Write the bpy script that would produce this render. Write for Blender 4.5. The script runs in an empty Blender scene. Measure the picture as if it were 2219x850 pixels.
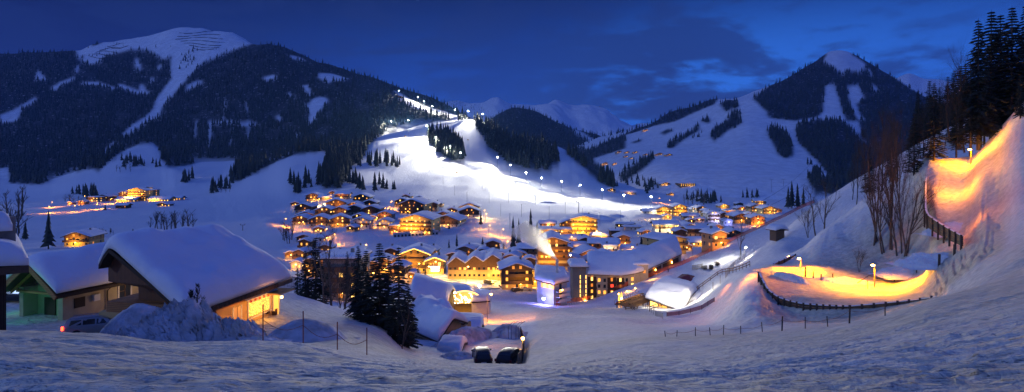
import bpy, bmesh, math, random
import numpy as np
from mathutils import Vector, Matrix
random.seed(7); RNG = np.random.default_rng(7)
SC = bpy.context.scene
COL = SC.collection
F = 1322.0; HZ = 350.0; CX = 1109.5
PI = math.pi
def at(px, py, Y):
    """a point of the place seen in direction (px, py) at depth Y metres"""
    return Vector(((px-CX)/F*Y, Y, -(py-HZ)/F*Y))

# ---------------------------------------------------------------- noise
def _hash(ix, iy, s):
    h = (ix.astype(np.int64)*374761393 + iy.astype(np.int64)*668265263 + s*974711) & 0xffffffff
    h = ((h ^ (h >> 13))*1274126177) & 0xffffffff
    return ((h ^ (h >> 16)) & 0xffffff)/float(0xffffff)
def vnoise(x, y, s=0):
    x = np.asarray(x, float); y = np.asarray(y, float)
    ix = np.floor(x); iy = np.floor(y); fx = x-ix; fy = y-iy
    fx = fx*fx*(3-2*fx); fy = fy*fy*(3-2*fy)
    a = _hash(ix, iy, s); b = _hash(ix+1, iy, s); c = _hash(ix, iy+1, s); d = _hash(ix+1, iy+1, s)
    return (a*(1-fx)+b*fx)*(1-fy)+(c*(1-fx)+d*fx)*fy
def fbm(x, y, o=4, s=0, g=.5):
    r = 0; a = 1; t = 0; x = np.asarray(x, float); y = np.asarray(y, float)
    for k in range(o):
        r = r+a*(vnoise(x, y, s+k*17)-.5); t += a; a *= g
        x, y = (x*1.6-y*1.2)+3.7, (x*1.2+y*1.6)+1.3
    return r/t*2
def sstep(a, b, x):
    t = np.clip((np.asarray(x, float)-a)/(b-a), 0, 1); return t*t*(3-2*t)

# ---------------------------------------------------------------- objects
def link(name, data):
    o = bpy.data.objects.new(name, data); COL.objects.link(o); return o
def tag(o, label=None, cat=None, group=None, kind=None):
    if label: o['label'] = label
    if cat: o['category'] = cat
    if group: o['group'] = group
    if kind: o['kind'] = kind
    return o
def empty(name, loc, rz=0, label=None, cat=None, group=None):
    o = link(name, None); o.location = loc; o.rotation_euler = (0, 0, rz); o.empty_display_size = .5
    return tag(o, label, cat, group)
def mesh_np(name, v, f, mat=None, smooth=False, mats=None, midx=None):
    """v (n,3) array, f list of tuples or (m,k) array"""
    me = bpy.data.meshes.new(name)
    v = np.asarray(v, np.float32)
    if isinstance(f, np.ndarray):
        m, k = f.shape
        me.vertices.add(len(v)); me.vertices.foreach_set('co', v.ravel())
        me.loops.add(m*k); me.loops.foreach_set('vertex_index', f.astype(np.int32).ravel())
        me.polygons.add(m); me.polygons.foreach_set('loop_start', np.arange(m, dtype=np.int32)*k)
        me.update(calc_edges=True); me.validate()
    else:
        me.from_pydata(v.tolist(), [], f); me.update()
    if mat: me.materials.append(mat)
    if mats:
        for q in mats: me.materials.append(q)
        me.polygons.foreach_set('material_index', np.asarray(midx, np.int32))
    if smooth: me.polygons.foreach_set('use_smooth', np.ones(len(me.polygons), bool))
    return me
class MB:
    def __init__(s): s.v = []; s.f = []
    def add(s, vs, fs):
        b = len(s.v); s.v += [tuple(p) for p in vs]; s.f += [tuple(b+i for i in q) for q in fs]; return s
    def box(s, x0, x1, y0, y1, z0, z1, M=None):
        vs = [Vector(p) for p in ((x0,y0,z0),(x1,y0,z0),(x1,y1,z0),(x0,y1,z0),(x0,y0,z1),(x1,y0,z1),(x1,y1,z1),(x0,y1,z1))]
        if M is not None: vs = [M @ p for p in vs]
        return s.add(vs, [(0,3,2,1),(4,5,6,7),(0,1,5,4),(1,2,6,5),(2,3,7,6),(3,0,4,7)])
    def bar(s, a, b, w, h=None, up=(0,0,1)):
        """box beam from a to b"""
        a = Vector(a); b = Vector(b); h = h or w; d = (b-a); L = d.length
        if L < 1e-6: return s
        d /= L; u = Vector(up)
        if abs(d.dot(u)) > .98: u = Vector((1,0,0))
        x = d.cross(u).normalized(); z = x.cross(d)
        vs = []
        for p in (a, b):
            for sx, sz in ((-1,-1),(1,-1),(1,1),(-1,1)): vs.append(p+x*sx*w/2+z*sz*h/2)
        return s.add(vs, [(0,1,2,3),(7,6,5,4),(0,4,5,1),(1,5,6,2),(2,6,7,3),(3,7,4,0)])
    def tube(s, pts, rs, n=6, cap=True):
        pts = [Vector(p) for p in pts]
        if not hasattr(rs, '__len__'): rs = [rs]*len(pts)
        b = len(s.v)
        for i, p in enumerate(pts):
            d = (pts[min(i+1, len(pts)-1)]-pts[max(i-1, 0)]).normalized()
            u = Vector((0,0,1)) if abs(d.z) < .9 else Vector((1,0,0))
            x = d.cross(u).normalized(); z = x.cross(d)
            for k in range(n):
                a = 2*PI*k/n; s.v.append(tuple(p+(x*math.cos(a)+z*math.sin(a))*rs[i]))
        for i in range(len(pts)-1):
            for k in range(n):
                s.f.append((b+i*n+k, b+i*n+(k+1) % n, b+(i+1)*n+(k+1) % n, b+(i+1)*n+k))
        if cap and n > 2:
            s.f.append(tuple(b+k for k in range(n))[::-1]); s.f.append(tuple(b+(len(pts)-1)*n+k for k in range(n)))
        return s
    def lathe(s, c, prof, n=12):
        c = Vector(c); b = len(s.v)
        for r, z in prof:
            for k in range(n):
                a = 2*PI*k/n; s.v.append((c.x+r*math.cos(a), c.y+r*math.sin(a), c.z+z))
        for i in range(len(prof)-1):
            for k in range(n):
                s.f.append((b+i*n+k, b+i*n+(k+1) % n, b+(i+1)*n+(k+1) % n, b+(i+1)*n+k))
        s.f.append(tuple(b+k for k in range(n))[::-1]); s.f.append(tuple(b+(len(prof)-1)*n+k for k in range(n)))
        return s
    def mesh(s, name, mat, smooth=False):
        return mesh_np(name, np.array(s.v), s.f, mat, smooth)
    def build(s, name, mat, parent=None, smooth=False):
        o = link(name, s.mesh(name, mat, smooth))
        if parent: o.parent = parent
        return o
def part(name, me, parent, loc=(0,0,0), rot=(0,0,0), sc=(1,1,1)):
    o = link(name, me); o.parent = parent; o.location = loc; o.rotation_euler = rot; o.scale = sc; return o

# ---------------------------------------------------------------- materials
MATS = {}
def mat(name, col=(.5,.5,.5), rough=.7, emit=None, es=0, metal=0, var=0, vscale=3, col2=None, bump=0, bscale=8, stripes=None, coord='Object', spec=None):
    if name in MATS: return MATS[name]
    m = bpy.data.materials.new(name); m.use_nodes = True; nt = m.node_tree; N = nt.nodes; L = nt.links
    b = N['Principled BSDF']; b.inputs['Base Color'].default_value = (*col, 1); b.inputs['Roughness'].default_value = rough
    b.inputs['Metallic'].default_value = metal
    if spec is not None: b.inputs['Specular IOR Level'].default_value = spec
    if emit: b.inputs['Emission Color'].default_value = (*emit, 1); b.inputs['Emission Strength'].default_value = es
    if var or bump or stripes:
        tc = N.new('ShaderNodeTexCoord')
        nz = N.new('ShaderNodeTexNoise'); nz.inputs['Scale'].default_value = vscale; nz.inputs['Detail'].default_value = 5
        L.new(tc.outputs[coord], nz.inputs['Vector'])
        src = nz.outputs['Fac']
        if stripes:
            wv = N.new('ShaderNodeTexWave'); wv.bands_direction = stripes[0]; wv.inputs['Scale'].default_value = stripes[1]
            wv.inputs['Distortion'].default_value = 1.0; wv.inputs['Detail'].default_value = 2
            L.new(tc.outputs[coord], wv.inputs['Vector'])
            mx = N.new('ShaderNodeMath'); mx.operation = 'MULTIPLY'; L.new(wv.outputs['Fac'], mx.inputs[0]); L.new(nz.outputs['Fac'], mx.inputs[1])
            ad = N.new('ShaderNodeMath'); ad.operation = 'MULTIPLY'; ad.inputs[1].default_value = 1.6; L.new(mx.outputs[0], ad.inputs[0]); src = ad.outputs[0]
        c2 = col2 or tuple(c*(1-var) for c in col)
        mix = N.new('ShaderNodeMix'); mix.data_type = 'RGBA'
        rmp = N.new('ShaderNodeMapRange'); rmp.inputs[1].default_value = .3; rmp.inputs[2].default_value = .7
        L.new(src, rmp.inputs[0]); L.new(rmp.outputs[0], mix.inputs[0])
        mix.inputs[6].default_value = (*c2, 1); mix.inputs[7].default_value = (*col, 1); L.new(mix.outputs[2], b.inputs['Base Color'])
        if bump:
            nb = N.new('ShaderNodeTexNoise'); nb.inputs['Scale'].default_value = bscale; nb.inputs['Detail'].default_value = 6
            L.new(tc.outputs[coord], nb.inputs['Vector'])
            bp = N.new('ShaderNodeBump'); bp.inputs['Strength'].default_value = 1; bp.inputs['Distance'].default_value = bump
            L.new(nb.outputs['Fac'], bp.inputs['Height']); L.new(bp.outputs[0], b.inputs['Normal'])
    MATS[name] = m; return m

def snow_mat(name, near=False):
    """trodden / groomed snow; 'undergrowth' attribute marks forest floor with brush"""
    m = bpy.data.materials.new(name); m.use_nodes = True; nt = m.node_tree; N = nt.nodes; L = nt.links
    b = N['Principled BSDF']; b.inputs['Roughness'].default_value = .75; b.inputs['Specular IOR Level'].default_value = .25
    tc = N.new('ShaderNodeTexCoord')
    def noise(scale, det, sx=(1,1,1), rz=0):
        mp = N.new('ShaderNodeMapping'); mp.inputs['Scale'].default_value = sx; mp.inputs['Rotation'].default_value = (0,0,rz)
        L.new(tc.outputs['Object'], mp.inputs['Vector'])
        n = N.new('ShaderNodeTexNoise'); n.inputs['Scale'].default_value = scale; n.inputs['Detail'].default_value = det
        n.inputs['Roughness'].default_value = .6; L.new(mp.outputs[0], n.inputs['Vector']); return n.outputs['Fac']
    def bump(src, dist, prev=None):
        bp = N.new('ShaderNodeBump'); bp.inputs['Strength'].default_value = 1; bp.inputs['Distance'].default_value = dist
        L.new(src, bp.inputs['Height'])
        if prev: L.new(prev, bp.inputs['Normal'])
        return bp.outputs[0]
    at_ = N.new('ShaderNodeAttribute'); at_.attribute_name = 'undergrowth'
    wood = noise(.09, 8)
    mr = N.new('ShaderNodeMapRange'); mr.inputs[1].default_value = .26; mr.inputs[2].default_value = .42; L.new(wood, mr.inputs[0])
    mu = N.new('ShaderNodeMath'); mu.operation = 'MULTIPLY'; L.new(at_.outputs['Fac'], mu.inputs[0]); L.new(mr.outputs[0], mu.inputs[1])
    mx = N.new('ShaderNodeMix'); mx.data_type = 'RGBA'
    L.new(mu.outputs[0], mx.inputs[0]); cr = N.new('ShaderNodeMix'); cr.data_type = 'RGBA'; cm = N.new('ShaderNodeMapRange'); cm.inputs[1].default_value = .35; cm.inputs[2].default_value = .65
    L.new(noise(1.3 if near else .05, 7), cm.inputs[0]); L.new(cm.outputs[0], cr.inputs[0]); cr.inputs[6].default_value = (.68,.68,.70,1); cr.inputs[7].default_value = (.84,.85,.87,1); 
    ga_ = N.new('ShaderNodeAttribute'); ga_.attribute_name = 'grit_glow'
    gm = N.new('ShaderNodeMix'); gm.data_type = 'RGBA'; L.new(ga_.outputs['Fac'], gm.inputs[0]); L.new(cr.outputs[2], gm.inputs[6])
    gc = N.new('ShaderNodeMix'); gc.data_type = 'RGBA'; L.new(cm.outputs[0], gc.inputs[0]); gc.inputs[6].default_value = (.54,.48,.34,1); gc.inputs[7].default_value = (.80,.72,.54,1); L.new(gc.outputs[2], gm.inputs[7])  # warm low-blue colours: grit on the piste, painted lamp glow on the run
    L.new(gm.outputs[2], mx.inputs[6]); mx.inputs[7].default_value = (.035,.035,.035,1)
    if near:
        n1 = noise(.35, 6); n2 = noise(3.2, 6)
        b1 = bump(n1, .9)
        b2 = bump(n2, .2, b1)
        trk = noise(.55, 4, (.12, 3.2, 1), math.radians(-18))     # ski tracks
        b3 = bump(trk, .45, b2)
        L.new(b3, b.inputs['Normal'])
    else:
        n1 = noise(.02, 6); n2 = noise(.12, 6)
        b1 = bump(n1, 9.); b2 = bump(n2, 1.2, b1); L.new(b2, b.inputs['Normal'])
    L.new(mx.outputs[2], b.inputs['Base Color'])
    MATS[name] = m; return m

# ---------------------------------------------------------------- terrain sheets (polar loft)
def pchip(xk, yk, x):
    xk = np.asarray(xk, float); yk = np.asarray(yk, float); h = np.diff(xk); d = np.diff(yk)/h
    m = np.zeros(len(xk)); m[0] = d[0]; m[-1] = d[-1]
    for i in range(1, len(xk)-1):
        if d[i-1]*d[i] > 0:
            w1 = 2*h[i]+h[i-1]; w2 = h[i]+2*h[i-1]; m[i] = (w1+w2)/(w1/d[i-1]+w2/d[i])
    x = np.clip(x, xk[0], xk[-1]); i = np.clip(np.searchsorted(xk, x, 'right')-1, 0, len(xk)-2)
    t = (x-xk[i])/h[i]; t2 = t*t; t3 = t2*t
    return (2*t3-3*t2+1)*yk[i]+(t3-2*t2+t)*h[i]*m[i]+(-2*t3+3*t2)*yk[i+1]+(t3-t2)*h[i]*m[i+1]
SHEETS = []
def sheet(name, cols, rings, subs, material, disp=None, label=None):
    """rings near->far: list of [(px,py,Y)...] ; columns of constant px"""
    ZZ = []; YY = []
    for r in rings:
        k = [p[0] for p in r]; Yk = [p[2] for p in r]; zk = [-(p[1]-HZ)/F*p[2] for p in r]
        if len(r) == 1: YY.append(np.full(len(cols), Yk[0], float)); ZZ.append(np.full(len(cols), zk[0], float))
        else: YY.append(pchip(k, Yk, cols)); ZZ.append(pchip(k, zk, cols))
    YY = np.array(YY); ZZ = np.array(ZZ)
    n = len(rings)
    # pchip along each column on z(Y), vectorised
    h = np.maximum(np.diff(YY, axis=0), .5); d = np.diff(ZZ, axis=0)/h
    YY[1:] = YY[0]+np.cumsum(h, axis=0)
    m = np.zeros_like(YY); m[0] = d[0]; m[-1] = d[-1]
    for i in range(1, n-1):
        ok = d[i-1]*d[i] > 0; w1 = 2*h[i]+h[i-1]; w2 = h[i]+2*h[i-1]
        with np.errstate(all='ignore'): q = (w1+w2)/(w1/d[i-1]+w2/d[i])
        m[i] = np.where(ok, q, 0)
    gy = []; gz = []
    for i in range(n-1):
        s = subs[i] if hasattr(subs, '__len__') else subs
        for t in np.arange(s)/s:
            t2 = t*t; t3 = t2*t
            gy.append(YY[i]+h[i]*t)
            gz.append((2*t3-3*t2+1)*ZZ[i]+(t3-2*t2+t)*h[i]*m[i]+(-2*t3+3*t2)*ZZ[i+1]+(t3-t2)*h[i]*m[i+1])
    gy.append(YY[-1]); gz.append(ZZ[-1])
    gy = np.array(gy); gz = np.array(gz); gx = (cols[None, :]-CX)/F*np.where(gy > 6, gy, 6+(6-gy)*2.5)
    PX = np.repeat(cols[None, :], len(gy), 0)
    if disp is not None: gz = gz+disp(gx, gy, gz, PX)
    SHEETS.append(dict(name=name, cols=cols, X=gx, Y=gy, Z=gz, mat=material, label=label))
    return SHEETS[-1]
W_, H_ = 2800, 860          # visible-depth table, px -290..2510
DEP = np.full((H_//2, W_//2), 1e9, np.float32)
def depth_table():
    pxs = np.arange(-290, 2510, 2.0); pys = np.arange(0, H_, 2.0)
    for S in SHEETS:
        c = S['cols']
        for j, px in enumerate(pxs):
            if px < c[0] or px > c[-1]: continue
            i = np.searchsorted(c, px)-1; i = max(0, min(i, len(c)-2)); t = (px-c[i])/(c[i+1]-c[i])
            Y = S['Y'][:, i]*(1-t)+S['Y'][:, i+1]*t; Z = S['Z'][:, i]*(1-t)+S['Z'][:, i+1]*t
            k = Y > 3; Y = Y[k]; Z = Z[k]; py = HZ-Z/Y*F
            run = np.minimum.accumulate(py)
            vis = np.concatenate([[True], py[1:] < run[:-1]])
            pv = py[vis]; Yv = Y[vis]
            if len(pv) < 2: continue
            o = np.interp(pys, pv[::-1], Yv[::-1], left=1e9, right=1e9)
            DEP[:, j] = np.minimum(DEP[:, j], o)
def depth(px, py):
    j = int(round((px+290)/2)); i = int(round(py/2))
    if j < 0 or j >= DEP.shape[1] or i < 0 or i >= DEP.shape[0]: return 1e9
    return float(DEP[i, j])
def on(px, py, dy=0):
    """the ground point seen at (px,py)"""
    for k in range(0, 40):
        Y = depth(px, py+k)
        if Y < 1e8: return at(px, py+k, Y)
    raise ValueError((px, py))
def ground_z(x, y, names=None):
    best = -1e9
    for S in SHEETS:
        if names and S['name'] not in names: continue
        px = x/max(y, 3)*F+CX; c = S['cols']
        if px < c[0] or px > c[-1]: continue
        i = int(np.clip(np.searchsorted(c, px)-1, 0, len(c)-2)); t = (px-c[i])/(c[i+1]-c[i])
        Y = S['Y'][:, i]*(1-t)+S['Y'][:, i+1]*t; Z = S['Z'][:, i]*(1-t)+S['Z'][:, i+1]*t
        if y < Y[0] or y > Y[-1]: continue
        best = max(best, float(np.interp(y, Y, Z)))
    return best
def in_poly(px, py, P):
    px = np.asarray(px, float); py = np.asarray(py, float); r = np.zeros(px.shape, bool); n = len(P); j = n-1
    for i in range(n):
        xi, yi = P[i]; xj, yj = P[j]
        c = ((yi > py) != (yj > py)) & (px < (xj-xi)*(py-yi)/((yj-yi) if yj != yi else 1e-9)+xi); r ^= c; j = i
    return r
# ================================================================ camera
cam = bpy.data.cameras.new('camera'); co = link('camera', cam); SC.camera = co
co.location = (0,0,0); co.rotation_euler = (PI/2, 0, 0)
cam.sensor_width = 36; cam.lens = 36*F/2219; cam.shift_y = -75/2219; cam.clip_start = .3; cam.clip_end = 60000
SC.view_settings.view_transform = 'Standard'; SC.view_settings.look = 'None'; SC.view_settings.gamma = 1
SC.view_settings.exposure = 0
SC.cycles.use_denoising = True; SC.cycles.denoiser = 'OPENIMAGEDENOISE'
SC.cycles.max_bounces = 4; SC.cycles.diffuse_bounces = 2; SC.cycles.glossy_bounces = 2; SC.cycles.volume_bounces = 0
SC.cycles.transparent_max_bounces = 8; SC.cycles.sample_clamp_indirect = 3; SC.cycles.use_light_tree = True
SC.cycles.volume_max_steps = 64
try: SC.cycles.adaptive_threshold = .02
except Exception: pass

M_snow_near = snow_mat('trodden_snow', True)
M_snow_far = snow_mat('mountain_snow', False)

# ================================================================ ground: foreground piste, yards, sledge run, knolls, valley floor
def R(*a): return list(a)
zb = lambda px, z, Y: (px, HZ-z/Y*F, Y)       # ring point given by height
G = []
G.append(R(zb(-700,-3.4,-40), zb(400,-2.6,-40), zb(1100,-1.2,-40), zb(2219,3,-40), zb(2900,9,-40)))
G[-1] = [(p[0], HZ-(z)/(-40)*F, -40) for p, z in zip(G[-1], (-3.4,-2.6,-1.2,3,9))]
G.append(R(zb(-700,-3.0,3), zb(400,-2.3,3), zb(1100,-1.9,3), zb(2219,-1.2,3), zb(2900,-.2,3)))
G.append(R((-700,860,7.5),(0,850,7.3),(700,850,7.0),(1109,850,7),(1700,850,6.6),(2219,850,6.2),(2900,780,6.2)))
G.append(R((-700,780,15),(0,775,14),(560,790,14),(900,812,14),(1140,818,15),(1430,800,18),(1700,780,17),(1900,760,16),(2219,712,15),(2900,560,15)))
# crest
G.append(R((-700,725,26),(0,718,26),(180,720,26),(400,742,26),(470,740,26),(560,738,27),(640,742,27),(760,765,28),(910,779,32),(1000,787,36),(1100,789,38),(1140,788,39),
  (1180,778,40),(1250,765,42),(1330,750,46),(1430,730,54),(1540,727,54),(1640,721,50),(1740,713,46),(1840,701,41),(1920,684,39),(2000,656,38),(2060,639,38),(2120,623,38),(2219,597,38),(2400,550,38),(2900,400,38)))
# behind the crest
G.append(R((-700,735,39),(0,735,39),(400,748,39),(560,752,38),(640,748,38),(720,752,36),(800,752,42),(880,776,44),(930,796,48),(1000,805,53),(1100,806,54),(1128,804,54),
  (1150,770,54),(1250,742,62),(1330,728,66),(1430,716,76),(1540,714,70),(1640,708,64),(1740,704,60),(1840,697,54),(1920,681,50),(2000,655,46),(2060,637.5,44),(2120,620,43),(2219,590,43),(2400,540,43),(2900,380,43)))
# yard / driveway / outside of the plank wall
G.append(R((-700,718,50),(0,718,50),(400,718,50),(560,716,51),(640,715,51),(720,718,50),(760,712,56),(830,735,60),(880,765,62),(930,775,66),(1000,774,69),(1100,770,70),(1128,768,70),
  (1150,742,74),(1250,712,90),(1330,702,98),(1430,695,112),(1500,692,108),(1540,680,104),(1580,650,98),(1625,612,94),(1645,618,91),(1668,645,86),(1700,668,81),(1740,682,77),(1840,683,73),(1920,667,72),(2000,652,68),(2060,636,58),(2120,617,52),(2219,580,50),(2400,520,50),(2900,340,50)))
# inside of the plank wall
G.append(R((-700,640,66),(0,640,66),(400,640,66),(560,648,64),(640,680,62),(700,690,66),(760,694,72),(830,706,76),(880,742,82),(930,735,90),(1000,728,92),(1100,724,92),(1128,724,92),
  (1150,708,105),(1250,690,122),(1330,680,135),(1430,676,140),(1500,668,130),(1540,650,120),(1580,618,112),(1625,594,100),(1645,600,94),(1668,632,88.5),(1700,652,83.5),(1740,660,79.5),(1840,665,75.5),(1920,658,74.5),(2000,646,71),(2060,632,61),(2120,606,55),(2219,555,53),(2400,480,53),(2900,290,53)))
# far side of the sledge run
G.append(R((-700,610,80),(0,605,80),(400,610,80),(560,620,80),(640,640,84),(700,660,84),(760,672,92),(830,676,100),(880,690,120),(930,694,128),(1000,692,132),(1100,688,135),(1150,680,138),(1250,672,150),(1330,668,160),(1430,656,165),(1500,640,158),(1540,622,150),(1580,604,138),(1625,590,118),(1680,580,112),(1740,600,103),(1840,612,100),(1920,618,97),(1970,606,95),(2000,590,93),(2030,540,90),(2060,530,88),(2120,520,80),(2160,520,74),(2219,500,70),(2400,400,70),(2900,180,70)))
# knoll crest / upper run
G.append(R((-700,640,110),(0,640,110),(400,640,110),(560,650,115),(640,660,125),(760,665,135),(880,668,160),(930,665,170),(1000,662,172),(1100,661,175),(1250,664,178),(1330,655,185),(1430,632,185),(1500,612,175),(1540,600,166),(1580,592,152),(1640,578,132),(1700,566,125),(1740,542,126),(1780,506,128),(1840,458,132),(1920,408,128),(1980,374,122),(2010,352,118),(2060,348,120),(2103,343,122),(2140,310,122),(2219,228,118),(2400,100,110),(2900,-100,110)))
# gully behind
G.append(R((-700,620,150),(0,620,150),(400,620,150),(640,640,160),(760,640,170),(880,650,178),(1000,655,184),(1100,655,188),(1250,660,188),(1330,645,193),(1430,618,195),(1500,596,187),(1540,598,178),(1580,590,165),(1640,565,150),(1700,540,148),(1740,552,144),(1780,530,148),(1840,490,150),(1920,445,150),(2000,400,146),(2103,380,145),(2219,250,142),(2400,130,140),(2900,-60,140)))
# hut ridge crest
G.append(R((-700,600,185),(0,600,185),(400,600,185),(640,620,190),(880,640,192),(1100,652,194),(1250,658,195),(1330,638,200),(1430,604,205),(1500,582,200),(1540,612,185),(1580,590,182),(1620,560,182),(1690,508,185),(1740,464,190),(1795,425,195),(1850,392,195),(1920,352,195),(2030,290,195),(2219,190,190),(2400,90,180),(2900,-60,180)))
G.append(R((-700,580,205),(0,580,205),(400,580,205),(640,600,205),(880,625,203),(1100,648,203),(1250,657,200),(1330,632,206),(1430,597,213),(1500,572,211),(1540,586,203),(1580,568,204),(1620,550,208),(1690,512,213),(1740,480,218),(1795,450,220),(1850,425,220),(1920,390,220),(2030,340,220),(2219,230,220),(2900,-20,220)))
# far edge of the village piste (orange net)
G.append(R((-700,560,230),(0,560,230),(400,560,230),(640,590,225),(880,615,218),(1100,640,215),(1200,650,212),(1250,655,206),(1300,640,212),(1350,621,218),(1480,571,232),(1600,514,242),(1700,469,250),(1760,441,252),(1850,410,255),(2030,380,255),(2219,300,255),(2900,20,255)))
# valley floor
G.append(R((-700,540,300),(0,545,300),(400,550,300),(640,590,262),(880,590,258),(1100,588,258),(1250,592,256),(1300,584,262),(1480,560,285),(1600,545,310),(1700,530,330),(1850,520,350),(2219,480,350),(2900,300,350)))
G.append(R((-700,510,380),(0,512,380),(200,508,390),(400,505,390),(640,548,320),(760,548,320),(880,553,330),(1000,555,335),(1100,555,335),(1250,550,340),(1400,540,350),(1500,532,370),(1600,516,400),(1700,505,430),(1850,500,450),(2219,480,450),(2900,350,450)))
G.append(R((-700,465,560),(0,468,540),(200,462,540),(400,458,540),(560,470,480),(640,510,400),(760,504,400),(880,512,400),(960,508,415),(1040,500,425),(1100,505,425),(1250,508,420),(1400,505,430),(1500,492,460),(1600,480,520),(1700,470,560),(1850,480,560),(2219,480,560),(2900,400,560)))
G.append(R((-700,432,780),(0,436,760),(200,434,760),(400,430,760),(560,425,650),(640,450,540),(760,440,540),(880,448,520),(960,455,530),(1040,460,540),(1100,466,540),(1250,468,540),(1400,468,560),(1500,462,620),(1600,456,680),(1700,450,720),(1850,460,720),(2219,460,720),(2900,420,720)))
G.append(R((-700,400,1050),(0,408,1000),(100,400,1000),(180,378,1000),(250,366,1000),(330,358,1050),(400,372,980),(470,385,960),(560,378,860),(640,355,850),(700,360,800),(780,370,780),(850,392,740),(920,388,760),(1000,385,800),(1050,395,800),(1100,408,800),(1200,425,790),(1300,432,800),(1400,436,820),(1500,438,880),(1600,440,900),(1700,440,950),(1850,440,950),(2219,440,950),(2900,420,950)))
# first hill tops and the ski hill
G.append(R((-700,380,1450),(0,385,1400),(120,385,1300),(200,350,1400),(260,320,1400),(320,308,1450),(350,320,1400),(380,358,1350),(450,350,1350),(520,348,1350),(600,345,1200),(660,328,1150),(700,326,1150),(760,325,1100),(800,312,1050),(850,288,1150),(900,274,1220),(950,262,1300),(1000,253,1400),(1030,258,1380),(1060,272,1320),(1100,295,1250),(1150,308,1190),(1200,318,1130),(1240,336,1080),(1280,368,1020),(1330,402,1000),(1400,418,1050),(1500,424,1150),(1600,420,1200),(1700,420,1250),(1850,420,1250),(2219,420,1250),(2900,420,1250)))
G.append(R((-700,400,1900),(0,400,1900),(200,400,1900),(400,400,1900),(700,400,1700),(850,360,1700),(1000,320,1750),(1060,350,1750),(1200,400,1700),(1330,412,1800),(1500,400,1800),(2219,400,1800),(2900,400,1800)))
G.append(R((-700,390,9000),(2900,390,9000)))
def disp_ground(X, Y, Z, P):
    r = np.hypot(X, Y)
    near = np.exp(-(r/45)**2)
    d = fbm(X*.35, Y*.35, 4, 3)*.13*near + fbm(X*2.2, Y*2.2, 4, 5)*.05*np.exp(-(r/30)**2)
    d += -np.abs(fbm(X*.5+Y*.14, Y*2.6-X*.7, 3, 9))*.15*np.exp(-(r/40)**2)
    d += fbm(X*.06, Y*.06, 4, 11)*1.0*sstep(60, 120, r)*(1-sstep(200,260,r))
    d += fbm(X*.02, Y*.02, 4, 21)*2.2*sstep(300, 450, r)
    d += fbm(X*.006, Y*.006, 4, 31)*12*sstep(700, 1000, r)
    # knoll relief and footprints below the birches
    kn = sstep(1720, 1800, P)*(1-sstep(2010, 2060, P))*sstep(98, 110, Y)*(1-sstep(135, 150, Y))
    d += kn*(fbm(X*.25, Y*.12, 4, 41)*1.0)
    # trodden corner between lower and upper run
    tc = sstep(1990, 2030, P)*(1-sstep(2130, 2180, P))*sstep(60, 68, Y)*(1-sstep(90, 96, Y))
    d += tc*fbm(X*.9, Y*.9, 3, 43)*.55
    bank = sstep(1560,1620,P)*(1-sstep(1760,1840,P))*sstep(60,68,Y)*(1-sstep(84,90,Y))
    d += bank*fbm(X*.5+Y*.3, Y*.18, 4, 47)*.8
    # bank right of the upper run
    pc = np.interp(Y, [64, 72, 84, 112], [2205, 2165, 2128, 2122]); bk = np.exp(-((P-pc)/24)**2)*1.5*sstep(70, 84, Y)+sstep(0, 70, P-pc)*(1-sstep(90, 200, P-pc))*.9
    d += bk*sstep(64, 74, Y)*(1-sstep(106, 116, Y))*(1+.4*fbm(X*.3, Y*.3, 3, 61))
    # groomer and ski tracks across the near piste
    fg = np.exp(-(r/42)**2); w_ = Y*1.0+X*.13+fbm(X*.05, Y*.05, 2, 71)*3
    d += fg*.05*np.sin(w_*5.2)*(fbm(X*.05, w_*.35, 2, 73) > .05)
    for k_, (a_, b_, c_) in enumerate([(9.5,.10,.0),(11.2,-.16,.6),(13.5,.22,1.2),(16.5,-.05,2.0),(19.0,.3,.4),(22.5,-.22,1.0),(14.6,-.34,.2)]):
        l_ = Y-(a_+b_*X+c_*np.sin(X*.11+k_)); d += -.10*np.exp(-(l_/.16)**2)*sstep(4, 8, r)
        l2 = l_-.55; d += -.10*np.exp(-(l2/.16)**2)*sstep(4, 8, r)
    # moguls on the ski hill
    mg = sstep(640,700,Y)*(1-sstep(1000,1100,Y))*sstep(880,940,P)*(1-sstep(1250,1300,P))
    d += mg*fbm(X*.03, Y*.015, 3, 53)*5
    return d
gcols = np.concatenate([np.arange(-4000, -700, 60.0), np.arange(-700, -40, 12.0), np.arange(-40, 2260, 2.6), np.arange(2260, 2900, 12.0), np.arange(2900, 6600, 60.0)])
sheet('ground', gcols, G, [4,24,60,70,24,18,16,14,16,10,12,8,8,10,8,10,10,12,14,8,6], M_snow_near, disp_ground)

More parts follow.
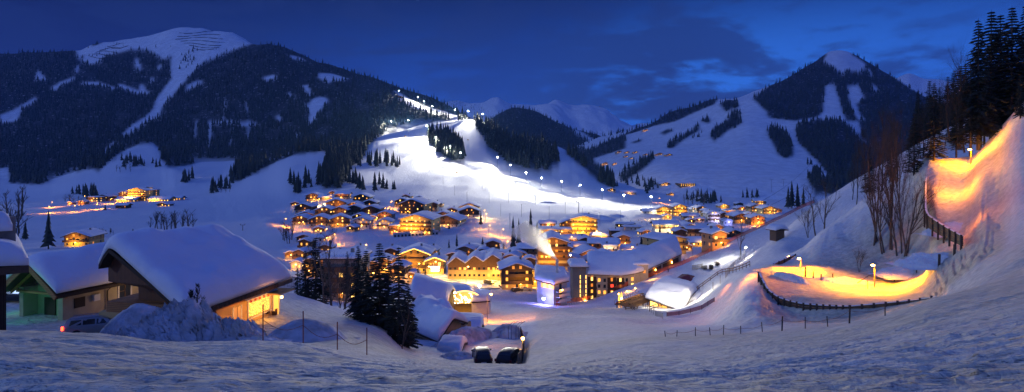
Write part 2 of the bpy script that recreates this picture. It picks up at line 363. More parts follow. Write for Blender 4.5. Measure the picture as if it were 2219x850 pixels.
# ================================================================ mountains
def mdisp(amp, sc, seed, y0, ridge=.5):
    def f(X, Y, Z, P):
        n = fbm(X*sc, Y*sc, 5, seed)
        rg = -np.abs(fbm(X*sc*1.7+.3*Y*sc, Y*sc*.5, 4, seed+5))*ridge*2
        return (n+rg+.3)*amp*sstep(y0, y0+500, Y)
    return f
mc = np.concatenate([np.arange(-900, -60, 14.0), np.arange(-60, 1200, 3.4)])
sheet('left_mountain', mc, [
  [zb(-900,-90,1250), zb(1200,-90,1250)],
  [(-900,380,1600),(0,372,1600),(120,375,1550),(200,352,1600),(320,322,1650),(380,345,1550),(450,342,1550),(560,342,1500),(650,325,1450),(720,310,1400),(800,285,1400),(850,262,1500),(900,258,1600),(1000,262,1700),(1100,330,1700),(1200,400,1700)],
  [(-900,280,2200),(0,270,2200),(200,258,2200),(400,245,2200),(520,225,2150),(600,235,2100),(660,225,2050),(720,225,2000),(800,215,1950),(860,207,1950),(900,220,1950),(950,238,1950),(985,252,1950),(1040,280,1950),(1200,390,2000)],
  [(-900,200,2700),(0,190,2700),(150,170,2700),(300,160,2700),(420,145,2700),(520,138,2650),(600,150,2500),(700,165,2450),(800,180,2400),(860,200,2300),(900,212,2250),(960,236,2250),(1040,280,2250),(1200,390,2300)],
  [(-900,140,3300),(-300,135,3300),(0,127,3300),(60,125,3300),(170,122,3300),(200,108,3350),(250,92,3350),(330,78,3400),(400,63,3400),(430,62,3400),(470,69,3400),(520,81,3350),(545,92,3300),(600,104,3200),(650,120,3100),(700,138,3000),(760,158,2900),(830,171,2800),(900,201,2700),(960,229,2600),(1000,254,2600),(1060,290,2600),(1200,400,2600)],
  [(-900,300,5000),(0,300,5000),(420,280,5000),(800,320,4600),(1200,400,4000)]],
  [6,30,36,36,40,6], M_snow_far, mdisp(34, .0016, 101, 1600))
rc = np.concatenate([np.arange(1140, 2300, 3.4), np.arange(2300, 3100, 14.0)])
sheet('right_mountain', rc, [
  [zb(1140,-110,1050), zb(3100,-110,1050)],
  [(1140,430,1700),(1250,425,1600),(1330,408,1500),(1400,410,1250),(1450,408,1200),(1500,414,1150),(1560,424,1120),(1650,432,1100),(1800,425,1100),(3100,420,1100)],
  [(1140,400,2700),(1230,355,2500),(1300,352,2100),(1360,340,1900),(1430,338,1750),(1500,345,1600),(1560,350,1500),(1620,350,1450),(1700,350,1450),(1760,352,1450),(1850,360,1450),(2000,360,1450),(3100,350,1450)],
  [(1140,380,3200),(1230,332,3000),(1300,312,2700),(1400,298,2500),(1500,275,2300),(1560,270,2150),(1620,262,2000),(1700,272,1950),(1800,265,1950),(1900,285,1950),(2000,290,1950),(2219,260,1950),(3100,300,1950)],
  [(1140,360,3800),(1230,324,3500),(1300,300,3200),(1380,284,3000),(1420,268,2950),(1450,250,2900),(1500,236,2800),(1550,218,2750),(1600,214,2600),(1640,208,2500),(1700,215,2450),(1800,205,2450),(1900,215,2450),(2000,235,2450),(2219,220,2450),(3100,260,2450)],
  [(1140,420,4400),(1300,400,4200),(1450,330,3800),(1600,230,3300),(1640,206,3200),(1700,178,3200),(1740,153,3250),(1780,128,3300),(1800,118,3300),(1820,116,3300),(1850,124,3300),(1880,140,3250),(1920,164,3200),(1960,188,3150),(2000,214,3100),(2060,245,3050),(2219,290,3000),(3100,300,3000)],
  [(1140,420,5200),(3100,400,5200)]],
  [6,26,30,30,30,40,5], M_snow_far, mdisp(22, .002, 202, 1500, .5))
fc = np.arange(760, 1700, 4.0)
sheet('wooded_ridge', fc, [
  [zb(760,-100,2600), zb(1700,-100,2600)],
  [(760,340,3200),(1000,330,3200),(1100,310,3100),(1200,335,3000),(1260,350,2900),(1330,350,2900),(1700,380,3200)],
  [(760,300,3900),(960,300,3900),(1040,275,3900),(1080,252,3900),(1120,234,3900),(1160,244,3900),(1200,264,3900),(1260,285,3900),(1330,302,3900),(1400,310,3900),(1700,350,4200)],
  [(760,360,5000),(1700,370,5000)]], [16,26,10], M_snow_far, mdisp(26, .0022, 303, 2700))
fc = np.arange(700, 1800, 3.0)
sheet('snowy_peaks', fc, [
  [zb(700,-100,5000), zb(1800,-100,5000)],
  [(700,320,6200),(1100,300,6200),(1200,285,6200),(1350,300,6200),(1800,330,6200)],
  [(700,290,7600),(900,255,7600),(940,226,7600),(985,212,7600),(1012,226,7600),(1045,230,7600),(1080,219,7600),(1110,232,7600),(1150,236,7600),(1185,224,7600),(1208,213,7600),(1240,222,7600),(1275,219,7600),(1310,224,7600),(1335,238,7600),(1375,256,7600),(1400,262,7700),(1450,272,7700),(1800,320,7700)],
  [(700,350,9500),(1800,350,9500)]], [20,50,14], M_snow_far, mdisp(95, .0011, 404, 5000, .8))
fc = np.arange(1700, 3000, 5.0)
sheet('distant_peak', fc, [
  [zb(1700,-100,4600), zb(3000,-100,4600)],
  [(1700,260,5400),(1900,186,5900),(1940,172,6000),(1968,160,6000),(2000,172,6000),(2050,178,6000),(2120,190,6000),(2219,200,6000),(3000,260,6000)],
  [(1700,340,8000),(3000,340,8000)]], [30,8], M_snow_far, mdisp(40, .0015, 505, 4600, .6))
depth_table()

# ================================================================ world
wd = bpy.data.worlds.new('World'); SC.world = wd; wd.use_nodes = True
nt = wd.node_tree; N = nt.nodes; L = nt.links; N.clear()
out = N.new('ShaderNodeOutputWorld'); bg = N.new('ShaderNodeBackground'); L.new(bg.outputs[0], out.inputs[0])
tc = N.new('ShaderNodeTexCoord')
def nmath(op, a, b=None, clamp=False):
    m = N.new('ShaderNodeMath'); m.operation = op; m.use_clamp = clamp
    for i, q in enumerate((a, b)):
        if q is None: continue
        if isinstance(q, (int, float)): m.inputs[i].default_value = q
        else: L.new(q, m.inputs[i])
    return m.outputs[0]
def mrange(v, a, b, c=0, d=1):
    m = N.new('ShaderNodeMapRange'); m.interpolation_type = 'SMOOTHSTEP'; L.new(v, m.inputs[0])
    for i, q in enumerate((a, b, c, d)): m.inputs[i+1].default_value = q
    return m.outputs[0]
def cmix(f, a, b):
    m = N.new('ShaderNodeMix'); m.data_type = 'RGBA'
    if isinstance(f, float): m.inputs[0].default_value = f
    else: L.new(f, m.inputs[0])
    for i, q in ((6, a), (7, b)):
        if isinstance(q, tuple): m.inputs[i].default_value = (*q, 1)
        else: L.new(q, m.inputs[i])
    return m.outputs[2]
sp = N.new('ShaderNodeSeparateXYZ'); L.new(tc.outputs['Generated'], sp.inputs[0])
x, y, z = sp.outputs
def blob(c, w, az=1.0):       # 1 near direction c
    v = N.new('ShaderNodeVectorMath'); v.operation = 'SUBTRACT'; L.new(tc.outputs['Generated'], v.inputs[0]); v.inputs[1].default_value = c
    s_ = N.new('ShaderNodeVectorMath'); s_.operation = 'MULTIPLY'; L.new(v.outputs[0], s_.inputs[0]); s_.inputs[1].default_value = w
    l = N.new('ShaderNodeVectorMath'); l.operation = 'LENGTH'; L.new(s_.outputs[0], l.inputs[0]); return mrange(l.outputs['Value'], 0, 1, 1, 0)
def dirn(px, py): return tuple(Vector((px-CX, F, HZ-py)).normalized())
left_dark = (.009,.022,.145); mid = (.012,.072,.43); right_ = (.015,.105,.52)
c0 = cmix(mrange(x, -.62, -.05), left_dark, mid)
c1 = cmix(mrange(x, .0, .6), c0, right_)
# darker towards the zenith
c2 = cmix(mrange(z, .08, .30), c1, cmix(mrange(x, -.3, .6), (.005,.013,.075), (.006,.028,.17)))
glow = blob(dirn(1630, 215), (2.3, 1.0, 5.2)); c3 = cmix(nmath('MULTIPLY', glow, .95), c2, (.030,.19,.84))
glow2 = blob(dirn(2010, 200), (4.0, 1.2, 6.0)); c3 = cmix(nmath('MULTIPLY', glow2, .6), c3, (.028,.16,.74))
# clouds: stretched, seen at a low angle
mp = N.new('ShaderNodeMapping'); mp.inputs['Scale'].default_value = (1, 1, 3.2); L.new(tc.outputs['Generated'], mp.inputs[0])
n1 = N.new('ShaderNodeTexNoise'); n1.inputs['Scale'].default_value = 4.2; n1.inputs['Detail'].default_value = 9; n1.inputs['Roughness'].default_value = .58; n1.inputs['Distortion'].default_value = .6; L.new(mp.outputs[0], n1.inputs['Vector'])
n2 = N.new('ShaderNodeTexNoise'); n2.inputs['Scale'].default_value = 17; n2.inputs['Detail'].default_value = 6; n2.inputs['Roughness'].default_value = .55; L.new(mp.outputs[0], n2.inputs['Vector'])
cl = nmath('ADD', nmath('MULTIPLY', n1.outputs['Fac'], .68), nmath('MULTIPLY', n2.outputs['Fac'], .32))
cl = mrange(cl, .44, .56)
band = blob(dirn(1480, 200), (2.2, 1.0, 3.4)); band2 = blob(dirn(2000, 170), (4.5, 1.2, 6.5)); band3 = blob(dirn(760, 90), (2.0, 1, 3.0))
cov = nmath('MAXIMUM', nmath('MAXIMUM', band, nmath('MULTIPLY', band2, .8)), nmath('MAXIMUM', nmath('MULTIPLY', band3, .65), .34), True)
f = nmath('MULTIPLY', cl, nmath('MULTIPLY', cov, 1.0))
c4 = cmix(f, c3, cmix(.55, c3, (.013,.034,.16)))
c4 = cmix(nmath('MULTIPLY', f, .72), c4, (.012,.030,.15))
# the sky behind the camera and overhead, seen by nobody in the photo, is a paler violet dusk
back = nmath('MAXIMUM', mrange(y, .1, -.4), mrange(z, .5, .8), True)
c5 = cmix(back, c4, (.045,.098,.46))
# below the horizon: dark
c6 = cmix(mrange(z, -.02, -.12), c5, (.01,.02,.06))
sky = N.new('ShaderNodeTexSky'); sky.sky_type = 'NISHITA'; sky.sun_disc = False; sky.sun_elevation = math.radians(-4); sky.sun_rotation = math.radians(22)
sm = N.new('ShaderNodeVectorMath'); sm.operation = 'SCALE'; L.new(sky.outputs[0], sm.inputs[0]); sm.inputs['Scale'].default_value = .05
ad = N.new('ShaderNodeVectorMath'); ad.operation = 'ADD'; L.new(c6, ad.inputs[0]); L.new(sm.outputs[0], ad.inputs[1])
L.new(ad.outputs[0], bg.inputs[0]); bg.inputs[1].default_value = 1.0
wd.cycles.sampling_method = 'AUTOMATIC'
sun = bpy.data.lights.new('sun', 'SUN'); so = link('sun', sun); sun.energy = .55; sun.angle = math.radians(7); sun.color = (.46,.63,1.0)
so.rotation_euler = (math.radians(70), 0, math.radians(-66))

SC.cycles.volume_bounces = 1
# ================================================================ conifers
M_needle = mat('needles', (.05,.06,.05), .9, col2=(.014,.02,.014), var=.6, vscale=.35)
M_needle_near = mat('needles_near', (.02,.03,.02), .85, var=.5, vscale=3)
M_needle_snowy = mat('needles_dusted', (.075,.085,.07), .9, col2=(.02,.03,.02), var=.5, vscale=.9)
M_bark = mat('bark', (.09,.065,.05), .9, var=.5, vscale=6, bump=.02)
M_bark_pale = mat('bark_pale', (.17,.12,.085), .9, var=.5, vscale=6, bump=.02)

def far_conifer(tiers=4, n=6, seed=0, r=.17):
    """unit height jagged conifer; returns arrays v (k,3), tris (m,3)"""
    q = np.random.default_rng(seed); v = []; f = []
    for t in range(tiers):
        z0 = .08+.80*t/tiers; z1 = min(1, z0+1.25/tiers+.06); rr = r*(1-t/tiers*.86)
        b = len(v); v.append((q.normal(0,.004), q.normal(0,.004), z1))
        for k in range(2*n):
            a = PI*k/n+t*.7; w = rr*(1.0 if k % 2 == 0 else .52)*q.uniform(.75, 1.2)
            v.append((w*math.cos(a), w*math.sin(a), z0+q.uniform(-.03,.02)+(.03 if k % 2 else 0)))
        for k in range(2*n): f.append((b, b+1+k, b+1+(k+1) % (2*n)))
    return np.array(v), np.array(f)
VAR_FAR = [far_conifer(3, 3, s, .20) for s in range(6)]
VAR_MID = [far_conifer(7, 6, 50+s, .19) for s in range(6)]

def merged(name, pts, hs, variants, material, seed=1):
    q = np.random.default_rng(seed); vs = []; fs = []; b = 0
    pts = np.asarray(pts); hs = np.asarray(hs); which = q.integers(0, len(variants), len(pts)); ang = q.uniform(0, 2*PI, len(pts)); fat = q.uniform(.75, 1.3, len(pts))
    for w in range(len(variants)):
        k = which == w
        if not k.any(): continue
        P = pts[k]; h = hs[k]; c = np.cos(ang[k]); s = np.sin(ang[k]); ft = fat[k]
        v, f = variants[w]; n = len(P)
        X = (v[None,:,0]*c[:,None]-v[None,:,1]*s[:,None])*(h*ft)[:,None]+P[:,0:1]
        Y = (v[None,:,0]*s[:,None]+v[None,:,1]*c[:,None])*(h*ft)[:,None]+P[:,1:2]
        Z = v[None,:,2]*h[:,None]+P[:,2:3]
        vs.append(np.stack([X,Y,Z],-1).reshape(-1,3)); fs.append((f[None]+(np.arange(n)*len(v))[:,None,None]).reshape(-1,3)+b); b += n*len(v)
    o = link(name, mesh_np(name, np.concatenate(vs), np.concatenate(fs), material))
    return o

# ---- regions, by where the photo shows them
SNOW_OPEN = [
 [(372,122),(368,150),(372,170),(352,197),(338,215),(333,235),(315,253),(290,268),(264,292),(268,300),(300,280),(325,262),(346,258),(350,235),(372,210),(388,190),(410,165),(435,140),(470,125),(512,107),(550,94),(520,70),(430,50),(330,66),(250,82),(190,105),(175,135),(200,142),(215,130),(240,118),(285,107),(330,112),(352,130)],
 [(75,175),(82,152),(93,163),(104,174),(88,175)], [(0,250),(30,238),(78,210),(80,218),(48,236),(38,262),(0,268)],
 [(110,192),(130,178),(163,166),(163,172),(135,184),(118,198)], [(160,158),(166,145),(173,138),(172,148),(166,160)],
 [(176,178),(215,178),(250,190),(248,196),(214,184),(178,184)], [(255,182),(270,184),(300,198),(325,199),(322,204),(296,203),(258,190)],
 [(299,200),(306,180),(314,190),(318,202)], [(291,130),(298,126),(307,148),(302,157),(293,142)],
 [(402,200),(403,186),(420,177),(438,173),(437,182),(416,193)], [(455,264),(500,262),(560,266),(560,275),(530,274),(500,268),(456,270)],
 [(322,176),(330,168),(336,172),(328,180)], [(222,332),(236,316),(252,304),(254,312),(240,326),(228,334)],
 [(568,170),(590,162),(604,166),(590,174),(570,175)], [(688,166),(692,158),(720,160),(754,170),(746,176),(722,176),(708,181)],
 [(616,203),(640,214),(662,230),(672,248),(667,264),(672,280),(682,262),(694,240),(710,222),(708,212),(690,210),(676,216),(668,228),(654,222),(628,202)],
 [(626,120),(644,122),(662,130),(656,133),(630,127)], [(634,290),(650,292),(654,300),(642,306)], [(655,186),(668,184),(676,206),(668,208)],
 [(598,252),(606,248),(610,262),(602,266)], [(208,128),(218,126),(222,134),(212,136)],
 [(488,210),(490,210),(486,262),(483,262)], [(424,260),(427,260),(425,300),(420,300)], [(452,262),(458,262),(456,322),(450,322)], [(534,215),(536,215),(540,300),(537,300)], [(505,275),(507,275),(500,325),(497,325)],
 [(852,196),(868,202),(900,222),(940,236),(960,240),(990,250),(1010,258),(985,262),(960,250),(935,246),(900,236),(866,218)],
 [(160,98),(200,88),(200,105),(170,130)], [(338,145),(345,152),(352,150),(350,140)],
]
CLUMP_IN = [[(388,150),(396,128),(412,108),(430,98),(430,122),(414,144),(398,156)]]
F_LEFT = [(-400,90),(100,90),(250,60),(560,60),(1060,240),(1010,262),(960,262),(905,262),(870,272),(842,285),(800,312),(792,335),(780,350),(762,360),(755,380),(735,408),(705,408),(690,395),(708,352),(706,328),(640,335),(600,350),(560,372),(520,392),(505,395),(498,385),(512,368),(517,345),(490,342),(440,350),(400,360),(366,362),(350,345),(345,322),(330,311),(300,313),(270,326),(240,346),(214,372),(200,366),(170,370),(120,385),(90,400),(20,398),(20,362),(0,365),(-400,380)]
F_MISC = [
 [(925,290),(936,284),(955,286),(988,302),(1006,326),(1006,348),(985,350),(950,332),(930,312)],
 [(1026,258),(1042,250),(1066,252),(1110,275),(1150,293),(1205,320),(1214,360),(1170,372),(1130,362),(1098,350),(1062,322),(1040,290)],
 [(1222,328),(1250,318),(1275,325),(1330,300),(1356,292),(1356,322),(1284,344),(1300,362),(1326,385),(1332,408),(1300,396),(1262,360)],
 [(1340,382),(1360,366),(1410,335),(1416,346),(1400,362),(1352,396)],
 [(1344,296),(1400,266),(1450,236),(1545,208),(1556,214),(1548,226),(1500,246),(1462,264),(1420,272),(1380,286)],
 [(1560,226),(1575,216),(1596,218),(1602,232),(1572,242)], [(1540,292),(1550,274),(1570,266),(1590,240),(1605,246),(1606,268),(1576,284),(1546,308)],
 [(1446,322),(1450,308),(1500,282),(1516,268),(1514,284),(1486,300),(1456,322)], [(1516,262),(1530,256),(1542,262),(1532,268)], [(1430,288),(1446,280),(1462,282),(1440,292)],
 [(1370,308),(1388,302),(1390,306),(1372,312)],
 [(1632,214),(1690,168),(1740,140),(1780,118),(1852,118),(1925,160),(1962,186),(2110,270),(2219,280),(2219,440),(1980,440),(1900,430),(1870,410),(1800,385),(1768,345),(1730,310),(1724,280),(1728,268),(1762,262),(1785,252),(1790,240),(1765,255),(1722,262),(1665,256),(1660,240)],
 [(1662,282),(1680,276),(1704,290),(1720,318),(1718,338),(1700,344),(1686,334),(1668,300)],
 [(1750,385),(1770,380),(1830,392),(1850,420),(1765,420)],
]
R_OPEN = [[(1784,132),(1796,112),(1830,112),(1852,122),(1878,140),(1866,158),(1840,154),(1826,163),(1806,148)],
 [(1788,186),(1808,182),(1816,208),(1824,236),(1834,262),(1860,262),(1866,282),(1862,298),(1898,318),(1926,332),(1906,326),(1866,304),(1850,286),(1826,262),(1780,262),(1784,232)],
 [(1834,186),(1862,184),(1872,214),(1856,226),(1864,250),(1880,262),(1862,262),(1846,240),(1840,212)], [(1886,182),(1900,188),(1906,200),(1892,196)], [(1880,150),(1886,150),(1890,168),(1884,164)]]
def in_any(px, py, L):
    r = np.zeros(np.shape(px), bool)
    for P in L: r |= in_poly(px, py, P)
    return r
def jit(x0, x1, y0, y1, sx, sy, q):
    gx, gy = np.meshgrid(np.arange(x0, x1, sx), np.arange(y0, y1, sy)); gx = gx+q.uniform(-.6,.6,gx.shape)*sx; gy = gy+q.uniform(-.6,.6,gy.shape)*sy
    return gx.ravel(), gy.ravel()
q = np.random.default_rng(11); forest = []
def scatter(px, py, hm=(14, 24), keep=1.0):
    nn_ = fbm(np.asarray(px)*.045, np.asarray(py)*.09, 4, 77); kk = nn_ > -.34+.18*q.random(len(nn_)); px = np.asarray(px)[kk]; py = np.asarray(py)[kk]
    for a, b in zip(px, py):
        if keep < 1 and q.random() > keep: continue
        Y = depth(a, b)
        if Y > 1e8 or Y < 300: continue
        p = at(a, b, Y); forest.append((p.x, p.y, p.z-.5, q.uniform(*hm), a, b))
a, b = jit(-380, 1060, 60, 412, 4.6, 5.2, q)
k = in_poly(a, b, F_LEFT) & ~in_any(a, b, SNOW_OPEN); scatter(a[k], b[k], (11, 27))
a, b = jit(380, 440, 95, 160, 5, 5, q); k = in_any(a, b, CLUMP_IN); scatter(a[k], b[k], (14, 22), .8)
a, b = jit(180, 560, 70, 200, 7, 7, q); k = in_poly(a, b, SNOW_OPEN[0]) & (b > 95); scatter(a[k], b[k], (10, 18), .10)
a, b = jit(920, 1240, 250, 375, 4.2, 4.6, q); k = in_any(a, b, F_MISC[:2]); scatter(a[k], b[k], (15, 24))
a, b = jit(1215, 2400, 110, 445, 4.4, 5.0, q); k = in_any(a, b, F_MISC[2:]) & ~in_any(a, b, R_OPEN); scatter(a[k], b[k], (15, 28))
a, b = jit(1000, 1420, 225, 345, 4.4, 4.4, q)
for x_, y_ in zip(a, b):
    Y = depth(x_, y_)
    if 2900 < Y < 4600 and not in_any(x_, y_, [[(1238,278),(1262,290),(1284,302),(1278,304),(1250,290)], [(1122,244),(1132,240),(1128,250)]]):
        p = at(x_, y_, Y); forest.append((p.x, p.y, p.z-.5, q.uniform(18, 32), x_, y_))
# lines and specks of trees on the open slopes
for (x0, y0, x1, y1, n, w) in [(1150,330,1215,325,0,3),(700,400,860,410,22,9),(640,405,700,400,10,8),(455,420,520,385,26,7),(160,420,215,428,14,4),(265,355,345,362,22,6),(395,395,418,388,12,4),(470,330,560,345,24,6),(700,372,780,352,24,8),(1340,395,1420,400,26,9),(1400,418,1425,395,14,8),(1480,430,1560,438,26,6),(1500,300,1525,290,6,3),(1610,430,1640,430,5,4),(1750,350,1775,380,14,5),(1585,262,1592,280,3,2),(620,400,650,418,8,8),(760,395,785,412,10,6)]:
    for k in range(n):
        t = q.random(); x_ = x0+(x1-x0)*t+q.normal(0, w*.5); y_ = y0+(y1-y0)*t+q.normal(0, w*.6); Y = depth(x_, y_)
        if Y < 1e8: p = at(x_, y_, Y); forest.append((p.x, p.y, p.z-.5, q.uniform(11, 20), x_, y_))
fa = np.array(forest); print('forest', len(fa))
size = fa[:,3]/fa[:,1]
# nearest = largest in the photo: individuals
named = [  # (px, base py, height px, label, group)
 (105,540,86,'tall dark spruce with drooping boughs beside the small green-lit house',0,.42),
 (662,390,34,'lone pointed spruce on the blue snow slope left of the piste',0,.5),
 (1112,548,82,'slim spruce left of the steam plume in front of the piste',0,.3),(1124,540,70,'short spruce inside the steam plume',0,.3),(1150,545,96,'tallest spruce behind the steam plume',0,.3),(1164,548,70,'dark spruce at the right edge of the steam plume',0,.35),
 (1390,532,32,'left spruce of the trio below the brown flat ski lodge',0,.4),(1398,534,36,'middle spruce of the trio below the brown flat ski lodge',0,.4),(1406,533,38,'right spruce of the trio below the brown flat ski lodge',0,.4),
 (1430,526,46,'spruce standing at the foot of the lit cream hotel',0,.35),(973,538,22,'left spruce of the pair on the bank below the upper chalets',0,.4),(990,535,30,'right spruce of the pair on the bank below the upper chalets',0,.4),(1046,530,18,'small round spruce on the bank under two orange lamps',0,.6),
 (1042,488,32,'narrow spruce beside the orange lit slope stairs',0,.4),(1708,452,50,'left dark spruce at the upper end of the orange net',0,.4),(1716,452,62,'middle dark spruce at the upper end of the orange net',0,.4),(1728,452,56,'right dark spruce at the upper end of the orange net',0,.4),(1741,448,44,'lower spruce right of the group at the orange net',0,.4),
 (55,520,42,'dark spruce down in the gully beside the left road',0,.5),(228,456,14,'tiny spruce below the orange street lamps on the left',0,.6),(240,505,12,'small spruce behind the snowy ridge of the big roof',0,.6),(288,506,12,'round bushy fir peeping over the big snowy roof',0,.9),
 (912,480,26,'dark spruce between the big gold hotel and the chalets behind',0,.4),(938,478,22,'dark spruce behind the brown gabled chalet beside the gold hotel',0,.4),(973,497,18,'small spruce in front of the wide snowy chalet',0,.5)]
order = np.argsort(-size); IND = order[:240]; rest = order[240:]
CON_MESH = []
def crown_mesh(v, f, material, name): return mesh_np(name, v, f, material)
MID = [mesh_np('crown', v, f, M_needle) for v, f in VAR_MID]
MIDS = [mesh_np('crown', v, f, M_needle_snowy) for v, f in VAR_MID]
tm = MB().tube([(0,0,-.05),(0,0,.3),(0,0,.75)], [.02,.014,.005], 5).mesh('trunk', M_bark)
def mid_tree(p, h, fat, label, group=None, snowy=False, i=0):
    e = empty('spruce_tree', p, random.uniform(0,6.28), label, 'tree', group)
    part('crown', (MIDS if snowy else MID)[i % 6], e, sc=(h*fat*2, h*fat*2, h)); part('trunk', tm, e, sc=(h,h,h)); return e
for i, (px, py, hp, lab, g, ft) in enumerate(named):
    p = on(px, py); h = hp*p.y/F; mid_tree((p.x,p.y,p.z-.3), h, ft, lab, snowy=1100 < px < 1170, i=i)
def cluster(px, py):
    if px < 460: return 'dark spruce among the forest trees below the left mountain', 'forest edge trees on the left'
    if px < 790 : return 'dark spruce at the edge of the wood left of the floodlit piste', 'wood edge trees left of the piste'
    if px < 1010 and py > 278 and px > 915: return 'frosted spruce in the clump standing in the floodlit piste', 'spruces in the clump on the piste'
    if px < 1015: return 'lamp-lit spruce along the upper left rim of the floodlit piste', 'spruces along the upper piste rim'
    if px < 1230: return 'spruce in the wooded spur right of the floodlit piste', 'spruces on the wooded spur'
    if px < 1480: return 'spruce in the dark valley wood behind the lit white houses', 'spruces of the valley wood'
    return 'dark spruce in the trees around the right hand ski slope', 'trees on the right hand slope'
q2 = np.random.default_rng(5)
for n, i in enumerate(IND):
    x_, y_, z_, h, px, py = fa[i]; lab, g = cluster(px, py)
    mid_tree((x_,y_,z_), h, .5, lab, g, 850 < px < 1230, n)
# clump above the village (dark group at the lower left of the lit piste) : individuals too
for k in range(26):
    px = q2.uniform(780, 866); py = 352+q2.uniform(-4, 10)+(px-780)*.02; p = on(px, py)
    hp = 26+10*math.exp(-((px-822)/14)**2)+q2.uniform(-5, 5)
    mid_tree((p.x,p.y,p.z-.4), hp*p.y/F, .42, 'dark spruce in the row at the lower left edge of the floodlit piste', 'spruce row beside the piste', False, k)
o = merged('conifer_forest', fa[rest][:, :3], fa[rest][:, 3], VAR_FAR, M_needle); tag(o, 'dark conifer forest covering the mountainsides', 'forest', kind='stuff')

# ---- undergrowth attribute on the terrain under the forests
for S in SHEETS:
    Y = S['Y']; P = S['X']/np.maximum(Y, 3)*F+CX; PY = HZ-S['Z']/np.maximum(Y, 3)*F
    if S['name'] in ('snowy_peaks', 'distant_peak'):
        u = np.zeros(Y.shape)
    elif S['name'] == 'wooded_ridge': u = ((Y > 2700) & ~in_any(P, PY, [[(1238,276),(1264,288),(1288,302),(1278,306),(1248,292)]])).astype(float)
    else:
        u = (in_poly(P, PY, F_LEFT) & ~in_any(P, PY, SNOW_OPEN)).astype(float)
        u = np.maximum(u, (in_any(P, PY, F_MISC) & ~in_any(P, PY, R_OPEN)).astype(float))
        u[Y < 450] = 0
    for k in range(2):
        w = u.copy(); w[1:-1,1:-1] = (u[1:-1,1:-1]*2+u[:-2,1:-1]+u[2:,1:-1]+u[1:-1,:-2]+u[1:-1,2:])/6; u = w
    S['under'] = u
# rows of low avalanche barriers on the summit snow
M_dark = mat('weathered_timber', (.06,.055,.05), .9)
bz = [ (388,72,462,70),(384,78,478,77),(380,84,482,84),(392,90,488,91),(398,96,480,98),(410,101,476,104),(418,106,470,109),
 (232,100,270,96),(215,108,262,104),(206,114,250,112),(200,120,240,118),(195,126,232,125),(240,106,278,102)]
for n, (x0,y0,x1,y1) in enumerate(bz):
    mb = MB(); pts = []
    for t in np.linspace(0, 1, 18):
        p = on(x0+(x1-x0)*t, y0+(y1-y0)*t+2*math.sin(t*5+n)); pts.append(p)
    for a_, b_ in zip(pts[:-1], pts[1:]): 
        if (a_-b_).length < 60: mb.bar(a_+Vector((0,0,1.5)), b_+Vector((0,0,1.5)), .6, 2.8)
    side = 'broad summit' if n < 7 else 'left shoulder of the summit'
    if mb.v: tag(mb.build('avalanche_barrier', M_dark), '%s row of dark avalanche fencing across the %s' % (['topmost','second','third','fourth','fifth','sixth','lowest'][n] if n < 7 else ['topmost','third','fourth','fifth','lowest','second'][n-7], side), 'snow barrier', 'avalanche barrier rows')
# ================================================================ chalets
M_plaster = mat('plaster', (.42,.38,.30), .9, var=.15, vscale=1.5)
M_plaster_y = mat('plaster_yellow', (.50,.36,.14), .9, var=.15, vscale=1.5)
M_plaster_w = mat('plaster_white', (.62,.60,.57), .9, var=.1, vscale=1.5)
M_plaster_o = mat('plaster_orange', (.50,.24,.10), .9, var=.15, vscale=1.5)
M_grey = mat('grey_cladding', (.22,.19,.17), .8, var=.2, vscale=2)
M_wood = mat('larch_boards', (.27,.14,.055), .8, var=.5, vscale=1.2, stripes=('X', 3.0))
M_wood_d = mat('dark_boards', (.06,.035,.02), .85, var=.5, vscale=1.2, stripes=('X', 3.0))
M_rail = mat('balcony_boards', (.12,.06,.028), .8, var=.4, vscale=2, stripes=('X', 5.0))
M_roofw = mat('roof_boards', (.11,.065,.04), .85, var=.4, vscale=2)
M_snow = mat('roof_snow', (.80,.81,.84), .8, var=.08, vscale=.5, col2=(.74,.75,.80), bump=.05, bscale=1.5, spec=.2)
M_stone = mat('chimney_stone', (.25,.23,.21), .9, var=.3, vscale=3)
M_glass = mat('window_glass', (.02,.025,.03), .15)
M_metal = mat('grey_steel', (.25,.25,.27), .45, metal=.8)
M_lit = [mat('window_warm', (.3,.2,.1), .5, emit=(1,.42,.05), es=1.7), mat('window_bright', (.3,.2,.1), .5, emit=(1,.55,.12), es=3.0), mat('window_amber', (.3,.2,.1), .5, emit=(1,.30,.02), es=.8)]
M_string = mat('string_lights', (.3,.2,.1), .5, emit=(1,.55,.09), es=4)
M_lampw = mat('lamp_white', (.3,.3,.3), .5, emit=(1,.97,.86), es=60)
M_lampo = mat('lamp_orange', (.3,.3,.3), .5, emit=(1,.45,.08), es=30)
WARM = (1,.42,.05); ORANGE = (1,.30,.006); YEL = (1,.50,.05)
def box_me(name, m, b=0):
    return MB().box(-.5,.5,-.5,.5,-.5,.5).mesh(name, m)
WIN = [box_me('window', m) for m in M_lit]; WIND = box_me('window', M_glass)
FRAMEW = box_me('frame', M_plaster_w)
def light(name, p, power, col, kind='POINT', r=.25, parent=None, target=None, spot=None, blend=1):
    ld = bpy.data.lights.new(name, kind); ld.energy = power; ld.color = col
    if kind != 'SUN': ld.shadow_soft_size = r
    lo = link(name, ld); lo.location = p
    if kind == 'SPOT': ld.spot_size = math.radians(spot or 120); ld.spot_blend = blend
    if target is not None:
        d = Vector(target)-Vector(p); lo.rotation_euler = d.to_track_quat('-Z', 'Y').to_euler()
    if parent: lo.parent = parent
    return lo
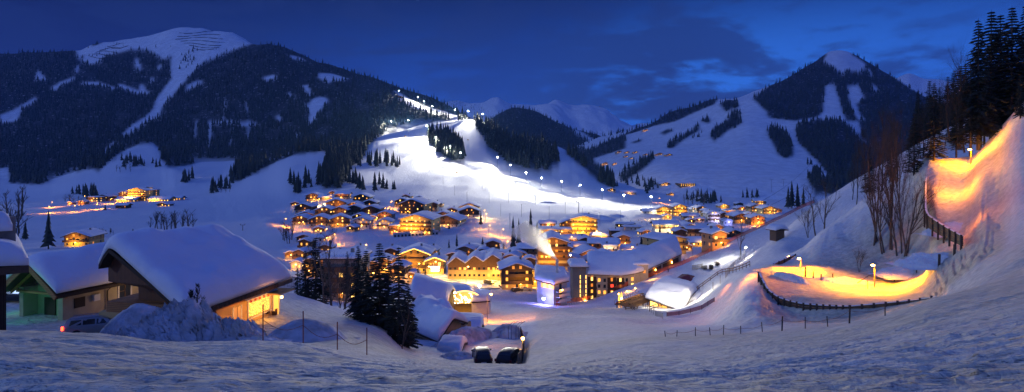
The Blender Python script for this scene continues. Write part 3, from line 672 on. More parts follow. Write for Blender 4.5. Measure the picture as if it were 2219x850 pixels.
def pillow(top, nx, ny, th, name, parent, seed=0, lump=.12, edge=.16, over=.15):
    """snow lying on a surface: top(u,v)->(x,y,z); rounded edges, lumpy top"""
    us = np.array(sorted(set([0,edge*.25,edge*.6,edge*1.1]+list(np.linspace(edge*1.6,1-edge*1.6,max(nx,2)))+[1-edge*1.1,1-edge*.6,1-edge*.25,1])))
    vs_ = np.array(sorted(set([0,edge*.25,edge*.6,edge*1.1]+list(np.linspace(edge*1.6,1-edge*1.6,max(ny,2)))+[1-edge*1.1,1-edge*.6,1-edge*.25,1])))
    nu, nv = len(us), len(vs_); vt = []; vb = []
    def prof(t):
        d = min(t, 1-t)/edge
        return 1 if d >= 1 else math.sqrt(max(0, 1-(1-d)**2))
    for v in vs_:
        for u in us:
            p = Vector(top(u, v)); f = prof(u)*prof(v)
            n = float(fbm(p.x*.35+seed*3.1, p.y*.35+seed, 3, seed))*lump
            vt.append((p.x, p.y, p.z+th*(.32+.68*f)*(1+n*2)+.0)); vb.append((p.x, p.y, p.z+.004))
    f = []; n = nu*nv
    for j in range(nv-1):
        for i in range(nu-1):
            a = j*nu+i; f.append((a,a+1,a+nu+1,a+nu)); f.append((n+a,n+a+nu,n+a+nu+1,n+a+1))
    rim = [i for i in range(nu)]+[j*nu+nu-1 for j in range(1,nv)]+[(nv-1)*nu+i for i in range(nu-2,-1,-1)]+[j*nu for j in range(nv-2,0,-1)]
    for a, b in zip(rim, rim[1:]+rim[:1]): f.append((b, a, n+a, n+b))
    o = link(name, mesh_np(name, np.array(vt+vb), f, M_snow, True)); o.parent = parent; return o
def gable_roof(root, w, d, ze, zr, over=1.1, th=.25, snow=.7, seed=0, ridge='y', mroof=None, detail=3, string=False, asym=0):
    """ridge='y' : gable faces -Y; slopes left/right"""
    hw = w/2+over; hd = d/2+over*1.1; s = (zr-ze)/(w/2); zo = ze-s*over
    mb = MB()
    for sg in (-1, 1):
        a = [(0,-hd,zr),(0,hd,zr),(sg*hw,hd,zo),(sg*hw,-hd,zo)]
        b = [(x,y,z-th) for x,y,z in a]
        if sg > 0: a = a[::-1]; b = b[::-1]
        mb.add(a+b, [(0,1,2,3),(7,6,5,4),(0,4,5,1),(1,5,6,2),(2,6,7,3),(3,7,4,0)])
    mb.build('roof', mroof or M_roofw, root)
    def top(u, v):
        x = (u*2-1)*(hw+.12); r = zr-abs(x)*s
        r = zr-math.sqrt(x*x+.5*.5)*s+.5*s*.6
        return (x, (v*2-1)*(hd+.1), r)
    pillow(top, 3+2*detail//2, 2+detail, snow, 'roof_snow', root, seed, edge=min(.2, .9*snow/w*2+.05))
    if string:
        mb = MB()
        for sg in (-1, 1):
            mb.bar((sg*hw, -hd-.06, zo-.1), (0, -hd-.06, zr-.1), .16, .22)
        mb.build('string_lights', M_string, root)
HN = [0]
def chalet(px, py, wpx, label, st=2, lit=.5, glow=0, yaw=0, low=None, up=None, dep=1.25, pitch=.38, side='y', string=False, snow=.75, base=None, pos=None, cat='house', name='chalet', col=WARM, chim=True, group=None, flat=False, h=2.7, warmwin=None, over=None):
    HN[0] += 1; i = HN[0]; rg = random.Random(i*77)
    p = on(px, py) if pos is None else Vector(pos)
    w = wpx*p.y/F*.96 if pos is None else wpx
    yaw = math.radians(yaw); d = w*dep
    if side == 'x': w, d = w, w*.62*dep/1.25
    e = empty(name, p+Vector((0, 0, 0)), yaw, label, cat, group)
    # push the building back so that its front stands on the chosen ground point
    off = Vector((0, d/2*.9, 0)); off.rotate(Matrix.Rotation(yaw, 3, 'Z')); e.location = p+off
    H = st*h; hl = h*max(1, st//2) if st > 1 else h*.5
    low = low or M_plaster; up = up or M_wood
    MB().box(-w/2, w/2, -d/2, d/2, -5, hl).build('wall', low, e)
    W2, D2 = (w, d) if side == 'y' else (d, w)
    if flat:
        MB().box(-w/2-.02, w/2+.02, -d/2-.02, d/2+.02, hl, H).build('upper_wall', up, e)
        MB().box(-w/2-.6, w/2+.6, -d/2-.6, d/2+.6, H+.002, H+.3).build('roof', M_roofw, e)
        pillow(lambda u, v: ((u*2-1)*(w/2+.6), (v*2-1)*(d/2+.6), H+.3), 5, 5, snow, 'roof_snow', e, i, edge=.06)
    else:
        rise = W2/2*pitch; g = []
        x_, y_ = W2/2+.02, D2/2+.02
        v = [(-x_,-y_,hl),(x_,-y_,hl),(x_,y_,hl),(-x_,y_,hl),(-x_,-y_,H),(x_,-y_,H),(x_,y_,H),(-x_,y_,H),(0,-y_,H+rise),(0,y_,H+rise)]
        f = [(0,3,2,1),(0,1,5,8,4),(2,3,7,9,6),(1,2,6,5),(3,0,4,7),(4,8,9,7),(5,6,9,8)]
        if side == 'x': v = [(yy, -xx, zz) for xx, yy, zz in v]
        MB().add(v, f).build('upper_wall', up, e)
        ov = over if over is not None else min(1.3, w*.1)
        if side == 'y': gable_roof(e, w, d, H+.26, H+rise+.26, ov, .24, snow, i, detail=3, string=string)
        else:
            r = empty('roof_frame', (0,0,0), PI/2); r.parent = e
            gable_roof(r, d, w, H+.26, H+rise+.26, ov, .24, snow, i, detail=3, string=string)
            for c in list(r.children):
                c.parent = e; c.rotation_euler = (0, 0, PI/2)
            bpy.data.objects.remove(r)
    # windows
    n = max(2, min(7, int(w/2.9)));
    for s in range(st):
        z = s*h+h*.52
        for k in range(n):
            x = (k+.5)/n*w-w/2
            if n > 2 and rg.random() < .1: continue
            L_ = rg.random() < lit
            me = rg.choice(WIN if not warmwin else [WIN[warmwin-1]]) if L_ else WIND
            part('window', me, e, (x, -d/2-.03, z), sc=(.8*rg.choice((1,1,1.3)), .14, 1.0*rg.choice((1,1,1.3))))
    if not flat and side == 'y' and W2/2*pitch > 1.6:
        for x in ((-w*.12, w*.12) if w > 9 else (0,)):
            part('window', rg.choice(WIN) if rg.random() < lit+.1 else WIND, e, (x, -d/2-.05, H+rise*.3), sc=(.9,.14,1.1))
    sd = 1 if (px < 1109) else -1          # the side wall the picture shows
    for s in range(st):
        for k in range(2):
            part('window', rg.choice(WIN) if rg.random() < lit*.8 else WIND, e, (sd*(w/2+.03), (k-.5)*d*.5, s*h+h*.52), sc=(.14,.95,1.15))
    # balconies
    for s in range(1, st):
        mb = MB(); z = s*h; y0 = -d/2-1.25
        mb.box(-w/2-.3, w/2+.3, y0, -d/2-.025, z-.14, z)
        mb.box(-w/2-.3, w/2+.3, y0-.06, y0, z-.25, z+.95)
        mb.build('balcony', M_rail if up != M_wood_d else M_wood_d, e)
    if chim and rg.random() < .6:
        cx, cy = rg.choice((-1, 1))*W2*.17, rg.uniform(-.1,.25)*D2; zt = H+W2/2*pitch*.62 if not flat else H
        if side == 'x': cx, cy = cy, -cx
        c = MB().box(cx-.4, cx+.4, cy-.4, cy+.4, zt-.5, zt+2.1).build('chimney', M_stone, e)
    if glow:
        # small wall lamp; unseen spots in front stand in for street and garden lamps
        lx = rg.uniform(-.15, .15)*w; zz = min(h*.82, 2.3)
        lamp = MB().box(lx-.18, lx+.18, -d/2-.34, -d/2-.05, zz-.15, zz+.1).build('wall_lamp', M_lampo, e)
        dist = max(5.0, H*.85, w*.3)
        light('facade_light', (lx, -d/2-dist, max(2.6, H*.5)), glow*88*dist**2, col, 'SPOT', r=.6, parent=e, target=(lx, -d/2, H*.5), spot=125)
        if w > 16:
            light('facade_light', (-w*.38, -d/2-dist*.8, H*.5), glow*45*dist**2, col, 'SPOT', r=.6, parent=e, target=(-w*.38, -d/2, H*.5), spot=125)
    return e
D_ = dict
C = chalet
# ---- upper cluster on the left hillside (behind: higher in the photo)
U = 'upper chalet cluster left of the piste'
C(678,437,30,'uppermost left chalet of the hillside cluster with lit gable above a glowing courtyard',2,.5,1.4,yaw=8)
C(707,434,32,'long low bright lit lodge between the two topmost left chalets',1,.9,1.8,side='x',up=M_plaster_y)
C(721,430,15,'small chalet gable rising behind the bright lit lodge',2,.5,.4)
C(742,433,30,'pinkish long house with lit end beside the bright lodge',2,.5,1.1,side='x',up=M_plaster_o)
C(783,440,34,'dark brown chalet with three lit windows at the top right of the left cluster',2,.45,0,up=M_wood_d)
C(728,454,44,'large chalet with broad lit front in the middle top of the left cluster',2,.6,1.5,yaw=14)
C(657,462,36,'dark chalet at the upper left corner of the left cluster',2,.3,.3,up=M_wood_d)
C(766,451,28,'small chalet with glowing front right of the broad lit chalet',1,.5,.9)
C(801,446,28,'low dark chalet below the topmost right one',1,.2,0,up=M_wood_d)
C(768,466,34,'dark chalet with thick white roof in the centre right of the left cluster',2,.15,0,up=M_wood_d)
C(804,468,36,'big dark chalet with pale balcony at the right of the left cluster',2,.25,.3,up=M_wood_d)
C(662,474,40,'wide low chalet on the left edge with shaded eaves',1,.4,.5,yaw=10)
C(703,471,40,'chalet with three lit gable windows above the lowest row',2,.6,.7,yaw=8)
C(736,470,34,'chalet with two lit gable windows and pale front beside the three-window one',2,.6,.9)
C(777,477,28,'low chalet with snowy roof wedged above the white-fronted house',1,.2,.2,up=M_wood_d)
C(650,489,32,'leftmost chalet of the lowest row with two lit gable windows',2,.5,.4)
C(692,492,42,'second chalet of the lowest row with a row of amber windows',2,.7,.5,yaw=8)
C(737,492,42,'yellow-lit chalet with white side wall in the lowest row',2,.6,1.3,low=M_plaster_y,yaw=14)
C(783,495,36,'white chalet with dark balconies in the lowest row',2,.4,.3,low=M_plaster_w,up=M_plaster_w)
C(808,480,24,'small chalet with one lit window above an orange street lamp',1,.5,.8)
C(834,480,32,'orange-fronted flat roofed chalet above the white balconied one',2,.4,1.0,up=M_plaster_o)
C(833,498,30,'white chalet with long balcony at the right end of the lowest row',2,.5,.6,low=M_plaster_w,up=M_plaster_w)
C(658,524,30,'dark chalet with two bright windows alone below the left cluster',1,.9,.1,up=M_wood_d,low=M_wood_d,yaw=12)
C(688,525,28,'pale low house attached right of the dark two-window chalet',1,.2,0,low=M_plaster_w,up=M_plaster_w,side='x')
C(855,508,22,'small orange-lit annex left of the big gold hotel',2,.5,.9,low=M_plaster_o,up=M_plaster_o,flat=True)
C(823,458,14,'tiny chalet tucked behind the big dark one',1,.5,.3)
# ---- cluster around the gold hotel
C(871,450,32,'upper chalet with two rows of lit windows left of the tall pair',2,.8,.2,up=M_wood_d)
C(893,464,56,'wide dark chalet with many amber windows above the gold hotel',3,.7,.3,up=M_wood_d,low=M_wood_d,yaw=-8)
C(931,456,34,'dark chalet with bright ground floor at the upper right of the wide one',2,.6,.6,up=M_wood_d)
C(908,442,16,'small brown gable peeping between the two upper chalets',2,.1,0,up=M_wood)
C(902,508,72,'large gold-lit hotel with four storeys of balconies under a snowy roof',4,.7,3.2,low=M_plaster_y,up=M_plaster_y,cat='hotel',name='hotel',yaw=-6,pitch=.3,h=2.5)
C(925,508,26,'small dark chalet standing in front of the gold-lit hotel',1,.6,.5,up=M_wood_d)
C(960,473,36,'brown gabled chalet with cross-shaped gable beam behind the snowy white one',1,.1,.4)
C(968,493,56,'broad chalet with pale wall and wide white roof right of the gold hotel',2,.3,.7,yaw=-10,low=M_plaster_w)
C(979,462,22,'low chalet with a lit window behind the cross-gabled chalet',1,.6,.3,up=M_wood_d)
C(1017,455,44,'yellow lit chalet with wide gable against the floodlit piste',1,.3,1.0,up=M_plaster_y,col=YEL)
C(1017,472,44,'dark chalet with white side wall in front of the wide yellow gable',2,.45,.3,low=M_plaster_w,up=M_wood_d,yaw=6)
C(1000,479,16,'little dark barn left of the white-walled dark chalet',1,.1,0,up=M_wood_d)
# white parapet terrace below the gold hotel
def terrace(px0, py0, px1, py1, h, label):
    a = on(px0, py0); b = on(px1, py1); e = empty('terrace_wall', (a+b)/2, 0, label, 'terrace'); o = (a+b)/2
    mb = MB(); mb.bar(a-o+Vector((0,0,h/2-1)), b-o+Vector((0,0,h/2-1)), .5, h+2); mb.build('parapet', M_plaster_w, e)
    pm = MB()
    for k in range(13):
        p = (a-o).lerp(b-o, (k+.5)/13); pm.box(p.x-.7, p.x+.7, p.y-.6, p.y-.3, p.z-.6, p.z+h*.55)
    pm.build('slits', M_glass, e)
    t = MB(); t.bar(a-o+Vector((0,0,h+.1)), b-o+Vector((0,0,h+.1)), .9, .25); t.build('snow_cap', M_snow, e)
terrace(852, 514, 950, 508, 2.6, 'long white terrace wall with slits below the gold-lit hotel')
# ---- middle street: hotels with string lights
C(899,592,62,'hotel gable outlined by string lights with dark glazed balconies',3,.35,2.6,low=M_plaster_y,up=M_wood,string=True,cat='hotel',name='hotel',col=YEL)
C(943,594,40,'chalet outlined by string lights under a bright sign panel',2,.6,2.6,low=M_plaster_y,string=True,col=YEL)
C(983,566,38,'dark snowy-roofed chalet above the string-lit gables',1,.4,.4,up=M_wood_d,yaw=-18)
C(1008,563,36,'orange-lit chalet with steep eaves above the long yellow building',2,.5,1.7,low=M_plaster_y,yaw=-8)
C(991,575,26,'small gable with string lights between two dark roofs',1,.4,1.2,string=True)
C(1047,573,44,'chalet with two lit gable windows right of the orange-lit one',1,.6,.8,up=M_wood_d)
C(1045,556,30,'low snowed-over roof behind the two-window chalet',1,.1,0)
C(1087,567,38,'chalet with three gable windows left of the big brown chalet',1,.8,.6,up=M_wood_d)
C(1120,562,40,'snowy-roofed chalet behind the big brown chalet',1,.7,.3,up=M_wood_d,yaw=6)
C(873,590,40,'lit chalet half hidden behind the tall dark spruces',2,.6,1.6,low=M_plaster_y)
C(1120,627,68,'big brown chalet with glazed balconies and lit ground floor beside the parking place',3,.75,1.5,low=M_plaster_y,up=M_wood_d,yaw=4,warmwin=1,h=2.5)
C(1160,622,24,'small bright yellow house between the brown chalet and the grey tower house',2,.1,1.8,low=M_plaster_y,up=M_plaster_y,col=YEL)
C(1198,586,66,'tall five-storey chalet hotel with rows of balconies behind the steam plume',5,.65,1.8,up=M_wood,cat='hotel',name='hotel',pitch=.36,h=2.4)
C(1150,560,54,'long snowy roof running behind the steam plume',2,.2,.2,side='x',yaw=-12)
C(1280,562,54,'wide brown gable with thick snow in front of the gold hotel',1,.6,1.0,yaw=6)
C(1312,566,38,'yellow-edged gable just behind the long blue roof',1,.1,1.2,string=True)
C(1248,527,48,'pink-walled chalet with blue snowy roof below the gold hotel',1,.2,.8,low=M_plaster_o,side='x',yaw=10)
C(1250,543,46,'second pink-walled chalet with long blue roof below the first',1,.2,.7,low=M_plaster_o,side='x',yaw=14)
C(1187,492,34,'low bright lit lodge at the top left of the gold hotel quarter',1,.5,1.2,side='x')
C(1190,516,42,'yellow flat-roofed house with amber windows below the bright lodge',2,.7,1.9,low=M_plaster_y,up=M_plaster_y,flat=True,warmwin=2)
C(1232,500,36,'brown gabled chalet left of the tall gold hotel',2,.5,1.1)
C(1226,516,26,'second yellow house with a row of amber windows beside the flat-roofed one',2,.7,1.5,low=M_plaster_y,up=M_plaster_y,flat=True)
C(1266,508,58,'tall gold hotel with lit balconies standing above the village centre',4,.85,3.2,low=M_plaster_y,up=M_plaster_y,cat='hotel',name='hotel',pitch=.25,yaw=-8,h=2.6,col=YEL)
C(1308,548,62,'long dark house with bright pink end wall behind the long blue roof',2,.4,.2,side='x',low=M_wood,yaw=-8)
C(1322,556,30,'pink end wall lit by three lamps beside the long dark house',2,0,2.6,low=M_plaster_w,up=M_plaster_w,flat=True,col=(1,.62,.30))
C(1333,519,20,'dark glassy block right of the gold hotel quarter',2,.1,0,low=M_wood_d,up=M_wood_d,flat=True)
C(1300,520,34,'low glowing shop front right of the tall gold hotel',1,.9,2.4,low=M_plaster_y,up=M_plaster_y,col=YEL,side='x')
# ---- right of the centre
C(1461,553,62,'yellow apartment house with two lit corner windows above the long blue roof',3,.35,1.1,low=M_plaster_y,up=M_plaster_y,yaw=26,cat='apartment house',name='apartment_house',pitch=.22,col=YEL)
C(1374,552,52,'low hall with ribbed snowy roof left of the yellow apartment house',1,.1,.5,side='x',yaw=-14)
C(1390,565,66,'broad flat snow roof between the ribbed hall and the long blue roof',1,.2,.5,side='x',yaw=6,pitch=.2)
C(1522,514,66,'long brown hall with pale base and yellow end pillars',2,.05,.4,side='x',low=M_plaster,up=M_wood_d,pitch=.12,cat='hall',name='hall')
C(1524,534,60,'yellow-walled hall under two thick snow roofs',1,.2,1.5,side='x',low=M_plaster_y,up=M_plaster_y,yaw=4,col=YEL)
C(1558,538,36,'orange gabled house at the end of the yellow-walled hall',2,.3,1.9,low=M_plaster_o,up=M_plaster_o,yaw=14)
C(1488,545,24,'low brown house right of the yellow apartment house',1,.4,.6)
C(1592,514,34,'dark barn with snowy roof half hidden by the net fence',1,0,0,up=M_wood_d,low=M_wood_d)
C(1440,466,36,'bright yellow gable of the hotel nearest the lit piste',2,.8,2.8,low=M_plaster_y,up=M_plaster_y,col=YEL,yaw=-6)
C(1474,467,30,'second bright yellow gabled hotel right of the first',3,.6,2.2,low=M_plaster_y,up=M_plaster_y,col=YEL)
C(1412,464,36,'low white-lit pavilion at the foot of the piste',1,.4,1.6,low=M_plaster_w,up=M_plaster_w,col=(1,.85,.55),side='x')
C(1447,476,18,'small yellow-fronted hut below the bright yellow gable',1,.1,1.4,up=M_plaster_y,col=YEL)
C(1497,475,34,'long brown building right of the bright hotels',1,.1,.3,side='x',low=M_wood,up=M_wood_d)
C(1509,459,20,'dark red barn behind the long brown building',1,0,0,up=M_wood_d,low=M_wood_d)
C(1467,492,26,'dark-roofed chalet with lit ground windows in the middle of the right quarter',1,.7,.8,up=M_wood_d)
C(1444,503,52,'cream hotel with bright long front facing the piste',2,.6,2.6,low=M_plaster_w,up=M_plaster,side='x',col=(1,.78,.38),cat='hotel',name='hotel')
C(1495,501,40,'pale flat chalet with wide lit glass front',1,.9,1.2,low=M_plaster_w,up=M_wood_d,col=YEL,warmwin=2)
C(1426,492,18,'small snowy lodge at the left edge of the cream hotel',1,.3,1.0,low=M_plaster_y,col=YEL)
C(1355,493,38,'flat dark ski lodge standing alone on the lit piste',1,.3,0,side='x',low=M_wood_d,up=M_wood_d,pitch=.1)
C(1372,500,36,'pale low valley station below the flat dark lodge',1,.1,0,low=M_plaster_w,up=M_plaster_w,side='x',pitch=.1)
C(1570,451,22,'small yellow gabled house highest on the right of the valley',1,.3,1.4,low=M_plaster_y,up=M_plaster_y,col=YEL)
C(1608,457,22,'pale chalet with small lit gable right of the highest yellow house',1,.6,.5,low=M_plaster_w)
C(1603,446,15,'dark barn roof between the two highest right houses',1,0,0,up=M_wood_d,low=M_wood_d)
C(1647,444,26,'top yellow house of the group beside the orange net',2,.7,1.1,low=M_plaster_y,up=M_plaster_y,side='x',col=YEL)
C(1640,459,26,'left yellow-lit balconied house of the group beside the orange net',2,.6,1.1,low=M_plaster_y,col=YEL)
C(1667,464,30,'right yellow-lit balconied house of the group beside the orange net',2,.7,1.5,low=M_plaster_y,up=M_plaster_y,col=YEL)
C(1684,461,20,'rightmost small house against the orange net',1,.6,.8,low=M_plaster_y)
C(1547,482,28,'white hotel with violet-lit facade and balconies',3,.4,1.4,low=M_plaster_w,up=M_plaster_w,col=(.62,.55,1.0),cat='hotel',name='hotel',h=2.4)
C(1568,479,22,'shaded violet building right of the white violet-lit hotel',2,.3,.2,low=M_plaster_w,up=M_wood_d)
C(1582,478,20,'building with a tall orange-lit tower front',3,.3,1.8,low=M_plaster_o,up=M_plaster_o,flat=True)
C(1605,483,32,'yellow chalet with one bright window left of the orange-lit chalet',2,.4,1.2,low=M_plaster_y,yaw=6)
C(1642,487,30,'orange-lit chalet with glowing terrace at the foot of the orange net',2,.2,2.2,low=M_plaster_o,up=M_plaster_o)
C(1517,482,20,'small car-port like hut with snow roof below the brown building',1,.2,.3,low=M_plaster_w,side='x')
C(1498,485,16,'tiny dark hut beside the snowed car-port',1,.2,.2,up=M_wood_d)
C(1577,487,20,'low hut washed in blue light below the tower building',1,.2,1.2,low=M_plaster_w,up=M_plaster_w,col=(.25,.30,1.0))
# ---- far left resort
C(298,436,42,'tall gold resort hotel with stepped gable on the far left plateau',5,.85,3.4,low=M_plaster_y,up=M_plaster_y,cat='hotel',name='hotel',pitch=.3,h=2.5)
C(320,434,9,'narrow lit stair tower at the right of the tall resort hotel',6,.8,1.4,low=M_plaster_y,up=M_plaster_y,h=2.5,cat='tower',name='stair_tower',chim=False)
C(269,434,22,'brown side wing left of the tall resort hotel',3,.7,1.0)
C(273,438,44,'bright low glass front before the tall resort hotel',1,.95,2.2,low=M_plaster_y,up=M_plaster_y,side='x',warmwin=2)
C(345,437,46,'bright rounded pool hall right of the tall resort hotel',1,.9,2.4,low=M_plaster_y,up=M_plaster_y,side='x',warmwin=2,col=YEL)
C(378,434,30,'low cream annex at the right end of the resort',1,.7,1.6,low=M_plaster_w,up=M_plaster,side='x',col=YEL)
C(224,436,24,'orange-brown gabled chalet left of the resort',2,.3,1.3,low=M_plaster_o)
C(201,438,28,'flat lit building left of the orange-brown chalet',2,.8,1.3,flat=True,warmwin=2)
C(176,443,14,'small orange hut under the street lamps left of the resort',1,.4,1.6,low=M_plaster_o,up=M_plaster_o)
C(152,445,10,'tiny orange shed at the left end of the resort road',1,.2,1.4,low=M_plaster_o,up=M_plaster_o)
C(352,449,22,'small white house below the bright pool hall',1,.4,.4,low=M_plaster_w,up=M_wood_d)
C(263,451,26,'low dark farmhouse below the resort road',1,.3,0,low=M_wood_d,up=M_wood_d,side='x')
C(168,534,52,'gold-lit chalet with balconies behind the spruce at the far left',2,.4,2.6,low=M_plaster_y,col=YEL,yaw=8)
C(198,516,14,'little dark barn right of the gold-lit far left chalet',1,.1,0,up=M_wood_d,low=M_wood_d)
# ---- between the foreground chalet and the spruces
C(631,562,28,'small lit house just above the foreground roof edge',1,.6,.9)
C(642,584,24,'low house with bright windows beside the foreground balcony',1,.8,.8,low=M_plaster_w,up=M_plaster_w)
C(676,563,34,'dark house behind the bare trees with faint windows',1,.4,.3,up=M_wood_d)
C(695,592,38,'amber-lit chalet behind the bare trees',2,.6,1.2)
C(757,580,46,'long brown chalet with orange glow between the tree groups',2,.3,1.0,yaw=-8)
C(828,594,38,'bright-fronted house seen between the dark spruces',2,.6,1.8,low=M_plaster_y)
C(740,652,82,'brown apartment block with a column of lit windows behind the bare trees',4,.3,.1,low=M_grey,up=M_grey,cat='apartment house',name='apartment_house',flat=True,h=2.6)
# ---- far slopes
far = [(1400,284,14,'tiny lit farm highest on the far right slope'),(1342,331,14,'upper left farmhouse of the far hamlet'),(1360,332,12,'second farmhouse of the far hamlet'),(1378,332,13,'third farmhouse of the far hamlet'),(1400,337,10,'small barn at the right of the far hamlet'),
 (1313,357,18,'orange-lit farmhouse lowest at the left of the far hamlet'),(1334,357,12,'dark barn beside the orange-lit lowest farmhouse'),(1358,341,12,'dark barn in the middle of the far hamlet'),(1369,345,10,'tiny cabin below the middle barn of the far hamlet'),
 (1430,337,22,'large pale farmhouse right of the far hamlet'),(1450,338,16,'smaller dark farmhouse beside the large pale one'),(1325,415,18,'pale house at the mouth of the dark valley wood'),(1362,421,34,'long yellow-lit building at the mouth of the valley'),(1443,402,22,'orange-lit farm on the knoll left of the flat lit hotel'),(1454,424,14,'tiny orange-lit hut below the flat lit hotel')]
for (a, b, w, lab) in far:
    C(a, b, w, lab, 1, .6, .9 if ('lit' in lab) else .12, up=M_wood_d, side='x' if 'long' in lab else 'y', chim=False)
C(1490,404,34,'flat-roofed dark hotel with a full row of lit windows on the right slope',2,.95,.5,low=M_wood_d,up=M_wood_d,flat=True,warmwin=2)
C(1520,436,16,'dark hay barn at the foot of the right slope',1,0,0,up=M_wood_d,low=M_wood_d,chim=False)
C(862,212,20,'lift building at the top of the floodlit run',1,.3,0,low=M_wood_d,up=M_wood_d,chim=False)
more = [(650,572,28,'amber-lit house directly right of the foreground roof corner',2),(712,578,30,'snowy amber chalet seen through the tall bare trees',2),(735,565,26,'little lit lodge between the bare trees and the lane',1),(775,566,28,'lit gable beneath the lane end lamp',2),(806,604,30,'amber chalet low between the dark spruces',2),(860,612,34,'lit inn behind the pointed spruce',2),(890,612,26,'lit kiosk-like house below the string-lit hotel',1),(672,600,26,'lit house low behind the left spruce pair',2),(1175,560,30,'amber chalet at the left of the five-storey hotel',2),(1190,530,32,'lit chalet above the steam base',2),(1226,560,28,'amber gable between five-storey hotel and stair tower',2),(1268,540,26,'small lit gable among the pink-walled roofs',2),(1072,575,26,'lit attic house right of the two-window chalet',2),(870,566,34,'snowy roof low behind the string-lit hotel',1),(930,566,30,'dark chalet on the bank above the string-lit gables',2),(1068,548,30,'small chalet with snow-covered roof above the two-window chalet',2),(1030,548,24,'tiny snowed-in house above the orange-lit steep gable',1),
 (1072,590,34,'dark-fronted chalet squeezed behind the long yellow building',2),(1108,585,34,'chalet with lit attic behind the big brown chalet',2),(1148,592,26,'narrow lit house between brown chalet and five-storey hotel',2),(1160,545,34,'amber chalet under the lower end of the steam',2),(1216,548,32,'dim chalet between steam and pink-walled roofs',2),
 (1236,575,34,'small roof in front of the wide brown gable',1),(1345,572,40,'snow-covered house right behind the dormer of the blue roof',1),(1350,535,30,'house with a lit shop window below the dark glassy block',2),(1290,578,34,'low roof just behind the stair tower',1),(1410,572,40,'snow-covered low roof behind the east wing',1),
 (660,546,26,'farmhouse lowest on the lane left of the spruces',2),(705,560,28,'small house with orange light behind the bare trees',2),(726,600,30,'amber-windowed house tucked behind the apartment block',2),(790,590,30,'lit house between the two dark spruce groups',2),(848,568,30,'chalet roof behind the dark spruces, upper one',2),(812,570,26,'small snowy roof above the tall spruce tops',1),
 (1520,462,22,'small chalet behind the violet-lit hotel',2),(1536,470,18,'cream house left of the white violet-lit hotel',2),(1625,472,20,'little house between the two yellow groups by the net',1),(1556,500,24,'low snowed hut in front of the violet-lit hotel',1),(1475,520,24,'cream house below the cream hotel',2),(1400,512,22,'low lit hut left of the cream hotel',1),
 (880,432,18,'small dark cabin above the upper dark chalets',1),(948,448,20,'dark barn right of the upper chalet pair',1),(640,448,20,'dark barn at the top left of the chalet cluster',1),(690,505,22,'small barn under the lowest row of the cluster',1),(760,502,20,'small garage-like house below the lowest row',1)]
for i, (a, b, w, lab, st) in enumerate(more):
    C(a, b, w, lab, st, .45, .7 if ('lit' in lab or 'amber' in lab) else .25, up=[M_wood, M_wood_d][i % 2], low=[M_plaster, M_plaster_y, M_plaster_w][i % 3], yaw=(i*37 % 30)-15)
# ---- long building with three linked gables
a = on(970, 606); b = on(1086, 606); Y = (a.y+b.y)/2; c0 = at(1028, 606, Y)
e = empty('long_hotel', c0, 0, 'long yellow building with three linked wavy gables and small dark windows', 'hotel')
Wd = 118*Y/F*.97
MB().box(-Wd/2, Wd/2, 0, 12, -5, 3.8).build('wall', M_plaster_y, e)
n = 3; seg = Wd/n; pts = [(-Wd/2, 5.6)]
for k in range(n): pts += [(-Wd/2+seg*(k+.5), 8.6+.5*k), (-Wd/2+seg*(k+1), 6.2+.6*k)]
v = []; f = []
for (x, z) in pts: v += [(x,-.03,3.8),(x,-.03,z),(x,12,3.8),(x,12,z)]
for k in range(len(pts)-1):
    q_ = 4*k; f += [(q_,q_+4,q_+5,q_+1),(q_+2,q_+3,q_+7,q_+6),(q_+1,q_+5,q_+7,q_+3)]
f += [(0,1,3,2),(4*(len(pts)-1),4*(len(pts)-1)+2,4*(len(pts)-1)+3,4*(len(pts)-1)+1)]
MB().add(v, f).build('upper_wall', M_wood, e)
v = []; f = []; sn = []
for (x, z) in pts:
    v += [(x*1.03,-1.4,z+.02),(x*1.03,-1.4,z+.3),(x*1.03,13,z+.02),(x*1.03,13,z+.3)]
for k in range(len(pts)-1):
    q_ = 4*k; f += [(q_,q_+4,q_+5,q_+1),(q_+2,q_+3,q_+7,q_+6),(q_+1,q_+5,q_+7,q_+3),(q_,q_+2,q_+6,q_+4)]
MB().add(v, f).build('roof', M_roofw, e)
xs = [p[0]*1.03 for p in pts]; zs = [p[1]+.3 for p in pts]
pillow(lambda u, v: ((u-.5)*Wd*1.03, -1.4+v*14.4, float(np.interp((u-.5)*Wd*1.03, xs, zs))), 24, 6, .8, 'roof_snow', e, 5, edge=.05)
for s in range(2):
    for k in range(11):
        part('window', WIND if random.random() < .8 else WIN[0], e, (-Wd/2+Wd*(k+.5)/11, -.06, 1.7+2.6*s), sc=(.9,.14,.9))
for k in (-.36, 0, .36): light('facade_light', (Wd*k, -7, 1.5), 1900, YEL, r=.5, parent=e)

# ---- grey house with the steaming chimney
o = on(1200, 662); e = empty('grey_house', o, 0, 'grey tower-like house with thick overhanging snow and a steaming chimney', 'house')
s = o.y/F
xw = 33*s; hh = 56*s; dd = 12
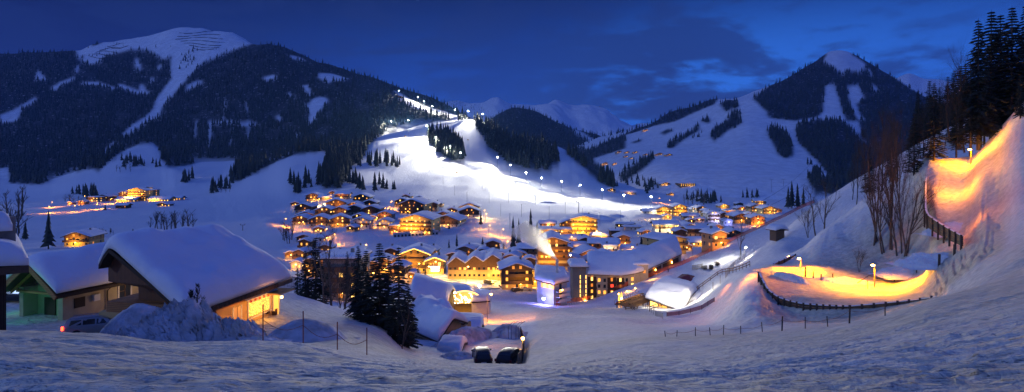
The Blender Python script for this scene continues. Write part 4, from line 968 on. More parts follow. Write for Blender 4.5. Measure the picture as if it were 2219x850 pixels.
# plan: two wings meeting at a front corner
A = (-xw*1.05, 5.0); B = (.0, 0); Cc = (xw*.95, 4.5); Dk = (xw*.9, dd+3); E_ = (-xw*.95, dd+4)
pl = [A, B, Cc, Dk, E_]
def prism(mb, pl, z0, z1):
    n = len(pl); zz0 = z0 if hasattr(z0, '__len__') else [z0]*n; zz1 = z1 if hasattr(z1, '__len__') else [z1]*n
    mb.add([(x, y, a) for (x, y), a in zip(pl, zz0)]+[(x, y, a) for (x, y), a in zip(pl, zz1)], [tuple(range(n))[::-1], tuple(range(n, 2*n))]+[(i, (i+1) % n, n+(i+1) % n, n+i) for i in range(n)]); return mb
prism(MB(), pl, -4, [hh*.86, hh*.78, hh*.80, hh*.9, hh*.95]).build('wall', mat('pale_render', (.50,.48,.50), .9, var=.12, vscale=1), e)
op = [(x*1.15, (y-6)*1.18+6) for x, y in pl]
zt = [hh*.86, hh*.79, hh*.81, hh*.9, hh*.95]
prism(MB(), op, [z+.02 for z in zt], [z+.3 for z in zt]).build('roof', M_roofw, e)
# snow by fan of the roof polygon
def poly_snow(pl, z, th, name, parent, seed=0, rings=8, peak=0, matl=None):
    cx = sum(p[0] for p in pl)/len(pl); cy = sum(p[1] for p in pl)/len(pl); cz = sum(z)/len(z)
    P = []
    m = 8
    for i in range(len(pl)):
        for k in range(m):
            t = k/m; j = (i+1) % len(pl); P.append((pl[i][0]*(1-t)+pl[j][0]*t, pl[i][1]*(1-t)+pl[j][1]*t, z[i]*(1-t)+z[j]*t))
    n = len(P); v = [(x, y, zz+.004) for x, y, zz in P]; f = []
    rr = [1.0, 1.02, 1.01, .97, .92, .8, .6, .35]; hh_ = [0, .35, .7, .92, 1, 1.02, 1.03, 1.04]
    for r, h_ in zip(rr, hh_):
        for (x, y, zz) in P:
            X_ = cx+(x-cx)*r; Y_ = cy+(y-cy)*r; Z_ = cz+(zz-cz)*r+peak*(1-r)
            v.append((X_, Y_, Z_+th*h_*(1+.25*float(fbm(X_*.3+seed, Y_*.3, 3, seed)))))
    v.append((cx, cy, cz+peak+th*1.04))
    L_ = len(rr)
    for r in range(L_):
        for k in range(n):
            a = r*n+k; b = r*n+(k+1) % n; f.append((a, b, b+n, a+n))
    for k in range(n): f.append((L_*n+k, L_*n+(k+1) % n, (L_+1)*n))
    f.append(tuple(range(n))[::-1])
    o = link(name, mesh_np(name, np.array(v), f, matl or M_snow, True)); o.parent = parent; return o
poly_snow(op, [z+.3 for z in zt], 1.7, 'roof_snow', e, 3, peak=1.0)
MB().box(1.0, 1.8, 5, 5.8, hh*.8, hh+5.2).build('chimney', mat('chimney_pipe', (.5,.48,.45), .6), e)
gb = MB(); M_gl = M_lit[0]
a3 = Vector((A[0], A[1], 0)); b3 = Vector((0,0,0)); c3 = Vector((Cc[0], Cc[1], 0))
nrm = Vector((-(b3.y-a3.y), (b3.x-a3.x), 0)).normalized()*-.05
for k in range(5):
    p = a3.lerp(b3, .25+.16*k)-Vector((0,.06,0)); q_ = a3.lerp(b3, .25+.16*k+.13)-Vector((0,.06,0))
    MB().bar(p+Vector((-.05,-.05,hh*.70)), q_+Vector((-.05,-.05,hh*.70)), .1, 1.3).build('window', M_lit[k % 2 if k else 0], e)
for fl in range(3):
    p = b3.lerp(c3, .15); q_ = b3.lerp(c3, 1.0); z = hh*(.12+.2*fl); dv = Vector((.5,-1.2,0))
    mb = MB(); mb.bar(p+dv+Vector((0,0,z)), q_+dv+Vector((0,0,z)), 1.6, .18); mb.bar(p+dv*1.7+Vector((0,0,z+.5)), q_+dv*1.7+Vector((0,0,z+.5)), .06, .9); mb.build('balcony', M_plaster_w, e)
    MB().bar(p.lerp(q_, .3)+Vector((.05,-.08,z+1.3)), p.lerp(q_, .5)+Vector((.05,-.08,z+1.3)), .1, 1.7).build('door', M_glass, e)
light('balcony_light', (2.5, -2.2, hh*.62), 260, ORANGE, r=.2, parent=e); MB().lathe((2.5,-1.0,hh*.62), [(.05,-.2),(.25,0),(.05,.2)], 8).build('wall_lamp', M_lampo, e)
light('loggia_light', (-2.5, 1.0, hh*.72), 90, ORANGE, r=.2, parent=e)
STEAM = o+Vector((1.4, 5.4, hh+5.2))
# violet-white floodlight at its foot
p = on(1178, 660); e2 = empty('floodlight', p, 0, 'blue-white floodlight glaring at the foot of the grey house', 'lamp')
MB().tube([(0,0,-.5),(0,0,1.6)], .06, 6).build('post', M_metal, e2)
MB().box(-.35,.35,-.12,.12,1.5,2.0).build('lamp_head', mat('lamp_violet', (.3,.3,.3), .5, emit=(.50,.55,1), es=90), e2)
light('foot_light', p+Vector((0,-2.4,1.9)), 4200, (.20,.20,1), r=.3)

# ---- long apartment hotel with stair tower and big blue roof
o = on(1262, 655); s = o.y/F; Yh = o.y+4
def hx(px): return (px-CX)/F*Yh
base = -(655-HZ)/F*Yh
e = empty('apartment_hotel', (hx(1262), Yh, base), 0, 'long cream apartment hotel with stair tower and one huge blue snow roof', 'hotel')
def loc(px, py, Y): v = at(px, py, Y); return (v.x-e.location.x, v.y-e.location.y, v.z-e.location.z)
# tower
tx0, tx1 = hx(1241)-e.location.x, hx(1271)-e.location.x
Ht = (655-566)/F*Yh
MB().box(tx0, tx1, 0, 9, -4, Ht-2.2).build('stair_tower', M_grey, e)
for k, x in enumerate((tx0+(tx1-tx0)*.55, tx0+(tx1-tx0)*.96)):
    for j in range(5):
        z = 1.6+j*(Ht-6)/5; MB().box(x-.12, x+.12, -.06, -.004, z, z+(Ht-6)/5*.7).build('light_strip', M_string, e)
prism(MB(), [(tx0-1.0,-1.0),(tx1+.6,-1.0),(tx1+.6,10),(tx0-1,10)], Ht-2.18, Ht-1.9).build('tower_roof', M_roofw, e)
pillow(lambda u, v: (tx0-1.0+u*(tx1-tx0+1.6), -1+v*11, Ht-1.9), 4, 4, 1.5, 'tower_snow', e, 3, edge=.2)
light('tower_light', (tx1-.6, -1.2, 1.0), 420, WARM, r=.2, parent=e)
# front facade polyline: px, depth
fr = [(1272, Yh+.5), (1345, Yh+3), (1376, Yh+5), (1400, Yh+10), (1440, Yh+26), (1476, Yh+40)]
eave = [594, 597, 592, 585, 566, 550]
top_ = [560, 560, 553, 548, 540, 540]
W3 = [((px-CX)/F*Y-e.location.x, Y-e.location.y) for px, Y in fr]
ze = [(-(ey-HZ)/F*Y)-base for (px, Y), ey in zip(fr, eave)]
v = []; f = []
dw = 15
for (x, y), z in zip(W3, ze): v += [(x,y,-5),(x,y,z),(x+2,y+dw,-5),(x+2,y+dw,z)]
for k in range(len(W3)-1):
    q_ = 4*k; f += [(q_,q_+4,q_+5,q_+1),(q_+2,q_+3,q_+7,q_+6),(q_+1,q_+5,q_+7,q_+3)]
f += [(0,1,3,2),(4*(len(W3)-1),4*(len(W3)-1)+2,4*(len(W3)-1)+3,4*(len(W3)-1)+1)]
MB().add(v, f).build('wall', M_plaster, e)
def fpos(t):   # along facade
    k = min(int(t), len(W3)-2); u = t-k
    return (W3[k][0]*(1-u)+W3[k+1][0]*u, W3[k][1]*(1-u)+W3[k+1][1]*u, ze[k]*(1-u)+ze[k+1]*u)
def rtop(u, v):
    x, y, z = fpos(u*(len(W3)-1)); return (x+2*v, y-1.6+v*(dw+3), z+.2+math.sin(min(v*1.05, 1)*PI*.5)*4.6)
# roof board + snow
v = []; f = []; nn = 22
for k in range(nn+1):
    for vv in (0, .5, 1): x_, y_, z_ = rtop(k/nn, vv); v += [(x_, y_, z_-.2), (x_, y_, z_)]
for k in range(nn):
    for j in range(2):
        a = k*6+j*2; f += [(a,a+6,a+8,a+2),(a+1,a+3,a+9,a+7)]
    a = k*6; f += [(a,a+1,a+7,a+6),(a+4,a+10,a+11,a+5)]
MB().add(v, f).build('roof', M_roofw, e)
pillow(rtop, 22, 8, 1.1, 'roof_snow', e, 9, edge=.045, lump=.25)
# dormer head
x_, y_, z_ = fpos(2.55); MB().box(x_-2.6, x_+2.4, y_-.6, y_+6, -4, z_+2.4).build('stair_bay', M_plaster, e)
pillow(lambda u, v: (x_-3+u*5.8, y_-1+v*7, z_+2.4), 4, 4, 1.0, 'bay_snow', e, 8, edge=.2)
for k, (dz) in enumerate((1.0, -2.0, -4.8)): part('window', WIN[2], e, (x_+(1.0 if k == 0 else -1.2), y_-.68, z_+dz-1), sc=(.9,.14,1.1))
# recessed balconies and window bays: pixel spans
def span(px0, px1):
    out = []
    for px in (px0, px1):
        for k in range(len(fr)-1):
            if fr[k][0] <= px <= fr[k+1][0]: out.append(k+(px-fr[k][0])/(fr[k+1][0]-fr[k][0]))
    return out
dz_ = 13.2/F*Yh
for (p0, p1) in ((1273,1292),(1316,1335),(1336,1352)):
    t0, t1 = span(p0, p1); a = Vector(fpos(t0)); b = Vector(fpos(t1)); nr = Vector((0,-1,0))
    for fl in range(4):
        z = a.z-.9-(fl+1)*dz_
        rec = MB(); rec.bar(Vector((a.x,a.y-.04,z+dz_*.55)), Vector((b.x,b.y-.04,z+dz_*.55)), .06, dz_*.82); rec.build('recess', M_wood_d, e)
        bb = MB(); bb.bar(Vector((a.x,a.y-.7,z)), Vector((b.x,b.y-.7,z)), 1.2, .16); bb.bar(Vector((a.x,a.y-1.3,z+.5)), Vector((b.x,b.y-1.3,z+.5)), .05, .85)
        bb.build('balcony', M_wood_d, e)
        m = a.lerp(b, .5); red = (p0 == 1316 and fl == 1)
        lm = mat('red_curtain', (.4,.05,.03), .6, emit=(1,.06,.03), es=1.5) if red else M_lit[(fl+p0) % 3]
        if red: MB().box(m.x-1.1, m.x+.6, m.y-.16, m.y-.1, z+.3, z+2.0).build('window', lm, e)
        else: MB().box(m.x-.35, m.x+.35, m.y-.16, m.y-.1, z+.4, z+1.9).build('window', lm, e)
        if fl < 3: light('balcony_light', (m.x, m.y-.9, z+2.0), 24, ORANGE, r=.1, parent=e)
for (px, rows) in ((1298,(1,0,1,0)),(1310,(0,0,1,0)),(1358,(0,0,0)),(1370,(1,1,)),(1395,(1,)),):
    t0, = span(px, 9999)[:1]; a = Vector(fpos(t0))
    for fl, l_ in enumerate(rows): part('window', WIN[l_ and fl % 2 or 0] if l_ else WIND, e, (a.x, a.y-.06, a.z-1.9-fl*dz_), sc=(.85,.16,1.15))
for (p0, p1) in ((1404,1432),(1436,1470)):
    t0, t1 = span(p0, p1); a = Vector(fpos(t0)); b = Vector(fpos(t1))
    MB().bar(a+Vector((0,-.06,-2)), b+Vector((0,-.06,-2)), .08, 2.2).build('recess', M_wood_d, e)
    MB().bar(a+Vector((0,-.8,-3.1)), b+Vector((0,-.8,-3.1)), 1.2, .5).build('balcony', M_wood, e)
    m = a.lerp(b, .55); light('balcony_light', m+Vector((0,-1.2,-1.4)), 260, ORANGE, r=.15, parent=e)
    MB().box(m.x-.15,m.x+.15,m.y-.5,m.y-.2,m.z-2,m.z-1.3).build('wall_lamp', M_lampo, e)
light('facade_light', (W3[1][0]*.3, -12, 3), 1100, WARM, r=.8, parent=e); light('facade_light', (W3[1][0], -11, 6), 1100, WARM, r=.8, parent=e)
light('facade_light', (W3[3][0], W3[3][1]-10, 9), 900, WARM, r=.8, parent=e)
# ================================================================ near conifers with drooping boughs
def near_conifer(name, h, r, seed, density=1.0, droop=.35):
    q = random.Random(seed); crown = MB(); tr = MB()
    tr.tube([(0,0,-1.5),(0,0,h*.5),(0,0,h*.97)], [h*.016,h*.009,.02], 7)
    z = h*.06
    while z < h*.985:
        t = z/h; R = r*(1-t)**.85*(.75+.5*q.random())+.12
        n = max(4, int((7+4*(1-t))*density))
        for k in range(n):
            a = q.random()*2*PI; L = R*q.uniform(.65, 1.12); ca, sa = math.cos(a), math.sin(a)
            m = max(3, int(L/.28)); pts = []
            for i in range(m+1):
                s = i/m; rr = L*s; zz = z-droop*L*s*s*1.0+.14*L*s+(.18*L*max(0, s-.7))
                pts.append((ca*rr, sa*rr, zz))
            b = len(crown.v)
            for i in range(m):            # hanging and lateral twigs along the bough
                p = Vector(pts[i]); p2 = Vector(pts[i+1]); s = (i+.5)/m; wd = (.10+.30*L*(1-s)*s*1.4+.08)*q.uniform(.6, 1.3)
                side = Vector((-sa, ca, 0))
                for sg in (-1, 1):
                    tip = p2+side*sg*wd+Vector((ca*.16, sa*.16, -q.uniform(.05, .28)*(.4+wd)))
                    crown.add([p, p2, tip, p+side*sg*wd*.45+Vector((0,0,-.10-q.random()*.12))], [(0,1,2,3)])
                if q.random() < .75:
                    dl = q.uniform(.12, .42)*(1-.4*s); crown.add([p, p2, (p+p2)/2+Vector((q.uniform(-.05,.05), q.uniform(-.05,.05), -dl))], [(0,1,2)])
        z += h*.020+.10*q.random()
    crown.add([(0,0,h),(.06,0,h*.95),(-.05,.04,h*.95)], [(0,1,2)])
    return crown.mesh('crown', M_needle_near), tr.mesh('trunk', M_bark)
NC = [near_conifer('a', 15, 3.3, 1), near_conifer('b', 15, 2.7, 2, droop=.5), near_conifer('c', 15, 3.8, 3, droop=.3), near_conifer('d', 15, 2.3, 4, .8)]
def spruce(px, py, hpx, kind, label, group=None, Y=None, fat=1.0):
    p = on(px, py) if Y is None else at(px, py, Y); h = hpx*p.y/F; k = h/15
    e = empty('spruce_tree', p, random.uniform(0, 6.28), label, 'tree', group); c, t = NC[kind]
    part('crown', c, e, sc=(k*fat, k*fat, k)); part('trunk', t, e, sc=(k, k, k)); return e
g_ = 'tall dark spruces between the foreground chalet and the village'
spruce(662, 690, 150, 1, 'spruce just right of the lit foreground chalet, nearest to its balcony', g_, Y=92)
spruce(684, 690, 178, 0, 'taller spruce of the left pair beside the foreground balcony', g_, Y=96)
spruce(645, 680, 110, 3, 'short slender spruce behind the foreground balcony corner', g_, Y=110)
spruce(776, 706, 176, 1, 'leftmost spruce of the big dark group in the middle', g_, Y=76)
spruce(793, 722, 182, 0, 'spruce with forked-looking top, second of the big dark group', g_, Y=74)
spruce(822, 735, 212, 2, 'broad tallest spruce in the centre of the big dark group', g_, Y=73)
spruce(842, 742, 190, 3, 'slim spruce behind the centre of the big dark group', g_, Y=78)
spruce(864, 758, 226, 0, 'pointed spruce at the right front of the big dark group', g_, Y=70, fat=.85)
spruce(884, 756, 150, 2, 'rightmost lower spruce of the big dark group touching the snowy roof', g_, Y=74, fat=.8)
spruce(752, 640, 96, 3, 'thin spruce between the bare trees and the big dark group', g_, Y=112)
spruce(906, 612, 40, 3, 'small spruce beside the steep snowy roof with the roof lights', None, Y=150)
spruce(922, 604, 26, 3, 'tiny spruce on the terrace below the string-lit hotel', None, Y=170)
spruce(618, 745, 60, 3, 'small dark conifer behind the balcony of the foreground chalet', None, Y=75)
# forest at the top right edge
for i, (px, py, hp, k, lab) in enumerate([(2120,300,262,1,'spruce with broken outline at the left of the tall group top right'),(2148,300,280,0,'second tall spruce of the top right group'),(2168,290,262,2,'dense spruce behind the second tall one of the top right group'),
   (2193,262,250,0,'highest pointed spruce near the right edge of the photo'),(2222,240,232,1,'spruce cut by the right edge of the photo'),(2245,250,236,2,'spruce just outside the tall pointed one at the right edge'),(2103,320,190,3,'slender lower spruce at the left foot of the top right group'),(2072,330,120,3,'smallest spruce among the bare trees at top right')]):
    spruce(px, py, hp, k, lab, 'tall spruces at the top right', Y=118+(i % 3)*5)
# ================================================================ bare trees
M_bark_dark = mat('bark_dark', (.035,.028,.022), .9, var=.4, vscale=6)
def bare_tree(seed, h=10, spread=.5, levels=5, r0=.16, stems=1, twiggy=1.0):
    q = random.Random(seed); mb = MB(); tw = MB()
    def grow(p, d, L, r, lv):
        n = 3; pts = [p]; rs = [r]; dd = d.copy()
        for i in range(n):
            dd = (dd+Vector((q.uniform(-.16,.16), q.uniform(-.16,.16), q.uniform(-.02,.12)))).normalized()
            pts.append(pts[-1]+dd*L/n); rs.append(r*(1-.32*(i+1)/n))
        (mb if lv < 2 else tw).tube(pts, rs, 6 if lv < 1 else (4 if lv < 3 else 3), cap=False)
        if lv >= levels: return
        kids = q.choice((2,3,3,4) if lv else (4,5,6))
        for k in range(int(kids*twiggy)+ (1 if lv > 1 else 0)):
            t = q.uniform(.35, 1) if lv else q.uniform(.3, 1); i = min(int(t*n), n-1); u = t*n-i
            b = pts[i].lerp(pts[i+1], u); a = q.random()*2*PI; s = spread*q.uniform(.6, 1.4)
            nd = (dd+Vector((math.cos(a)*s, math.sin(a)*s, q.uniform(-.1,.25)))).normalized()
            grow(b, nd, L*q.uniform(.45, .72), r*.52*(1-.3*t), lv+1)
        if lv: return
        grow(pts[-1], dd, L*.6, rs[-1], lv+1)
    for s in range(stems):
        a = q.random()*2*PI; grow(Vector((math.cos(a)*.3*(stems > 1), math.sin(a)*.3*(stems > 1), -.5)), Vector((math.cos(a)*.12, math.sin(a)*.12, 1)).normalized(), h*.62*q.uniform(.8,1.05), r0, 0)
    return mb.mesh('trunk', M_bark_pale), tw.mesh('twigs', M_bark)
BT = [bare_tree(1), bare_tree(2, spread=.7), bare_tree(3, spread=.35, r0=.13), bare_tree(4, spread=.45, stems=3, r0=.11), bare_tree(5, spread=.55, stems=2), bare_tree(6, spread=.3, r0=.14)]
BTF = [bare_tree(11, levels=3, spread=.6, r0=.3), bare_tree(12, levels=3, spread=.45, r0=.3), bare_tree(13, levels=3, spread=.8, stems=2, r0=.26)]
BT_DARK = []
def bare(px, py, hpx, kind, label, group=None, Y=None, lean=0, far=False, fat=1.0, dark=False):
    p = on(px, py) if Y is None else at(px, py, Y); h = hpx*p.y/F; k = h/10.4
    e = empty('bare_tree', p, random.uniform(0, 6.28), label, 'tree', group); e.rotation_euler = (0, lean, 0) if lean else e.rotation_euler
    if dark and not BT_DARK:
        for t_, w_ in BT:
            t2 = t_.copy(); t2.materials[0] = M_bark_dark; w2 = w_.copy(); w2.materials[0] = M_bark_dark; BT_DARK.append((t2, w2))
    t, w = (BTF if far else (BT_DARK if dark else BT))[kind]; part('trunk', t, e, sc=(k*fat,k*fat,k)); part('twigs', w, e, sc=(k*fat,k*fat,k)); return e
gb = 'birches on the knoll above the lit sledge run'
for i, (px, py, hp, k, ln, lab) in enumerate([(1893,530,240,5,0,'leftmost straight birch of the clump on the knoll'),(1899,524,232,2,.02,'birch stem close beside the leftmost one'),(1912,545,170,4,-.14,'birch leaning left in the clump on the knoll'),
   (1929,536,262,5,0,'tallest straight birch in the middle of the clump'),(1934,540,220,2,.03,'birch stem behind the tallest middle one'),(1943,555,190,0,-.22,'thin birch leaning far left at the front of the clump'),
   (1955,548,215,2,.05,'birch right of the middle of the clump'),(1962,550,170,4,.2,'many-twigged birch leaning right in the clump'),(1966,552,235,5,0,'tall right birch of the clump with pale trunk'),(1902,520,130,1,-.3,'low spreading bare tree at the left foot of the clump')]):
    bare(px, py+2, hp*.92, k, lab, gb, lean=ln, fat=.72)
bare(1862, 590, 56, 3, 'small bare shrub beside the sledge run below the birches', None)
for i, (px, hp, k, lab) in enumerate([(1784,116,0,'wide bare tree in the shaded gully'),(1768,100,1,'dark twiggy bare tree left in the shaded gully'),(1752,70,3,'low bare bush at the left of the shaded gully')]):
    bare(px, 512, hp, k, lab, 'bare trees in the gully', Y=152)
bare(1603, 562, 92, 0, 'single bare tree standing before the dark barn at the net fence', None, Y=200, fat=.8)
# wood along the ridge on the right
q3 = random.Random(3)
for i in range(32):
    px = 1850+i*11.5+q3.uniform(-6, 6)
    base = float(np.interp(px, [1795,1850,1920,2030,2219,2300], [425,392,352,290,190,150]))+q3.uniform(0, 50)
    top = float(np.interp(px, [1838,1870,1900,1950,2000,2050,2100,2219], [330,285,262,232,205,178,150,120]))+q3.uniform(-26, 46)
    base += 6+q3.uniform(0, 40)*(q3.random() < .4); Y_ = None
    if i % 4 == 3: spruce(px, base+6, (base-top)*q3.uniform(.72,1.0), i % 3, 'dark spruce mixed into the bare wood along the right hand ridge', 'spruces of the ridge wood', fat=.8)
    else: bare(px, base+6, (base-top)*q3.uniform(.85,1.15), [0,2,5,4,1][i % 5], 'bare trunked tree in the dark wood along the right hand ridge', 'bare trees of the ridge wood', fat=.62, dark=True)
for i, (px, py, hp, k, lab) in enumerate([(2058,300,110,5,'bare tree directly left of the upper orange lamp'),(2078,318,130,4,'forked bare tree leaning over the upper orange lamp'),(2090,322,190,2,'tall bare tree behind the upper orange lamp'),(2130,312,170,4,'twiggy bare tree right of the upper orange lamp'),(2157,276,150,0,'bare tree at the foot of the tall spruces'),(2182,250,170,1,'reddish bare tree before the tallest spruce'),(2012,352,90,0,'bare bush at the upper end of the plank wall')]):
    bare(px, py, hp, k, lab, 'bare trees around the upper lamp', Y=121, dark=True, fat=.8)
for i in range(18):
    px = 1985+i*6.6+q3.uniform(-4, 4); base = float(np.interp(px, [1985, 2030, 2103], [318, 305, 342]))+q3.uniform(-14, 8); top = float(np.interp(px, [1985, 2040, 2103], [205, 178, 140]))+q3.uniform(-18, 30)
    spruce(px, base, base-top, i % 4, 'dark spruce in the thick of the ridge wood left of the tall group', 'spruces left of the tall group', Y=205+q3.uniform(-6, 10), fat=.9)
# in front of the apartment block
for i, (px, hp, k, lab) in enumerate([(708,170,1,'wide bare tree right of the left spruce pair'),(722,190,0,'tall bare tree in front of the brown apartment block'),(745,150,3,'multi-stemmed bare tree before the apartment block'),(700,120,4,'thin bare tree close to the left spruce pair'),(768,130,1,'bare tree at the left flank of the dark spruce group')]):
    bare(px, 706-(i % 2)*14, hp, k, lab, 'bare trees before the brown apartment block', Y=92+i*4)
bare(872, 770, 120, 2, 'bare tree in front of the pointed spruce', None, Y=66)
# far bare clumps on the left slope
q4 = random.Random(9)
def clump(n, px0, px1, py, hp, lab, grp):
    for i in range(n):
        px = px0+(px1-px0)*(i+.5)/n+q4.uniform(-3,3); bare(px, py+q4.uniform(-4,4), hp*q4.uniform(.7,1.15), i % 3, lab, grp, far=True)
clump(13, 322, 420, 500, 42, 'bare tree in the dark clump above the big snowy roof', 'bare clump above the roof')
clump(8, 138, 192, 442, 20, 'bare tree in the thicket behind the resort road lamps', 'thicket behind the resort road')
clump(5, 608, 634, 524, 46, 'bare tree under the orange glow left of the chalet cluster', 'bare trees at the orange glow')
clump(5, 455, 500, 418, 18, 'bare tree in the hedge on the blue slope', 'hedge on the blue slope')
clump(4, 250, 285, 372, 18, 'bare tree on the small blue hilltop', 'bare trees on the hilltop')
clump(6, 1480, 1530, 440, 26, 'bare tree at the foot of the right slope behind the bright hotels', 'bare trees behind the bright hotels')
clump(7, 195, 250, 506, 14, 'bare roadside tree on the lit snow right of the far left chalet', 'roadside trees at the far left')
clump(4, 1070, 1100, 555, 30, 'bare tree above the brown chalet under an orange glow', 'bare trees above the brown chalet')
for i in range(15):
    bare(8+q4.uniform(-60, 46), 500+q4.uniform(-35, 40), 60*q4.uniform(.7, 1.2), i % 3, 'dark bare tree in the gully at the left edge of the photo', 'gully trees at the left edge', far=True)

# ================================================================ helpers for near buildings
def poly(name, pts, m, parent, thick=None):
    mb = MB(); n = len(pts); pts = [Vector(p) for p in pts]
    if thick is None: mb.add(pts, [tuple(range(n))])
    else:
        th = Vector(thick); mb.add(pts+[p+th for p in pts], [tuple(range(n))[::-1], tuple(range(n, 2*n))]+[(i, (i+1) % n, n+(i+1) % n, n+i) for i in range(n)])
    o = mb.build(name, m, parent)
    bm = bmesh.new(); bm.from_mesh(o.data); bmesh.ops.recalc_face_normals(bm, faces=bm.faces); bm.to_mesh(o.data); bm.free(); return o
M_snow_n = mat('roof_snow_near', (.80,.81,.85), .8, var=.06, vscale=.5, col2=(.74,.76,.82), bump=.06, bscale=2.5, spec=.2)
M_pl_near = mat('ochre_plaster', (.52,.36,.17), .9, var=.18, vscale=1.2, bump=.01, bscale=20)
M_pl_dim = mat('cream_plaster', (.40,.34,.24), .9, var=.2, vscale=1.2, bump=.01, bscale=20)
M_planks = mat('orange_planks', (.42,.18,.06), .7, var=.45, vscale=1.5, stripes=('Z', 2.2), bump=.01, bscale=9)
M_planks_v = mat('gable_planks', (.20,.075,.028), .7, var=.5, vscale=1.5, stripes=('X', 2.2))
M_trim = mat('white_trim', (.62,.60,.56), .6)
# ---- big chalet (roof given by its four corners)
Dc = at(402, 684, 44); Cc_ = at(632, 603, 57.5); A_ = at(235, 530, 47.0); B_ = at(478, 504, 57.5)
big = empty('large_chalet', (Dc.x, Dc.y, -14.4), 0, 'large foreground chalet with one vast snow-laden roof, wooden front and light-curtained window', 'house')
O = Vector(big.location)
ev = (Cc_-Dc); e1 = ev.normalized(); up3 = Vector((0,0,1)); nr = Vector((e1.y, -e1.x, 0)).normalized()    # outward of the eave wall
rd = Vector(((Dc-A_).x, (Dc-A_).y, 0))
def rtopb(u, v):      # u along eave D->C, v from eave up to the ridge (0.5) and down the far side
    lo = Dc.lerp(Cc_, u); hi = A_.lerp(B_, u)
    if v <= .86: p = lo.lerp(hi, v/.86)
    else:
        t = (v-.86)/.14; p = hi+(hi-lo)*t*.14; p.z = hi.z-(hi.z-lo.z)*t*.35
    # softened ridge
    k = max(0, 1-abs(v-.86)/.10); p.z -= .5*k*k*.6
    return p-O
mb = MB(); nn = 12
for i in range(nn+1):
    for v in (0, .43, .86, .93, 1.0):
        p = rtopb(i/nn, v); mb.v += [tuple(p-Vector((0,0,.32))), tuple(p)]
for i in range(nn):
    for j in range(4):
        a = i*10+j*2; mb.f += [(a,a+2,a+12,a+10),(a+1,a+11,a+13,a+3)]
    a = i*10; mb.f += [(a,a+10,a+11,a+1),(a+8,a+9,a+19,a+18)]
for j in range(4):
    a = j*2; mb.f.append((a,a+1,a+3,a+2)); a = nn*10+j*2; mb.f.append((a,a+2,a+3,a+1))
mb.build('roof', M_wood_d, big)
_o = pillow(rtopb, 30, 26, 1.25, 'roof_snow', big, 21, lump=.24, edge=.075)
_o.data.materials[0] = M_snow_n
# eave gutter board
MB().bar(Dc-O+nr*.05+Vector((0,0,-.2)), Cc_-O+nr*.05+Vector((0,0,-.2)), .12, .34).build('gutter', M_wood_d, big)
W0 = Dc-nr*1.5+e1*3.0; W1 = Cc_-nr*1.5-e1*.4      # wall line under the eave
zt = Dc.z-.1; zm = zt-.85; zg = -16.5
def tp(px):
    best = min((abs((W0.lerp(W1, t).x)/(W0.lerp(W1, t).y)*F+CX-px), t) for t in np.linspace(-.3, 1.1, 400)); return float(best[1])
def wp(t, z): p = W0.lerp(W1, t); return Vector((p.x, p.y, z))-O
far_ = -nr*9
poly('wall', [wp(0,zg), wp(1,zg), wp(1,zm), wp(0,zm)], M_pl_near, big, far_)
poly('upper_wall', [wp(0,zm+.004)+nr*.22, wp(.80,zm+.004)+nr*.22, wp(.80,zt)+nr*.22, wp(0,zt)+nr*.22], M_planks, big, -nr*8.5)
# recessed balcony at the right corner
bm_ = MB(); bm_.bar(wp(.80,zm+.06)+nr*.9, wp(1.04,zm+.06)+nr*.9, 1.9, .12); bm_.build('balcony_floor', M_pl_near, big)
rl = MB(); a = wp(.80, zm+.2)+nr*1.75; b = wp(1.05, zm+.2)+nr*1.75; c = wp(1.05, zm+.2)-nr*.2
for p, q_ in ((a, b), (b, c)):
    rl.bar(p+up3*.95, q_+up3*.95, .06, .05); rl.bar(p+up3*.08, q_+up3*.08, .04, .04)
    nb = int((q_-p).length/.14)
    for k in range(nb+1): r_ = p.lerp(q_, k/nb); rl.bar(r_, r_+up3*.95, .02, .02)
rl.build('balcony_railing', M_metal, big)
poly('balcony_wall', [wp(.8,zm), wp(1,zm), wp(1,zt+.4), wp(.8,zt+.4)], M_wood_d, big, far_*.5)
# gable boards under the left verge
ga = A_-O+e1*2.9+Vector((0,0,-.6)); gd = Dc-O+e1*2.9+Vector((0,0,-.5))
poly('gable_wall', [ga, gd, Vector((gd.x,gd.y,-16.5-O.z)), Vector((ga.x,ga.y,-16.5-O.z))], M_planks_v, big, e1*.4)
poly('gable_wall', [A_-O+e1*.9+Vector((0,0,-.55)), (A_-O).lerp(Dc-O,.62)+e1*.9+Vector((0,0,-.5)), Vector((((A_-O).lerp(Dc-O,.62)+e1*.9).x, ((A_-O).lerp(Dc-O,.62)+e1*.9).y, (A_-O).z-3.1)), Vector(((A_-O+e1*.9).x,(A_-O+e1*.9).y,(A_-O).z-3.1)), (A_-O)+e1*.9+(A_-Dc)*.14*Vector((1,1,0))+Vector((0,0,-3.1)), (A_-O)+e1*.9+Vector(((A_-Dc).x*.14,(A_-Dc).y*.14,-(A_-Dc).z*.35-.3))], M_planks_v, big, e1*.3)
